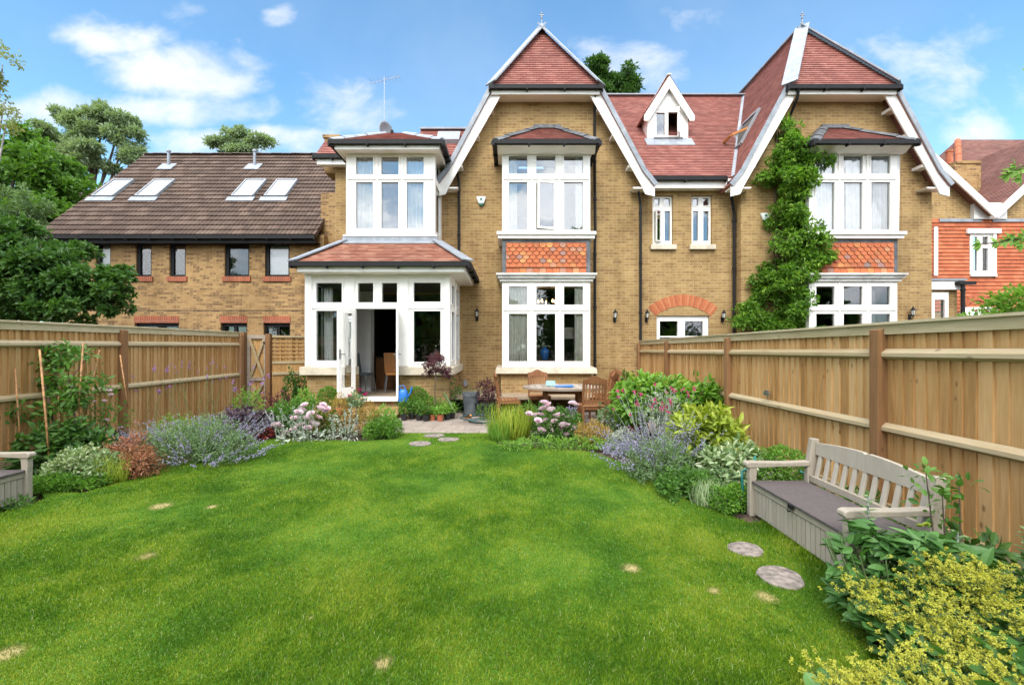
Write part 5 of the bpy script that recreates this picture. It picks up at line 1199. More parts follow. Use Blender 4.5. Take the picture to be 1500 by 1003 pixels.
# ============================================================ stepping stones
def stone(name,x,y,r,z,label,grp,seed,sq=1.0):
    rng=random.Random(seed); m=MB(); n=28; ph=[rng.random()*6 for _ in range(3)]; pts=[]
    for k in range(n):
        a=2*math.pi*k/n; q=r*(1+.05*math.sin(2*a+ph[0])+.03*math.sin(3*a+ph[1])+.02*math.sin(7*a+ph[2])); pts.append((x+q*math.cos(a),y+q*sq*math.sin(a)))
    m.prism(pts,-.02,z,XY); tag(m.build(name,M['slab'],bevel=.008),label,'stepping stone',grp)
gx=lambda px,py:G(px,py,.02)
stone('stepping_stone',*gx(1092,801),.125,.012,'round stone slab in the lawn nearer the far end of the right bench','stones beside the right bench',1)
stone('stepping_stone',*gx(1143,841),.145,.012,'round stone slab in the lawn, the larger and closer one by the right bench','stones beside the right bench',2)
stone('stepping_stone',*gx(636,636.8),.17,.02,'flat round stone nearest the patio edge','stones leading to the patio',3,.8)
stone('stepping_stone',*gx(657,642.5),.17,.02,'flat round stone at right in the trio before the patio','stones leading to the patio',4,.8)
stone('stepping_stone',*gx(616,648.5),.18,.02,'flat round stone at left in the trio before the patio','stones leading to the patio',5,.8)
m=MB(); m.box(-5.9,-4.62,3.0,3.93,-.02,.02); m.build; o=tag(m.build('paving_slab',M['slab'],bevel=.008),'grey stone slab beside the left bench','slab'); o.rotation_euler=(0,0,R(-3))

# ============================================================ hose, pots, cans
HO=thing('garden_hose','dark garden hose coiled on the patio left of the daylily','hose',(X(705,9),9,PZ))
pts=[]
for k in range(130):
    a=k*.22; r=.33+.06*math.sin(k*.13)+.05*math.sin(k*.31); pts.append((X(712,8.9)+r*1.25*math.cos(a)+.10*math.sin(k*.05),8.95+r*.95*math.sin(a),PZ+.015+.0009*k+.004*math.sin(k)))
for k in range(40): t=k/39; pts.append((X(712,8.9)-.35-.3*t+.04*math.sin(t*9),9.2+.9*t+.05*math.sin(t*7),PZ+.05-.03*t))
m=MB(); m.tube(pts,.012,7); m.build('tube',M['hose'],HO,smooth=True)
m=MB(); m.tube([(X(722,8.5),8.45,0),(X(731,8.5),8.55,.03)],.03,10); m.tube([(X(731,8.5),8.55,.03),(X(736,8.5),8.60,.05)],.02,10); tag(m.build('hose_connector',M['orangepl']),'orange hose connector lying on the patio by the daylily','hose connector','orange hose fittings')
m=MB(); m.tube([(X(680,9.2),9.2,.02),(X(688,9.2),9.22,.06)],.035,10); m.tube([(X(688,9.2),9.22,.06),(X(690,9.2),9.1,.10)],.02,10); tag(m.build('hose_connector',M['orangepl']),'orange hose fitting beside the grey tub','hose connector','orange hose fittings')
WC=thing('watering_can','bright blue plastic watering can leaning by the sunroom door','watering can',(X(591,9.35),9.35,PZ)); x,y=X(590.5,9.4),9.4
m=MB(); m.lathe([(.0,0),(.10,0),(.11,.03),(.095,.22),(.06,.27),(.05,.27)],(x,y,Z(583,y)-.08),20,1,.75); m.build('body',M['blue'],WC,smooth=True)
m=MB(); zz=Z(583,y); m.tube([(x+.08,y,zz),(x+.16,y,zz+.12),(x+.19,y,zz+.24)],[.02,.016,.02],8); m.tube([(x-.05,y,zz+.18),(x-.09,y,zz+.26),(x+.02,y,zz+.27),(x+.06,y,zz+.17)],.012,8); m.build('spout',M['blue'],WC)
def pot(x,y,z,r,h,mat,lab,cat='plant pot',group=None,name='plant_pot',tap=.75,n=20,sx=1,sy=1):
    m=MB(); m.lathe([(r*tap,0),(r*.98,h*.86),(r*1.06,h*.86),(r*1.06,h),(r*.93,h),(r*.9,h*.9),(0,h*.9)],(x,y,z),n,sx,sy); o=m.build(name,[M[mat]],None,smooth=False); return tag(o,lab,cat,group)
def trough(x,y,z,wx,wy,h,mat,lab):
    t=thing('planter',lab,'planter',(x,y,z)); m=MB(); a,b=wx/2,wy/2
    m.hexa([(x-a*.9,y-b*.9,z),(x+a*.9,y-b*.9,z),(x+a*.9,y+b*.9,z),(x-a*.9,y+b*.9,z)],[(x-a,y-b,z+h*.8),(x+a,y-b,z+h*.8),(x+a,y+b,z+h*.8),(x-a,y+b,z+h*.8)]); m.box(x-a*1.06,x+a*1.06,y-b*1.06,y+b*1.06,z+h*.801,z+h); m.build('trough',M[mat],t,bevel=.01)
    m=MB(); m.box(x-a*.94,x+a*.94,y-b*.94,y+b*.94,z+h+.001,z+h+.012); m.build('soil',M['soil'],t)
# ============================================================ FOLIAGE
def unit(a): return a/np.maximum(np.linalg.norm(a,axis=-1,keepdims=True),1e-9)
def add_leaves(mb,Pn,D,N,L,Wd,rnd,K=1,curl=.2,fold=.25,mi=0,shape='oval'):
    """vectorised leaves. K=1: one folded kite; K>1: K segments with a mid rib."""
    n=len(Pn); D=unit(D); S=unit(np.cross(D,N)); N=unit(np.cross(S,D)); L=np.broadcast_to(np.asarray(L,float),(n,))[:,None]; Wd=np.broadcast_to(np.asarray(Wd,float),(n,))[:,None]
    if K==1:
        V=np.stack([Pn,Pn+D*L*.5+S*Wd*.5+N*Wd*fold,Pn+D*L-N*L*curl*.6,Pn+D*L*.5-S*Wd*.5+N*Wd*fold],1)
        Fq=np.arange(n)[:,None]*4+np.array([[0,1,2,3]]); mb.add(V.reshape(-1,3),Fq,rnd,mi); return
    t=np.linspace(0,1,K+1); pr={'oval':lambda t:np.sin(np.pi*np.clip(t,.04,.975)**.85)**.8,'blade':lambda t:(1-t)**.6*np.minimum(1,.5+t*3),'round':lambda t:np.sqrt(np.clip(1-(2*t-1)**2,.02,1))}[shape](t)
    V=[]
    for k in range(K+1):
        c=Pn+D*L*(t[k]-.15*curl*t[k]**2)-N*L*curl*t[k]**2
        V+=[c+S*Wd*.5*pr[k]+N*Wd*fold*pr[k]*.5,c,c-S*Wd*.5*pr[k]+N*Wd*fold*pr[k]*.5]
    V=np.stack(V,1); m=3*(K+1); base=np.arange(n)[:,None,None]*m
    q=np.array([[3*k+j,3*k+j+1,3*k+j+4,3*k+j+3] for k in range(K) for j in (0,1)])[None]
    Fq=(base+q).reshape(-1,4); mb.add(V.reshape(-1,3),Fq,np.repeat(rnd,2*K),mi)
def cluster_pts(cl,n,rng,inner=.5,lump=.25,up=0.0):
    """cl rows: x,y,z,rx,ry,rz -> points near the shells of lumpy ellipsoids, outward normals"""
    cl=np.array(cl,float); wgt=(cl[:,3]*cl[:,4]+cl[:,4]*cl[:,5]+cl[:,3]*cl[:,5]); idx=rng.choice(len(cl),n,p=wgt/wgt.sum())
    u=unit(rng.normal(size=(n,3))); u[:,2]=np.where(rng.random(n)<up,np.abs(u[:,2]),u[:,2])
    ph=idx*1.7; lf=1+lump*np.sin(u[:,0]*4.3+ph)*np.sin(u[:,1]*4.9+ph*2)*np.sin(u[:,2]*4.1+ph*.7+1)*1.6
    r=(inner+(1-inner)*rng.random(n)**.5)*lf
    return cl[idx,:3]+u*cl[idx,3:]*r[:,None],u,idx
def subclumps(cl,per,frac,rng):
    out=[]
    for c in cl:
        k=max(3,int(per*(c[3]*c[5])**.5*1.0)) if per<0 else per
        u=unit(rng.normal(size=(k,3))); r=.55+.45*rng.random(k)**.6
        for i in range(k):
            f=frac*(.7+.6*rng.random()); out.append((c[0]+u[i,0]*c[3]*r[i],c[1]+u[i,1]*c[4]*r[i],c[2]+u[i,2]*c[5]*r[i],c[3]*f,c[4]*f,c[5]*f))
    return out
def foliage(name,mat,parent,cl,n,L,Wd,seed=0,K=1,up=.5,out=.7,curl=.2,inner=.45,lump=.25,per=0,frac=.35,shape='oval',fold=.25,jit=.8,flat=1.0,zmin=None,kind=None):
    rng=np.random.default_rng(seed)
    if per: cl=subclumps(cl,per,frac,rng)
    p,u,idx=cluster_pts(cl,n,rng,inner,lump)
    if zmin is not None: p[:,2]=np.maximum(p[:,2],zmin+.02*rng.random(n))
    D=u*out+rng.normal(size=(n,3))*jit*.6+np.array([0,0,up*.3]); D[:,2]*=flat; N=u*.5+np.array([0,0,.9])+rng.normal(size=(n,3))*.45
    Ls=L*(.65+.6*rng.random(n)); rnd=np.clip(rng.normal(.5,.22,n)+.12*np.sin(idx*2.3),0,1)
    m=MB(); add_leaves(m,p,D,N,Ls,Wd*(Ls/L),rnd,K,curl,fold,0,shape); return m.build(name,mat,parent,kind=kind)
def trunk(parent,base,top,r0,r1,branches,mat,seed=0,name='trunk'):
    rng=random.Random(seed); m=MB(); b=Vector(base); t=Vector(top); pts=[]; rs=[]
    for i in range(7):
        f=i/6; w_=r0*1.2*math.sin(f*3.1)*(rng.random()-.3); pts.append(b+(t-b)*f+Vector((w_,w_*.6,0))); rs.append(r0+(r1-r0)*f)
    m.tube(pts,rs,9)
    for q,r in branches:
        q=Vector(q); f=max(.25,min(.95,(q.z-b.z)/(t.z-b.z+1e-6)*.65)); s=b+(t-b)*f; mid=s+(q-s)*.5+Vector((0,0,-.08*(q-s).length)); m.tube([s,mid,q],[r,r*.7,r*.3],6)
    return m.build(name,mat,parent)
LM={}
LM['green']=leafmat('leaf_green',((.035,.10,.015),(.085,.20,.032),(.17,.32,.06)),.35)
LM['vine']=leafmat('vine_leaf',((.035,.11,.012),(.13,.28,.03),(.33,.50,.07)),.4)
LM['dark']=leafmat('leaf_dark',((.022,.072,.014),(.058,.14,.028),(.12,.23,.05)),.35)
LM['maple']=leafmat('maple_leaf',((.045,.12,.015),(.10,.215,.03),(.18,.32,.06)),.4,cscale=1.0)
LM['pine']=leafmat('pine_needles',((.17,.24,.14),(.26,.35,.20),(.37,.46,.27)),.35,cscale=.6)
LM['light']=leafmat('leaf_light',((.09,.21,.025),(.18,.35,.05),(.32,.49,.11)),.4)
LM['yellow']=leafmat('leaf_yellow_green',((.16,.24,.02),(.30,.38,.04),(.46,.50,.10)))
LM['box']=leafmat('box_leaf',((.05,.14,.015),(.12,.27,.03),(.24,.42,.06)),.35)
LM['varieg']=leafmat('variegated_leaf',((.10,.19,.06),(.26,.36,.17),(.62,.66,.46)),clump=.1)
LM['silver']=leafmat('silver_leaf',((.20,.25,.19),(.34,.39,.31),(.52,.56,.48)),.15,.8)
LM['greygreen']=leafmat('grey_green_leaf',((.09,.16,.07),(.17,.27,.12),(.28,.38,.19)),.3)
LM['lav']=leafmat('lavender_flower',((.24,.21,.36),(.36,.33,.50),(.50,.47,.62)),.3,.8)
LM['purple']=leafmat('purple_leaf',((.035,.02,.03),(.075,.045,.06),(.14,.09,.12)),.2)
LM['acer']=leafmat('acer_leaf',((.20,.07,.035),(.34,.14,.065),(.45,.24,.12)),.35)
LM['plum']=leafmat('plum_leaf',((.05,.015,.022),(.10,.03,.04),(.17,.06,.07)),.25)
LM['tan']=leafmat('spiraea_leaf',((.28,.16,.04),(.45,.29,.07),(.48,.44,.12)),.35)
LM['pink']=leafmat('pink_petal',((.74,.46,.56),(.86,.66,.73),(.94,.84,.87)),.35,.6,clump=.1)
LM['magenta']=leafmat('magenta_petal',((.50,.01,.12),(.66,.03,.22),(.75,.10,.32)),.3,.6)
LM['lilac']=leafmat('lilac_flower',((.32,.15,.42),(.42,.22,.52),(.55,.33,.62)),.3)
LM['white']=leafmat('white_flower',((.6,.62,.5),(.75,.75,.68),(.85,.85,.8)),.3)
LM['alch']=leafmat('lady_mantle_flower',((.36,.38,.04),(.54,.54,.07),(.70,.68,.14)),.4)
LM['red']=leafmat('red_leaf',((.15,.02,.02),(.30,.05,.045),(.45,.12,.09)),.25)
LM['peony']=leafmat('peony_leaf',((.03,.09,.022),(.07,.18,.04),(.15,.30,.08)),.3,.45,spec=.4)
LM['birch']=leafmat('birch_leaf',((.16,.20,.06),(.28,.32,.12),(.42,.42,.22)),.35)

# ---------------- lawn grass
def grassmat():
    m,g=newmat('grass_blade'); r=attr(g); n=g.noise(g.scalev(g.pos,(1,.8,1)),1.1,5,.6,.3); n2=g.noise(g.pos,5,4,.7)
    n4=g.noise(g.pos,2.3,4,.6); f=g.math('ADD',g.math('MULTIPLY',n,.45),g.math('ADD',g.math('MULTIPLY',n2,.22),g.math('ADD',g.math('MULTIPLY',n4,.20),g.math('MULTIPLY',r,.14))))
    c=g.ramp(f,[(.42,(.050,.128,.006)),(.475,(.095,.195,.008)),(.53,(.170,.270,.013)),(.59,(.29,.35,.035))])
    dry=g.smooth(r,.94,.98); c=g.mix(g.math('MULTIPLY',dry,.6),c,(.42,.46,.24))
    c=spotmask(g,c,.5)
    g.set(g.bs.inputs['Base Color'],c); g.bs.inputs['Roughness'].default_value=.65; g.bs.inputs['Specular IOR Level'].default_value=.12
    tr=g.node('ShaderNodeBsdfTranslucent',i_0=c); mx=g.node('ShaderNodeMixShader',i_0=.3); g.l.new(g.bs.outputs[0],mx.inputs[1]); g.l.new(tr.outputs[0],mx.inputs[2]); g.l.new(mx.outputs[0],g.out.inputs[0]); return m
def grass():
    rng=np.random.default_rng(11); n=1080000
    Y=1.9*(7.95/1.9)**(rng.random(n)); keep=rng.random(n)<np.minimum(1,(Y/7.95)**-.35*.9); Xr=(rng.random(n)*2-1)*(1.25*Y+1.3)
    ok=in_poly(Xr,Y,LAWN)&(np.abs(Xr)<1.25*Y+1.3)&keep; x,y=Xr[ok],Y[ok]
    for sx_,sy_,r_ in ((*gx(1092,801),.125),(*gx(1143,841),.145),(*gx(636,636.8),.17),(*gx(657,642.5),.17),(*gx(616,648.5),.18)):
        k=((x-sx_)**2+(y-sy_)**2)>(r_*.95)**2; x,y=x[k],y[k]
    for sx_,sy_,r_ in SPOTS:
        k=(((x-sx_)**2+(y-sy_)**2)>(r_*(.5+.5*rng.random(len(x))))**2)|(rng.random(len(x))<.3); x,y=x[k],y[k]
    n=len(x); print('grass blades',n)
    h=(.012+.012*rng.random(n))*(1+.35*np.sin(x*2.1+y*1.3)*np.sin(y*2.7-x)); h*=np.where(rng.random(n)<.012,1.8,1); edge=(x>1.98)&(x<2.3)&(y>2.7)&(y<4.1); h*=np.where(edge,1+2.2*rng.random(n)*np.clip((x-1.98)/.2,0,1),1)
    wd=.0022*(1+y*.22)*(.7+.6*rng.random(n)); a=rng.random(n)*6.283; lean=rng.random(n)**1.3*.9
    la=rng.random(n)*6.283; la=np.where(rng.random(n)<.4,np.sin(x*1.3+y*2)*2+.5*la,la)
    base=np.stack([x,y,np.zeros(n)-.002],1); S=np.stack([np.cos(a),np.sin(a),np.zeros(n)],1)*wd[:,None]*.5
    d=np.stack([np.cos(la)*lean,np.sin(la)*lean,np.ones(n)],1); d/=np.linalg.norm(d,axis=1,keepdims=True)
    mid=base+d*(h*.55)[:,None]; d2=d+np.stack([np.cos(la)*lean*.9,np.sin(la)*lean*.9,-.15*np.ones(n)],1); tip=mid+d2*(h*.5)[:,None]
    V=np.stack([base-S,base+S,mid+S*.8,mid-S*.8,tip],1).reshape(-1,3); b=np.arange(n)[:,None]*5; rnd=rng.random(n)
    m=MB(); m.add(V,b+np.array([[0,1,2,3]]),rnd); m.B.append((b+np.array([[3,2,4]]),rnd,0,None))
    o=m.build('lawn_grass',grassmat()); tag(o,'short mown green grass covering the whole lawn','grass',kind='stuff')
grass()

# ---------------- trees
def tree(name,label,base,top,cl,mat,n,L,Wd,r0=.2,per=9,frac=.36,bark='bark',seed=0,group=None,K=1,inner=.2,lump=.55,**kw):
    t=thing(name,label,'tree',tuple(base),group); foliage('crown',LM[mat],t,cl,n,L,Wd,seed,K=K,per=per,frac=frac,inner=inner,lump=lump,**kw)
    trunk(t,base,top,r0,r0*.3,[((c[0],c[1],c[2]),r0*.35) for c in cl],M[bark],seed); return t
def C(px,py,Y,rx,ry=None,rz=None): return (*P(px,py,Y),rx,ry or rx,rz or rx)
YT2=17.0
tree('maple_tree','large green maple rising above the terrace roof at the left edge',(X(10,17.5)-1,17.5,0),(X(0,17.5),17.5,8),[C(20,265,17.5,1.5,1.5,1.3),C(70,250,18,1.3,1.3,.8),C(-60,290,17.5,2.2,2,1.8),C(35,215,18,.9,.9,.6),C(95,285,18,.9,1,.7),C(10,330,16.2,1.5,1.2,1.4),C(70,318,16.8,1.1,1,.9),C(-60,380,16.5,2.2,1.6,1.8)],'maple',26000,.20,.15,.22,per=16,frac=.30,seed=3)
tree('broadleaf_tree','dark spreading bushy tree leaning over the left fence',(X(40,9.5),9.3,0),(X(40,9.3),9.3,2.8),[C(60,360,9.3,.75,.8,.42),C(100,400,9.0,.8,.8,.50),C(140,425,9.0,.55,.6,.38),C(30,420,9,.9,.8,.7),C(-40,390,9.2,1.1,1,.9),C(110,450,8.8,.55,.6,.35),C(175,400,9.3,.22,.3,.14),C(10,340,9.6,.5,.6,.3),C(165,445,9.0,.25,.3,.22)],'dark',24000,.12,.075,.12,per=13,frac=.30,seed=5)
tree('grey_willow','grey green airy tree between the maple and the terrace roof',(X(20,11),11,0),(X(20,11),11,4),[C(15,320,11,.55,.5,.55),C(45,295,11.2,.35,.3,.35),C(-20,300,11,.5,.5,.6),C(40,335,11,.35,.3,.25)],'greygreen',5200,.10,.035,.07,per=10,frac=.3,seed=6)
tree('pine_tree','broad grey green pine behind the left end of the terrace roof',(X(130,32),32,0),(X(135,32),32,17),[C(80,195,32,1.1,1.2,.6),C(98,172,32,.75,.8,.5),C(135,195,32,1.2,1.6,1.1),C(150,172,32,1.1,1.2,.7),C(178,178,32,.9,1.2,.55),C(185,203,32,1.2,1.2,.8),C(203,232,32,.7,1,.8),C(155,232,32,2.2,2,1.0),C(112,228,32,1.3,1.5,.8),C(62,203,32,.7,1,.25),C(95,235,32,1,1,.7)],'pine',26000,.34,.10,.35,per=15,frac=.27,seed=7)
tree('pine_tree','small grey green treetop peeking above the middle of the terrace ridge',(X(350,36),36,0),(X(350,36),36,16.5),[C(325,213,36,1.2,1,.4),C(345,204,36,1.0,1,.6),C(355,197,36,.8,.8,.4),C(378,209,36,1.3,1,.45),C(345,220,36,2.0,1.3,.7)],'pine',7000,.34,.10,.3,per=13,frac=.3,seed=8)
tree('conifer_tree','dark green conifer showing between the middle gable and the dormer',(X(900,34),34,0),(X(890,34),34,22),[C(880,108,34,1.3,1.2,.8),C(905,118,34,1.4,1.3,.9),C(918,130,34,1.0,1,.7),C(895,135,34,2.0,1.5,1.4),C(868,100,34,.7,.7,.35)],'dark',14000,.34,.12,.35,per=15,frac=.32,seed=9)
tree('birch_tree','pale birch whose twigs enter at the upper left edge',(-14.6,12,0),(-14.4,12,9),[C(4,95,11.5,.28,.3,.6),C(6,150,11.5,.25,.3,.45),C(10,175,11.5,.45,.4,.35),C(-40,120,11.6,.8,.7,1.3),C(-90,160,12,1.5,1,2)],'birch',5200,.10,.06,.12,per=12,frac=.26,bark='birchbark',seed=10,inner=.2)
# foreground maple twigs at the right edge, and the young plant behind the right fence
def twig(name,label,pts,leaves,seed):
    t=thing(name,label,'branch',pts[0],'maple twigs reaching in at the right'); m=MB(); m.tube(pts,.008,6); m.build('stem',M['bark'],t)
    rng=np.random.default_rng(seed); Pn=[];D=[];N=[]
    for q in leaves:
        for k in range(5):
            a=(k-2)*.6; Pn.append(q); D.append((-math.cos(a)*.9,rng.normal()*.2,math.sin(a)*.7-.25)); N.append((rng.normal()*.3,-.7,.7))
    m=MB(); n=len(Pn); add_leaves(m,np.array(Pn,float),np.array(D,float),np.array(N,float),.075*(1+.3*rng.random(n)),.042,np.clip(rng.normal(.55,.2,n),0,1),3,.15,.2); m.build('leaves',LM['light'],t)
Yt=3.6
TT=thing('maple_tree','maple standing outside the right edge, its leafy twigs reaching into view','tree',(6.2,3.9,0)); trunk(TT,(6.2,3.9,0),(6.0,3.8,4.5),.12,.05,[],M['bark'],3)
foliage('crown',LM['light'],TT,[(6.4,3.8,3.9,.9,.9,.9)],1200,.11,.09,31,K=2,per=10,frac=.4)
for pts,lv in (([(5.7,3.8,3.1),P(1500,242,Yt),P(1475,253,Yt)],[P(1500,248,Yt),P(1492,250,Yt),P(1484,250,Yt),P(1478,256,Yt),P(1496,262,Yt),P(1488,243,Yt)]),
               ([(5.7,3.8,2.6),P(1500,345,Yt),P(1470,353,Yt)],[P(1500,345,Yt),P(1492,350,Yt),P(1480,350,Yt),P(1472,353,Yt),P(1486,345,Yt),P(1462,355,Yt),P(1498,357,Yt)]),
               ([(5.7,3.8,2.6),P(1500,350,Yt),P(1436,358,Yt)],[P(1436,357,Yt)])):
    m=MB(); m.tube(pts,.006,6); m.build('twig',M['bark'],TT); rng=np.random.default_rng(len(lv)); Pn=[];D=[];N=[]
    for q in lv:
        for k in range(5): a=(k-2)*.65; Pn.append(q); D.append((-math.cos(a)*.9,rng.normal()*.2,math.sin(a)*.7-.2)); N.append((rng.normal()*.3,-.8,.6))
    n=len(Pn); m=MB(); add_leaves(m,np.array(Pn,float),np.array(D,float),np.array(N,float),.055*(1+.4*rng.random(n)),.03,np.clip(rng.normal(.55,.2,n),0,1),3,.15,.2); m.build('leaves',LM['light'],TT)
def bush(name,label,cat,cl,mat,n,L,Wd,seed=0,stem=True,group=None,per=0,frac=.4,K=1,base=None,**kw):
    c0=np.array(cl); b=base or (float(c0[:,0].mean()),float(c0[:,1].mean()),-.05); t=thing(name,label,cat,b,group)
    foliage('foliage',LM[mat],t,cl,n,L,Wd,seed,K=K,per=per,frac=frac,**kw)
    if stem:
        m=MB(); rng=random.Random(seed)
        for c in cl[:6]:
            for k in range(3): q=(c[0]+rng.uniform(-.5,.5)*c[3],c[1]+rng.uniform(-.5,.5)*c[4],c[2]+.3*c[5]); m.tube([(b[0]+rng.uniform(-.04,.04),b[1]+rng.uniform(-.04,.04),b[2]),((b[0]+q[0])/2,(b[1]+q[1])/2,(b[2]+q[2])/2+.05),q],[.010,.007,.004],5)
        m.build('stem',M['stem'] if mat not in('acer','plum') else M['bark'],t)
    return t
bush('garden_shrub','green shrub with reddish tips behind the right fence before the orange house','shrub',[C(1478,445,6,.22,.2,.14),C(1495,440,6,.2,.2,.15),C(1465,452,6,.15,.2,.10),C(1440,465,6,.2,.2,.08),C(1490,470,6,.4,.3,.5)],'light',1400,.07,.04,41)
bush('hedge','long dark hedge added behind the camera to darken the lower window reflections','hedge',[(x,-10,1.6,2.2,1.2,1.9) for x in range(-20,26,3)],'dark',14000,.28,.18,49,base=(0,-10,0),stem=False)  # unseen hedge, added so the lower panes mirror something dark
# trees behind the viewpoint, seen only as reflections in the windows
for i,(x,y,h,s) in enumerate(((-9,-16,11,3.2),(-2.5,-22,9,3.4),(6,-17,12,3.3),(14,-22,10,3.8),(-18,-20,12,4),(21,-12,9,3))):
    tree('garden_tree',('tall dark tree','round dark tree','big dark tree','wide dark tree','broad dark tree','low dark tree')[i]+' behind the camera, reflected in the windows',(x,y,0),(x,y,h*.7),[(x,y,h*.62,s,s,h*.3),(x+s*.5,y,h*.4,s*.9,s,h*.25),(x-s*.6,y,h*.35,s*.9,s,h*.25)],'dark',9000,.6,.45,.25,per=12,frac=.36,seed=50+i,group='trees behind the viewpoint')

# ---------------- flower / spike helpers
def stems_spikes(parent,c,n,h,spread,lean,mat_s,mat_f,fl=.35,fs=.012,per=14,seed=0,dirn=(0,0),sw=.0025,name='flower_spikes',ry=None):
    rng=np.random.default_rng(seed); ms=MB(); Pn=[];D=[]; ry=ry or spread
    for i in range(n):
        a=rng.random()*6.283; r=rng.random()**.5; b=np.array([c[0]+math.cos(a)*r*spread*.6,c[1]+math.sin(a)*r*ry*.6,c[2]])
        d=np.array([math.cos(a)*r*lean+dirn[0],math.sin(a)*r*lean+dirn[1],1.0])+rng.normal(size=3)*.12; d/=np.linalg.norm(d); l=h*(.7+.45*rng.random())
        bend=np.array([d[0],d[1],-.35])*.25*l; pts=[b,b+d*l*.5+bend*.2,b+d*l+bend]; ms.tube([tuple(q) for q in pts],[sw,sw*.9,sw*.5],4)
        t=1-fl*rng.random(per); q=pts[1][None]*(2-2*t)[:,None]+pts[2][None]*(2*t-1)[:,None]; Pn.append(q+rng.normal(size=(per,3))*fs*.3); D.append(rng.normal(size=(per,3))+d*.4)
    ms.build('stem',M[mat_s],parent); Pn=np.concatenate(Pn);D=np.concatenate(D);k=len(Pn); m=MB()
    add_leaves(m,Pn,D,rng.normal(size=(k,3)),fs*(.7+.6*rng.random(k)),fs*.8,rng.random(k)); return m.build(name,LM[mat_f],parent,kind='stuff')
def blades(parent,c,n,h,spread,wd,mat,seed=0,curl=.45,name='leaves',ry=None,leanf=.7):
    rng=np.random.default_rng(seed); a=rng.random(n)*6.283; r=rng.random(n)**.5; ry=ry or spread
    Pn=np.stack([c[0]+np.cos(a)*r*spread*.45,c[1]+np.sin(a)*r*ry*.45,np.full(n,c[2])],1)
    D=np.stack([np.cos(a)*r*leanf,np.sin(a)*r*leanf,np.ones(n)],1)+rng.normal(size=(n,3))*.13; N=np.stack([-np.cos(a),-np.sin(a),np.full(n,.25)],1)+rng.normal(size=(n,3))*.15
    N=-N; N[:,2]=np.abs(N[:,2]); m=MB(); add_leaves(m,Pn,D,N,h*(.6+.5*rng.random(n)),wd,np.clip(rng.normal(.5,.25,n),0,1),4,curl,.3,0,'blade'); return m.build(name,LM[mat],parent)
def bloom_mesh(mat,r,seed,name='blossom',petals=46,parent=None,c=(0,0,0)):
    rng=np.random.default_rng(seed); i=np.arange(petals); th=i*2.39996; lay=(i/petals); el=1.4-2.1*lay
    u=np.stack([np.cos(th)*np.cos(el),np.sin(th)*np.cos(el),np.sin(el)],1)
    Pn=np.array(c)+u*r*.25*lay[:,None]-np.array([0,0,r*.3]); N=-u+np.array([0,0,.2]); D=u*.55+np.array([0,0,.8]); m=MB()
    add_leaves(m,Pn,D,-N*1.0,r*(.75+.35*lay),r*.75,np.clip(.35+.5*lay+rng.normal(0,.12,petals),0,1),3,-.25,.1,0,'round'); return m.build(name,LM[mat],parent,smooth=True)
def blooms(parent,pts,mat,r,seed=0,name='blossom'):
    rng=random.Random(seed); first=None
    for p in pts:
        rr=r*rng.uniform(.8,1.15)
        if first is None:
            first=bloom_mesh(mat,r,seed,name,parent=parent,c=p); base=Vector(p); loc0=first.location.copy(); continue
        o=first.copy(); COL.objects.link(o); o.parent=parent; o.location=loc0+(Vector(p)-base); o.rotation_euler=(rng.uniform(-.5,.5),rng.uniform(-.5,.5),rng.uniform(0,6)); o.scale=(rr/r,)*3
# ============================================================ BORDER PLANTS
def dome(px0,px1,ytop,ybase,dy=.25,n=1,seed=0,zb=-.03,Y=None):
    """lumpy mound filling a picture span: returns cluster list and the base point"""
    Y=Y or F*(CH-zb)/(ybase-PY0)+dy*.6; x0,x1=X(px0,Y),X(px1,Y); zt=Z(ytop,Y); w_=(x1-x0)/2; cx=(x0+x1)/2; h=zt-zb; rng=random.Random(seed); cl=[]
    if n==1: return [(cx,Y,zb+h*.5,w_,dy,h*.5)],(cx,Y,zb)
    for i in range(n):
        t=(i+.5)/n; hh=h*(.62+.38*math.sin(math.pi*t))*rng.uniform(.85,1.08); hh=min(hh,h); rw=w_/n*1.35; cl.append((x0+(x1-x0)*t,Y+rng.uniform(-.4,.4)*dy,zb+hh*.52,rw,dy*rng.uniform(.8,1.1),hh*.5))
    return cl,(cx,Y,zb)
def mound(name,label,cat,px0,px1,yt,yb,mat,n,L,Wd,dy=.25,k=1,seed=0,group=None,Y=None,zb=-.03,**kw):
    cl,b=dome(px0,px1,yt,yb,dy,k,seed,zb,Y); return bush(name,label,cat,cl,mat,n,L,Wd,seed,group=group,base=b,**kw),cl,b

# ---- left border, from the bench to the sunroom
t=thing('climbing_plant','dark green climber with long leaves trained on the left fence','climber',(-5.9,5.6,-.05))
foliage('foliage',LM['green'],t,[C(20,525,5.9,.42,.2,.16),C(75,528,5.9,.3,.2,.22),C(100,560,5.7,.35,.2,.2),C(60,570,5.8,.25,.2,.15),C(15,545,5.9,.35,.2,.18),C(95,600,5.6,.3,.25,.22),C(125,585,5.8,.2,.2,.12),C(30,600,5.6,.2,.2,.12),C(100,520,5.9,.25,.2,.12)],1500,.09,.042,61,K=2,up=-.1,per=6,frac=.5,inner=.2)
m=MB(); m.tube([(-5.9,5.7,-.05),P(75,600,5.7),P(60,540,5.9),P(20,520,6.0)],[.014,.012,.009,.006],6); m.tube([(-5.8,5.7,-.05),P(110,610,5.7),P(100,560,5.8),P(130,520,5.9)],[.012,.01,.008,.005],6); m.tube([P(60,560,5.9),P(-20,560,6.0)],.006,5); m.build('stem',M['bark'],t)
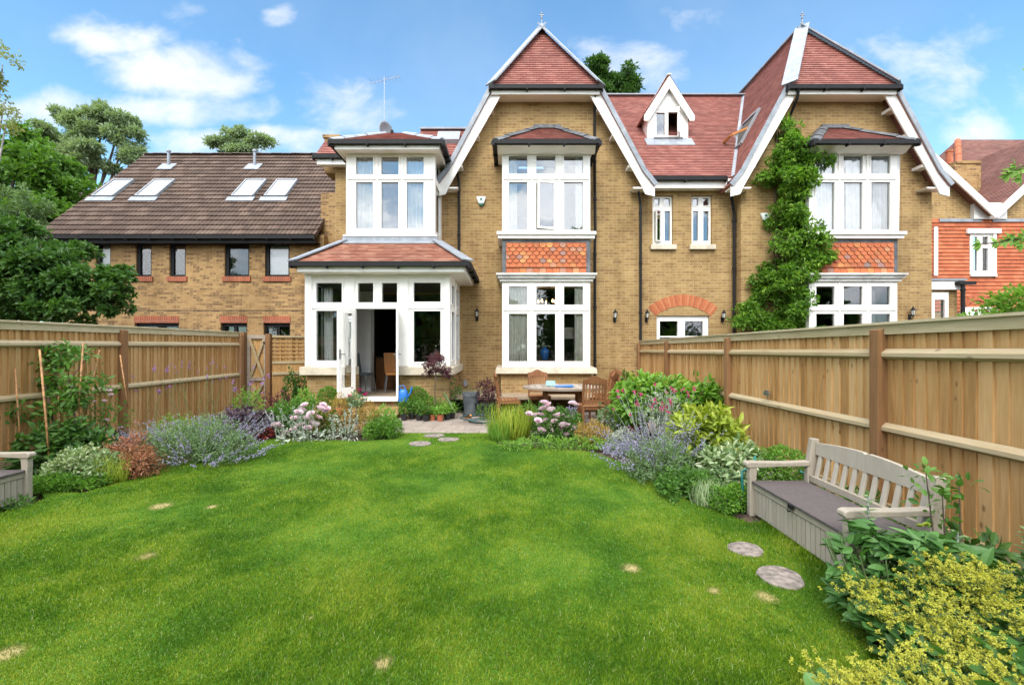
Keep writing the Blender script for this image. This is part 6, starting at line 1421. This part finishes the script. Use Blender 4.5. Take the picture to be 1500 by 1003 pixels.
for i,(a,b,Yc,l) in enumerate((((58,512),(74,690),5.2,'leftmost of the bamboo canes, leaning in front of the climber'),((122,502),(110,665),5.6,'bamboo cane behind the variegated shrub'),((22,540),(30,650),5.4,'thin cane nearest the left bench'),((146,512),(118,640),5.9,'slanting cane crossing the pink flowers'),((176,520),(188,600),6.6,'cane leaning on the left fence post'),((228,505),(226,600),8.2,'cane among the tall purple flowers'),((86,580),(88,640),5.6,'short cane inside the climber'))):
    m=MB(); m.tube([P(*a,Yc+.12),P(*b,Yc)],.009 if i!=0 else .011,7); tag(m.build('garden_cane',M['bamboo'],smooth=True),l,'cane','bamboo canes in the left border')
t,_,_=mound('leafy_plant','dark leafy plants low under the climber on the left','plant',55,160,615,690,'dark',1500,.11,.06,.3,3,62,Y=5.5,K=2)
t,_,_=mound('box_hedge','low clipped green edging beside the left bench','hedge',50,150,690,722,'box',3800,.045,.016,.25,4,63,up=1.2)
mound('leafy_plant','green tuft at the foot of the left bench','plant',-10,40,727,750,'green',500,.06,.012,.12,2,64,Y=4.25,up=1.5)
t,_,_=mound('variegated_shrub','cream variegated shrub beneath the canes','shrub',88,165,650,702,'varieg',2400,.05,.026,.22,3,65,Y=5.0)
t=thing('ornamental_grass','yellow striped grass mound at the left lawn edge','grass plant',(-4.4,5.0,-.03)); blades(t,(*G(160,704),-.03),520,.30,.42,.012,'yellow',66,.6,ry=.2); 
t,_,_=mound('japanese_maple','low red brown maple in the left border','shrub',150,232,634,690,'acer',2600,.06,.014,.25,5,67,up=-.2,Y=5.25,lump=.5,inner=.3)
mound('leafy_plant','dark purple foliage behind the low red maple','plant',130,190,630,680,'plum',700,.07,.035,.25,2,68,Y=6.1)
# catmint, large
c=(*G(290,672),-.03); t,cl,_=mound('catmint','big sprawling grey green catmint with lavender flower spikes','plant',228,358,612,688,'greygreen',5200,.038,.018,.40,5,69,inner=.3,up=1.0)
t['label']='big sprawling catmint with lavender spikes in the left border'
stems_spikes(t,(X(288,6.0),6.0,.0),190,.60,.9,.7,'stem','lav',.4,.018,14,70,ry=.55); stems_spikes(t,(X(330,5.9),5.75,.0),60,.42,.7,.9,'stem','lav',.5,.02,16,71,dirn=(.55,-.25),name='flower_spikes')
mound('yellow_green_plant','yellow flowered plant within the catmint','plant',232,285,598,640,'light',900,.05,.02,.3,2,72,Y=6.9)
t=thing('verbena','tall thin verbena with small purple heads before the left fence','plant',(X(300,7.6),7.6,-.04)); stems_spikes(t,(X(300,7.7),7.7,-.04),34,1.30,1.1,.25,'stem','lilac',.04,.018,10,73,sw=.0035,ry=.35)
t=thing('verbena','tall verbena near the garden gate','plant',(X(380,8.2),8.2,-.04)); stems_spikes(t,(X(375,8.3),8.3,-.04),6,1.25,.35,.12,'stem','lilac',.05,.028,14,74,sw=.004)
t=thing('allium','purple flower heads in front of the left fence post','plant',(X(212,7.2),7.2,-.04)); stems_spikes(t,(X(214,7.2),7.2,-.04),5,1.3,.4,.2,'stem','lilac',.05,.03,16,75,sw=.004)
t,_,_=mound('purple_shrub','dark purple leaved plant right of the catmint','plant',322,392,592,648,'purple',2200,.075,.035,.35,3,76,K=2,up=-.2)
stems_spikes(t,(X(360,7.4),7.2,.05),40,.5,.6,.7,'greystem','lav',.5,.022,14,77,dirn=(.5,0))
mound('red_plant','small low red plant at the lawn edge near the roses','plant',374,398,624,646,'red',420,.055,.022,.12,2,78)
mound('leafy_plant','bright green young shrub in front of the gate','plant',348,380,560,625,'light',420,.08,.03,.2,2,79,Y=8.6)
mound('leafy_plant','reddish plants at the foot of the gate','plant',380,425,572,610,'plum',500,.06,.03,.25,2,80,Y=9.3)
mound('leafy_plant','dark shrub in the corner left of the sunroom','shrub',420,446,536,600,'dark',900,.08,.04,.25,2,81,Y=10.0,zb=0)
mound('leafy_plant','fresh green plant between catmint and pink flowers','plant',385,430,590,640,'green',900,.07,.03,.25,3,82)
# pink roses with lamb's ear
t,_,_=mound('pink_peony','shrub of pale pink blooms in the left border','flowering shrub',398,496,578,640,'green',1900,.065,.032,.3,4,83)
rg=random.Random(5); blooms(t,[P(px,py,7.25+rg.uniform(-.15,.1)) for px,py in ((410,625),(418,634),(414,640),(431,612),(446,593),(443,600),(437,604),(455,606),(467,611),(458,619),(440,622),(450,627),(430,628),(463,622),(473,593),(478,600),(470,598),(404,622),(449,612))],'pink',.068,84)
t=thing('lambs_ear','silver grey woolly spikes among the pink flowers','plant',(X(445,7.1),7.1,-.03)); foliage('leaves',LM['silver'],t,[C(425,640,7.1,.2,.15,.10),C(455,640,7.1,.22,.15,.10),C(480,640,7.2,.15,.15,.10),C(512,638,7.2,.12,.1,.10)],300,.08,.03,85,K=2)
stems_spikes(t,(X(448,7.15),7.15,-.03),16,.62,.85,.12,'greystem','silver',.7,.026,40,86,sw=.005,ry=.2); stems_spikes(t,(X(500,7.2),7.2,-.03),6,.6,.25,.1,'greystem','silver',.7,.034,46,87,sw=.006)
t,_,_=mound('spiraea','golden brown spiraea mound left of the sunroom door','shrub',462,552,576,640,'tan',4200,.045,.017,.32,4,88,up=.9)
t,_,_=mound('leafy_plant','green strap leaved clump before the doorstep','plant',540,575,592,636,'light',900,.09,.016,.3,3,89,up=2)
blades(t,(X(560,7.5),7.5,-.03),200,.42,.35,.018,'green',90)
mound('box_ball','bright green low box mound at the patio corner','shrub',538,586,608,645,'box',2600,.04,.018,.25,3,91,up=1)
mound('red_plant','small rust coloured heads within the box mound','plant',555,568,613,628,'red',90,.04,.02,.1,1,92,Y=7.5)
t=thing('standard_rose','rose with three magenta blooms beside the open door','rose',(X(522,7.6),7.6,-.03)); m=MB(); m.tube([(X(520,7.6),7.6,-.03),P(524,620,7.6),P(521,585,7.6)],.009,6); m.tube([P(524,610,7.6),P(514,583,7.6)],.006,5); m.tube([P(524,605,7.6),P(535,581,7.6)],.006,5); m.build('stem',M['greystem'],t)
foliage('foliage',LM['greygreen'],t,[C(522,586,7.6,.14,.1,.10)],160,.07,.035,93,K=2); blooms(t,[P(512.5,580,7.6),P(526.5,571,7.6),P(535,577.5,7.6)],'magenta',.045,94)
# planters with box balls each side of the door
for px0,px1,s,l in ((466,496,95,'left of the open sunroom door'),(594,626,96,'right of the sunroom door')):
    Yb=9.58; xc=X((px0+px1)/2,Yb); trough(xc+.05,Yb,-.02,.56,.28,.22,'terracotta','terracotta trough planter '+l); mound('box_ball','clipped box ball '+l,'shrub',px0,px1,567,595,'box',2200,.035,.018,.22,1,s,Y=Yb,zb=.22,inner=.8,lump=.08)
mound('leafy_plant','light green shrub below the left sunroom window','shrub',428,464,566,612,'light',900,.06,.03,.25,3,97,Y=9.0,zb=0)
t=thing('japanese_maple','small purple acer standing before the right sunroom window','tree',(X(636,9.3),9.3,-.02)); foliage('crown',LM['plum'],t,[C(630,537,9.3,.17,.16,.13),C(650,540,9.3,.17,.16,.10),C(638,524,9.3,.14,.15,.10),C(655,548,9.3,.12,.12,.05),C(626,546,9.3,.12,.12,.07)],1700,.06,.02,98,up=-.8,per=7,frac=.4)
m=MB(); m.tube([(X(636,9.3),9.3,-.02),P(637,575,9.3),P(638,545,9.3),P(636,530,9.3)],[.014,.012,.01,.006],7)
for px,py in ((628,538),(652,541),(645,528),(657,549)): m.tube([P(638,556,9.3),P((638+px)/2,(550+py)/2,9.3),P(px,py,9.3)],[.006,.005,.003],5)
m.build('trunk',M['bark'],t)
# potted seedlings along the patio
rows=[(592,612,'black'),(603,610,'black'),(614,612,'black'),(624,613,'black'),(634,612,'terr'),(645,613,'terr'),(655,611,'black'),(662,609,'black'),(588,605,'black'),(608,603,'black'),(640,603,'black')]
desc=['first','second','third','fourth','small red','bright red','seventh','last']
locs=['at the left end of the row of pots','second from the left in the row of pots','third from the left in the row of pots','with a white tag in the row of pots','left of the two terracotta ones','in front of the sunroom, brighter of two','just right of the brightest terracotta one','at the right end of the row','behind the left end of the row','in the second row below the box ball','in the second row below the acer']
for i,(px,py,cm) in enumerate(rows):
    x,y=G(px,py+3.5,-.02); s=.075 if cm=='black' else .07; nm='black plastic pot ' if cm=='black' else 'small terracotta pot '
    o=pot(x,y,-.02,s,.13,'potblack' if cm=='black' else 'terracotta',nm+locs[i],'plant pot','small pots in a row on the patio')
    t=thing('potted_seedling','green seedling in the '+nm+locs[i].replace(' of pots','').replace(' of the two terracotta ones',' of two terracotta ones'),'plant',(x,y,.10),'seedlings in the pots on the patio')
    hh=[.28,.22,.25,.16,.12,.14,.14,.15,.3,.3,.3][i]; foliage('foliage',LM['light' if i in (4,5,6,7) else 'green'],t,[(x,y,.12+hh*.5,.10,.09,hh*.55)],150,.075,.024,100+i,K=2,up=1.2,inner=.1); 
    m=MB(); m.tube([(x,y,.09),(x+.01,y,.12+hh*.6)],.004,5); m.build('stem',M['stem'],t)
m=MB(); x,y=G(623,609,.0); m.box(x-.014,x+.014,y-.1,y-.097,.05,.26); tag(m.build('plant_label',M['white']),'white plastic plant tag standing in a black pot','plant tag')
mound('leafy_plant','loose leafy plants behind the row of pots','plant',588,655,580,612,'light',1500,.07,.024,.2,4,121,Y=9.5,zb=0,up=.9)
t,_,_=mound('climbing_plant','wispy green climber on the wall corner by the sunroom','climber',645,676,552,606,'green',480,.06,.03,.15,3,122,Y=10.1,zb=0); t2,_,_=mound('climbing_plant','sparse light climber on the brick wall above the grey tub','climber',662,712,560,600,'greygreen',420,.06,.026,.15,3,123,Y=10.9,zb=0)
m=MB(); m.tube([P(651,576,9.4),P(664,600,9.3),P(668,606,9.3)],[.03,.02,.018],8); tag(m.build('green_bottle',M['stem']),'slanting grey green spout rising behind the seedlings','spout')
pot(X(690,9.9),9.9,-.02,.19,.50,'potgrey','tall grey tub against the wall by the hose','plant pot',tap=.8); pot(X(716,9.8),9.8,-.02,.30,.30,'potblack','wide black pot holding the purple leaved shrub','plant pot',tap=.8)
mound('purple_shrub','purple leaved shrub in the wide black pot','shrub',700,732,553,580,'plum',800,.055,.03,.2,3,124,Y=9.8,zb=.26,group=None)
mound('leafy_plant','green leaves spilling below the black pot','plant',700,735,590,612,'green',260,.07,.02,.15,3,125,Y=9.2,zb=-.02)
# ---- right of the patio opening
t=thing('daylily','arching yellow green daylily clump at the patio edge','plant',(X(750,7.35),7.35,-.03)); blades(t,(X(748,7.3),7.3,-.03),420,.62,.62,.022,'yellow',130,.42,ry=.4,leanf=.8); blades(t,(X(735,7.3),7.2,-.03),260,.38,.4,.018,'light',131,.4,ry=.3)
mound('leafy_plant','low green ground cover below the daylily and pink peony','plant',735,900,640,662,'light',1900,.045,.022,.2,8,132,up=.9)
t,_,_=mound('pink_peony','peony bush with pale pink blooms before the patio table','flowering shrub',782,850,596,648,'green',1900,.065,.03,.28,4,133)
rg=random.Random(9); blooms(t,[P(px,py,7.15+rg.uniform(-.15,.15)) for px,py in ((797,589),(803,593),(807,600),(792,607),(788,616),(797,616),(799,627),(793,630),(815,610),(819,608),(824,622),(830,624),(843,629),(829,636),(838,590),(843,592),(812,617),(775,606),(783,608),(834,611),(822,627),(795,598)) ],'pink',.068,134)
t,_,_=mound('spiraea','rust and tan spiraea right of the pink peony','shrub',848,894,616,656,'tan',1700,.045,.017,.25,3,135)
pot(*G(840,620,-.02),-.02,.07,.16,'potblack','slim dark pot with blue flowers behind the pink peony'); mound('flower_clump','blue grey flowers in the slim dark pot','flower',828,845,596,610,'lav',160,.05,.025,.1,1,136,Y=8.6,zb=.12)
m=MB(); x,y=G(772,620,0); m.box(x-.11,x+.08,y-.04,y+.04,.0,.03); tag(m.build('hand_tool',M['blue'],bevel=.01),'small blue plastic tool lying behind the daylily','tool')
mound('leafy_plant','mixed low plants behind the daylily','plant',752,800,585,625,'green',700,.07,.03,.2,3,137,Y=8.2)
mound('silver_plant','white silver leaved plant at the right lawn edge','plant',893,935,626,660,'silver',900,.05,.02,.22,3,138); mound('leafy_plant','pale lilac tinted ground plant at the right lawn edge','plant',888,930,648,668,'lav',500,.04,.02,.18,2,139)
# hydrangea in terracotta pot and neighbours
pot(*G(930,640,-.04),-.04,.17,.30,'terracotta','terracotta pot under the large green hydrangea','plant pot')
t,_,_=mound('hydrangea','large bright green leafy hydrangea in a terracotta pot','shrub',903,1005,545,632,'light',3400,.12,.07,.42,4,140,Y=7.5,zb=.25,K=3,up=-.1); 
rg=random.Random(3); m=MB(); P_=[];
for px,py in ((963,547),(975,560),(985,572),(935,562),(1000,558),(948,575),(925,548)): P_+= [np.array(P(px,py,7.15))+np.array([rg.gauss(0,.04),rg.gauss(0,.04),rg.gauss(0,.012)]) for _ in range(30)]
P_=np.array(P_); r_=np.random.default_rng(1); add_leaves(m,P_,r_.normal(size=P_.shape),np.tile([0,0,1.],(len(P_),1))+r_.normal(size=P_.shape)*.3,.03,.026,r_.random(len(P_))); m.build('flower_heads',LM['yellow'],t,kind='stuff')
mound('hydrangea','darker green leafy shrub against the right fence','shrub',975,1058,548,640,'vine',2600,.11,.065,.4,4,141,Y=7.2,zb=.05,K=3,up=-.1)
mound('leafy_plant','glossy green wall shrub where the right fence meets the house','shrub',902,936,540,620,'green',900,.09,.045,.25,4,142,Y=10.2,zb=0,K=2)
mound('leafy_plant','blue green leaves left of the terracotta pot','plant',880,925,590,632,'greygreen',700,.08,.04,.25,3,143,Y=8.0)
t=thing('rose_campion','grey stemmed campion with magenta flowers in the right border','plant',(X(965,6.4),6.4,-.04)); stems_spikes(t,(X(968,6.5),6.5,-.04),40,1.0,.6,.35,'greystem','magenta',.05,.03,7,144,sw=.004,ry=.3)
foliage('foliage',LM['silver'],t,[C(968,600,6.5,.28,.2,.28)],500,.06,.016,145)
t,_,_=mound('catmint','lavender flowered catmint leaning over the right lawn edge','plant',925,1010,632,715,'greygreen',3600,.032,.016,.34,5,146,up=1)
stems_spikes(t,(X(965,5.5),5.5,.0),110,.72,.62,.6,'stem','lav',.55,.02,16,147,dirn=(-.18,-.15),ry=.4)
stems_spikes(t,(X(950,5.3),5.2,.0),34,.55,.5,.9,'stem','lav',.55,.021,18,148,dirn=(-.5,-.3),ry=.3)
t,_,_=mound('yellow_shrub','yellow green choisya against the right fence post','shrub',990,1070,592,665,'yellow',1700,.14,.045,.38,4,149,Y=5.9,zb=.15,K=3,up=.4,curl=.3)
mound('leafy_plant','dark leaves under the yellow green choisya','plant',1000,1065,650,690,'dark',700,.10,.05,.25,3,150,Y=5.6,K=2)
t,_,_=mound('hosta','white and green variegated hosta in the right border','plant',1040,1122,648,705,'varieg',1400,.09,.036,.28,4,151,Y=4.95,K=3,up=.0)
mound('box_ball','dark green box bush behind the far end of the right bench','shrub',1108,1172,655,712,'box',3400,.038,.018,.28,2,152,Y=4.75,inner=.75,lump=.12)
t,_,_=mound('leafy_plant','green leafy ground plants along the right lawn edge','plant',965,1050,690,735,'green',2400,.05,.028,.28,6,153,up=.8)
t=thing('ornamental_grass','white striped grass arching over the right lawn edge','grass plant',(*G(1032,742),-.03)); blades(t,(*G(1040,738),-.03),360,.26,.36,.010,'varieg',154,.6,ry=.2)
mound('box_hedge','small bright green hedge block beside the teal stand','hedge',1045,1096,712,756,'box',3000,.036,.017,.18,2,155,inner=.75,lump=.1)
mound('leafy_plant','small mixed plants below the hosta','plant',1020,1085,685,720,'greygreen',1100,.05,.025,.2,3,156)
# teal plant stand behind the bench end
t=thing('plant_support','teal metal hoop stand beside the far end of the right bench','plant support',(X(1092,4.15),4.15,-.03))
for a,b in (((1087,4.12),(1100,4.35)),):
    m=MB(); m.tube([(X(1090,4.1),4.1,-.03),P(1087,700,4.1),P(1087,690,4.1),P(1094,687,4.2),P(1104,690,4.35),(X(1106,4.45),4.45,.42)],.012,8); m.build('hoop',M['teal'],t,smooth=True)
    m=MB(); m.tube([(X(1094,4.12),4.12,.02),P(1094,735,4.12),P(1101,742,4.2)],.010,8); m.tube([P(1172,690,4.3),P(1178,693,4.3),P(1180,715,4.3),(X(1180,4.3),4.3,-.03)],.012,8); m.build('leg',M['teal'],t,smooth=True)
# ---- near right corner: peony foliage, lady's mantle and friends
t=thing('peony_plant','large glossy dark green peony foliage overlapping the right bench','plant',(2.12,2.45,-.04))
foliage('foliage',LM['peony'],t,[(2.10,2.5,.36,.16,.18,.12),(2.33,2.52,.38,.22,.18,.11),(2.16,2.46,.20,.20,.18,.18),(2.42,2.45,.24,.24,.18,.18),(2.3,2.40,.12,.35,.2,.15)],1300,.105,.044,160,K=4,up=.1,curl=.16,inner=.4,per=8,frac=.45,fold=.3,flat=.35)
m=MB(); rg=random.Random(2)
for k in range(26): a=rg.random()*6.28; m.tube([(2.12+.1*math.cos(a),2.47+.1*math.sin(a),-.04),(2.12+.25*math.cos(a),2.47+.18*math.sin(a),.25),(2.12+.32*math.cos(a),2.47+.2*math.sin(a),.42)],[.006,.005,.003],5)
m.build('stem',M['stem'],t)
def alchemilla(label,c,rx,ry,h,seed,n):
    t=thing('ladys_mantle',label,'flowering plant',(c[0],c[1],-.04),"lady's mantle clumps in the near right corner"); rng=np.random.default_rng(seed)
    k=int(330*rx*ry/.09); a=rng.random(k)*6.28; r=rng.random(k)**.5; Pn=np.stack([c[0]+np.cos(a)*r*rx,c[1]+np.sin(a)*r*ry,(.35+.65*rng.random(k))*h*.72],1)
    m=MB(); add_leaves(m,Pn,np.stack([np.cos(a),np.sin(a),.1+0*a],1)+rng.normal(size=(k,3))*.4,np.tile([0,-.2,1.],(k,1))+rng.normal(size=(k,3))*.3,.062*(.7+.5*rng.random(k)),.068,np.clip(rng.normal(.45,.2,k),0,1),4,.1,.22,0,'round'); m.build('leaves',LM['peony'],t)
    ms=MB(); FP=[]; FD=[]
    for i in range(n):
        a=rng.random()*6.28; r=rng.random()**.5; b=np.array([c[0]+np.cos(a)*r*rx*.5,c[1]+np.sin(a)*r*ry*.5,0.]); e=np.array([c[0]+np.cos(a)*r*rx*1.1,c[1]+np.sin(a)*r*ry*1.1,h*(.6+.45*rng.random())]); ms.tube([tuple(b),tuple((b+e)/2+np.array([0,0,.05])),tuple(e)],[.0025,.002,.0015],4)
        for s in range(13):
            q=e+rng.normal(size=3)*np.array([.042,.042,.026]); ms.tube([tuple(e-(e-b)*.12),tuple(q)],[.0012,.0008],3)
            f=q+rng.normal(size=(9,3))*.0052; FP.append(f); FD.append(rng.normal(size=(9,3)))
    ms.build('stem',M['stem'],t); FP=np.concatenate(FP);FD=np.concatenate(FD); k=len(FP); m=MB(); Nn=rng.normal(size=(k,3))
    for j in range(2): add_leaves(m,FP,FD if j==0 else np.cross(FD,Nn),Nn,.0095*(.7+.6*rng.random(k)),.0075,np.clip(.5+.25*rng.normal(size=k),0,1))
    m.build('flowers',LM['alch'],t,kind='stuff')
alchemilla('yellow frothy lady mantle clump directly below the peony leaves',(2.00,2.22,0),.22,.17,.31,170,26)
alchemilla('yellow lady mantle clump in front, lowest and nearest to the lawn corner',(1.44,1.80,0),.20,.13,.15,171,24)
alchemilla('yellow lady mantle clump at the bottom edge between lawn corner and soft round leaves',(1.74,1.78,0),.2,.14,.2,175,24)
alchemilla('yellow lady mantle clump in the middle of the near corner',(2.02,1.98,0),.22,.16,.25,172,24)
alchemilla('yellow lady mantle clump at the right picture edge',(2.42,2.12,0),.24,.2,.31,173,26)
alchemilla('small yellow lady mantle sprays between peony and fence',(2.32,2.28,0),.2,.15,.42,174,45)
t,_,_=mound('leafy_plant','large soft green leaves in the lowest right corner','plant',1425,1540,960,1020,'peony',60,.075,.065,.25,2,175,Y=1.75,zb=.0,K=4,up=.1,shape='round',curl=.1,fold=.15)
bush('leafy_plant','dark green leaves at the bed edge below the peony','plant',[(1.93,2.24,.08,.12,.14,.11),(2.05,2.38,.12,.14,.16,.12),(1.86,2.0,.06,.10,.12,.08),(1.80,1.82,.05,.08,.1,.06)],'dark',420,.075,.035,183,K=3)
bush('leafy_plant','dark leafy perennials between lady mantle and the right fence','plant',[(2.75,2.6,.15,.25,.3,.2),(2.95,2.2,.2,.3,.3,.22),(3.1,2.7,.12,.25,.3,.2),(2.6,2.2,.15,.2,.2,.2)],'dark',900,.10,.045,176,K=3,per=6,frac=.45)
t=thing('grey_leaved_plant','upright grey leaved stalks before the right fence','plant',(2.95,2.35,0)); 
for i,(x,y,h) in enumerate(((2.72,2.25,.46),(2.95,2.5,.5),(2.5,2.45,.5),(2.2,2.7,.62))):
    rg=np.random.default_rng(i); n=34; s=np.linspace(.3,1,n); a=np.arange(n)*2.4; Pn=np.stack([x+0*a,y+0*a,h*s],1); D=np.stack([np.cos(a),np.sin(a),.5+0*a],1); m=MB(); add_leaves(m,Pn,D,np.tile([0,0,1.],(n,1)),.085*(1.15-.6*s),.03,rg.random(n),3,.2,.3); m.build('leaves',LM['greygreen'],t); m=MB(); m.tube([(x,y,-.04),(x,y,h)],.005,6); m.build('stem',M['greystem'],t)
t=thing('climbing_rose','thin rose stems with buds climbing over the bench arm','rose',(2.55,2.62,0)); m=MB()
for x,y,x2,h in ((2.5,2.6,2.46,.82),(2.62,2.6,2.66,.78),(2.56,2.62,2.58,.66)): m.tube([(x,y,-.04),((x+x2)/2+.03,y,h*.5),(x2,y,h)],[.006,.005,.003],5)
m.build('stem',M['bark'],t); foliage('foliage',LM['green'],t,[(2.45,2.6,.76,.10,.08,.08),(2.66,2.6,.72,.10,.08,.08),(2.56,2.62,.58,.12,.08,.1)],90,.05,.03,177,K=3); blooms(t,[(2.38,2.55,.50),(2.42,2.55,.505)],'yellow',.016,178)
m=MB(); m.hexa([(2.75,2.75,.0),(3.1,2.55,.0),(3.14,2.62,.0),(2.79,2.82,.0)],[(2.75,2.75,.08),(3.1,2.55,.08),(3.14,2.62,.08),(2.79,2.82,.08)]); tag(m.build('brick_edging',M['archred']),'red brick edging half hidden in the near right border','edging')
bush('leafy_plant','green leafy clump between the bench back and the fence','plant',[(3.1,3.1,.1,.2,.4,.15),(3.1,3.9,.1,.2,.4,.15)],'dark',500,.08,.04,179,K=2)
# climber with pink mallow on left
t=thing('mallow','pink flowered mallow stems before the left fence','plant',(X(150,6.0),6.0,-.04)); foliage('foliage',LM['green'],t,[C(140,575,6.0,.35,.2,.35),C(160,610,6,.3,.2,.2)],420,.055,.026,180,inner=.1); 
m=MB()
for q in ((162,578),(138,588),(153,587),(156,615),(103,567),(150,540),(125,520)): m.tube([(X(145,6),6,-.04),P((q[0]+145)/2,640,6),P(q[0],q[1],6)],.004,5)
m.build('stem',M['stem'],t); blooms(t,[P(a,b,5.95) for a,b in ((162,578),(138,588),(153,587),(156,615),(160,572))],'pink',.035,181); blooms(t,[P(103,567,5.9)],'white',.045,182,'rose_bloom')
# ---- big climber on house B
t=thing('wisteria','bright green climbing plant covering the wall beside the right bay','climber',(X(1130,11.5),11.5,0))
cl=[]
for px,py,rx,rz in ((1155,190,.22,.25),(1165,215,.35,.3),(1150,235,.45,.3),(1175,240,.4,.3),(1130,258,.28,.2),(1160,265,.5,.3),(1180,265,.35,.3),(1145,290,.45,.3),(1170,300,.45,.35),(1150,320,.5,.3),(1175,330,.4,.3),(1160,350,.5,.35),(1190,355,.4,.3),(1200,372,.35,.25),(1150,375,.5,.35),(1180,385,.5,.3),(1140,395,.5,.3),(1160,410,.55,.3),(1125,420,.5,.3),(1150,435,.6,.3),(1180,440,.35,.35),(1110,450,.45,.3),(1100,470,.5,.3),(1140,465,.6,.35),(1170,470,.5,.3),(1190,225,.3,.15),(1205,240,.15,.12),(1120,480,.9,.4),(1165,500,.9,.5)): cl.append(C(px,py,11.45 if px<1158 else 11.0,rx*(1.0 if px<1158 else .95),.26 if px<1158 else .34,rz))
cl+=[C(1205,355,10.75,.2,.2,.16),C(1212,372,10.7,.14,.15,.10),C(1195,345,10.75,.2,.2,.15),C(1192,228,10.7,.16,.15,.10),C(1185,385,10.85,.25,.2,.25),C(1120,262,11.4,.2,.2,.16),C(1186,260,10.8,.2,.2,.2)]
foliage('foliage',LM['vine'],t,cl,26000,.105,.05,190,K=1,up=-.5,per=9,frac=.36,inner=.3)
m=MB(); rg=random.Random(7)
for k in range(7):
    pts=[(X(1150+rg.uniform(-14,14)+ (40*(1-j/6)*(rg.random()-.5)),11.6),11.62,Z(520-330*j/6,11.6)) for j in range(7)]; m.tube(pts,[.03-.003*j for j in range(7)],6)
m.build('stem',M['bark'],t)
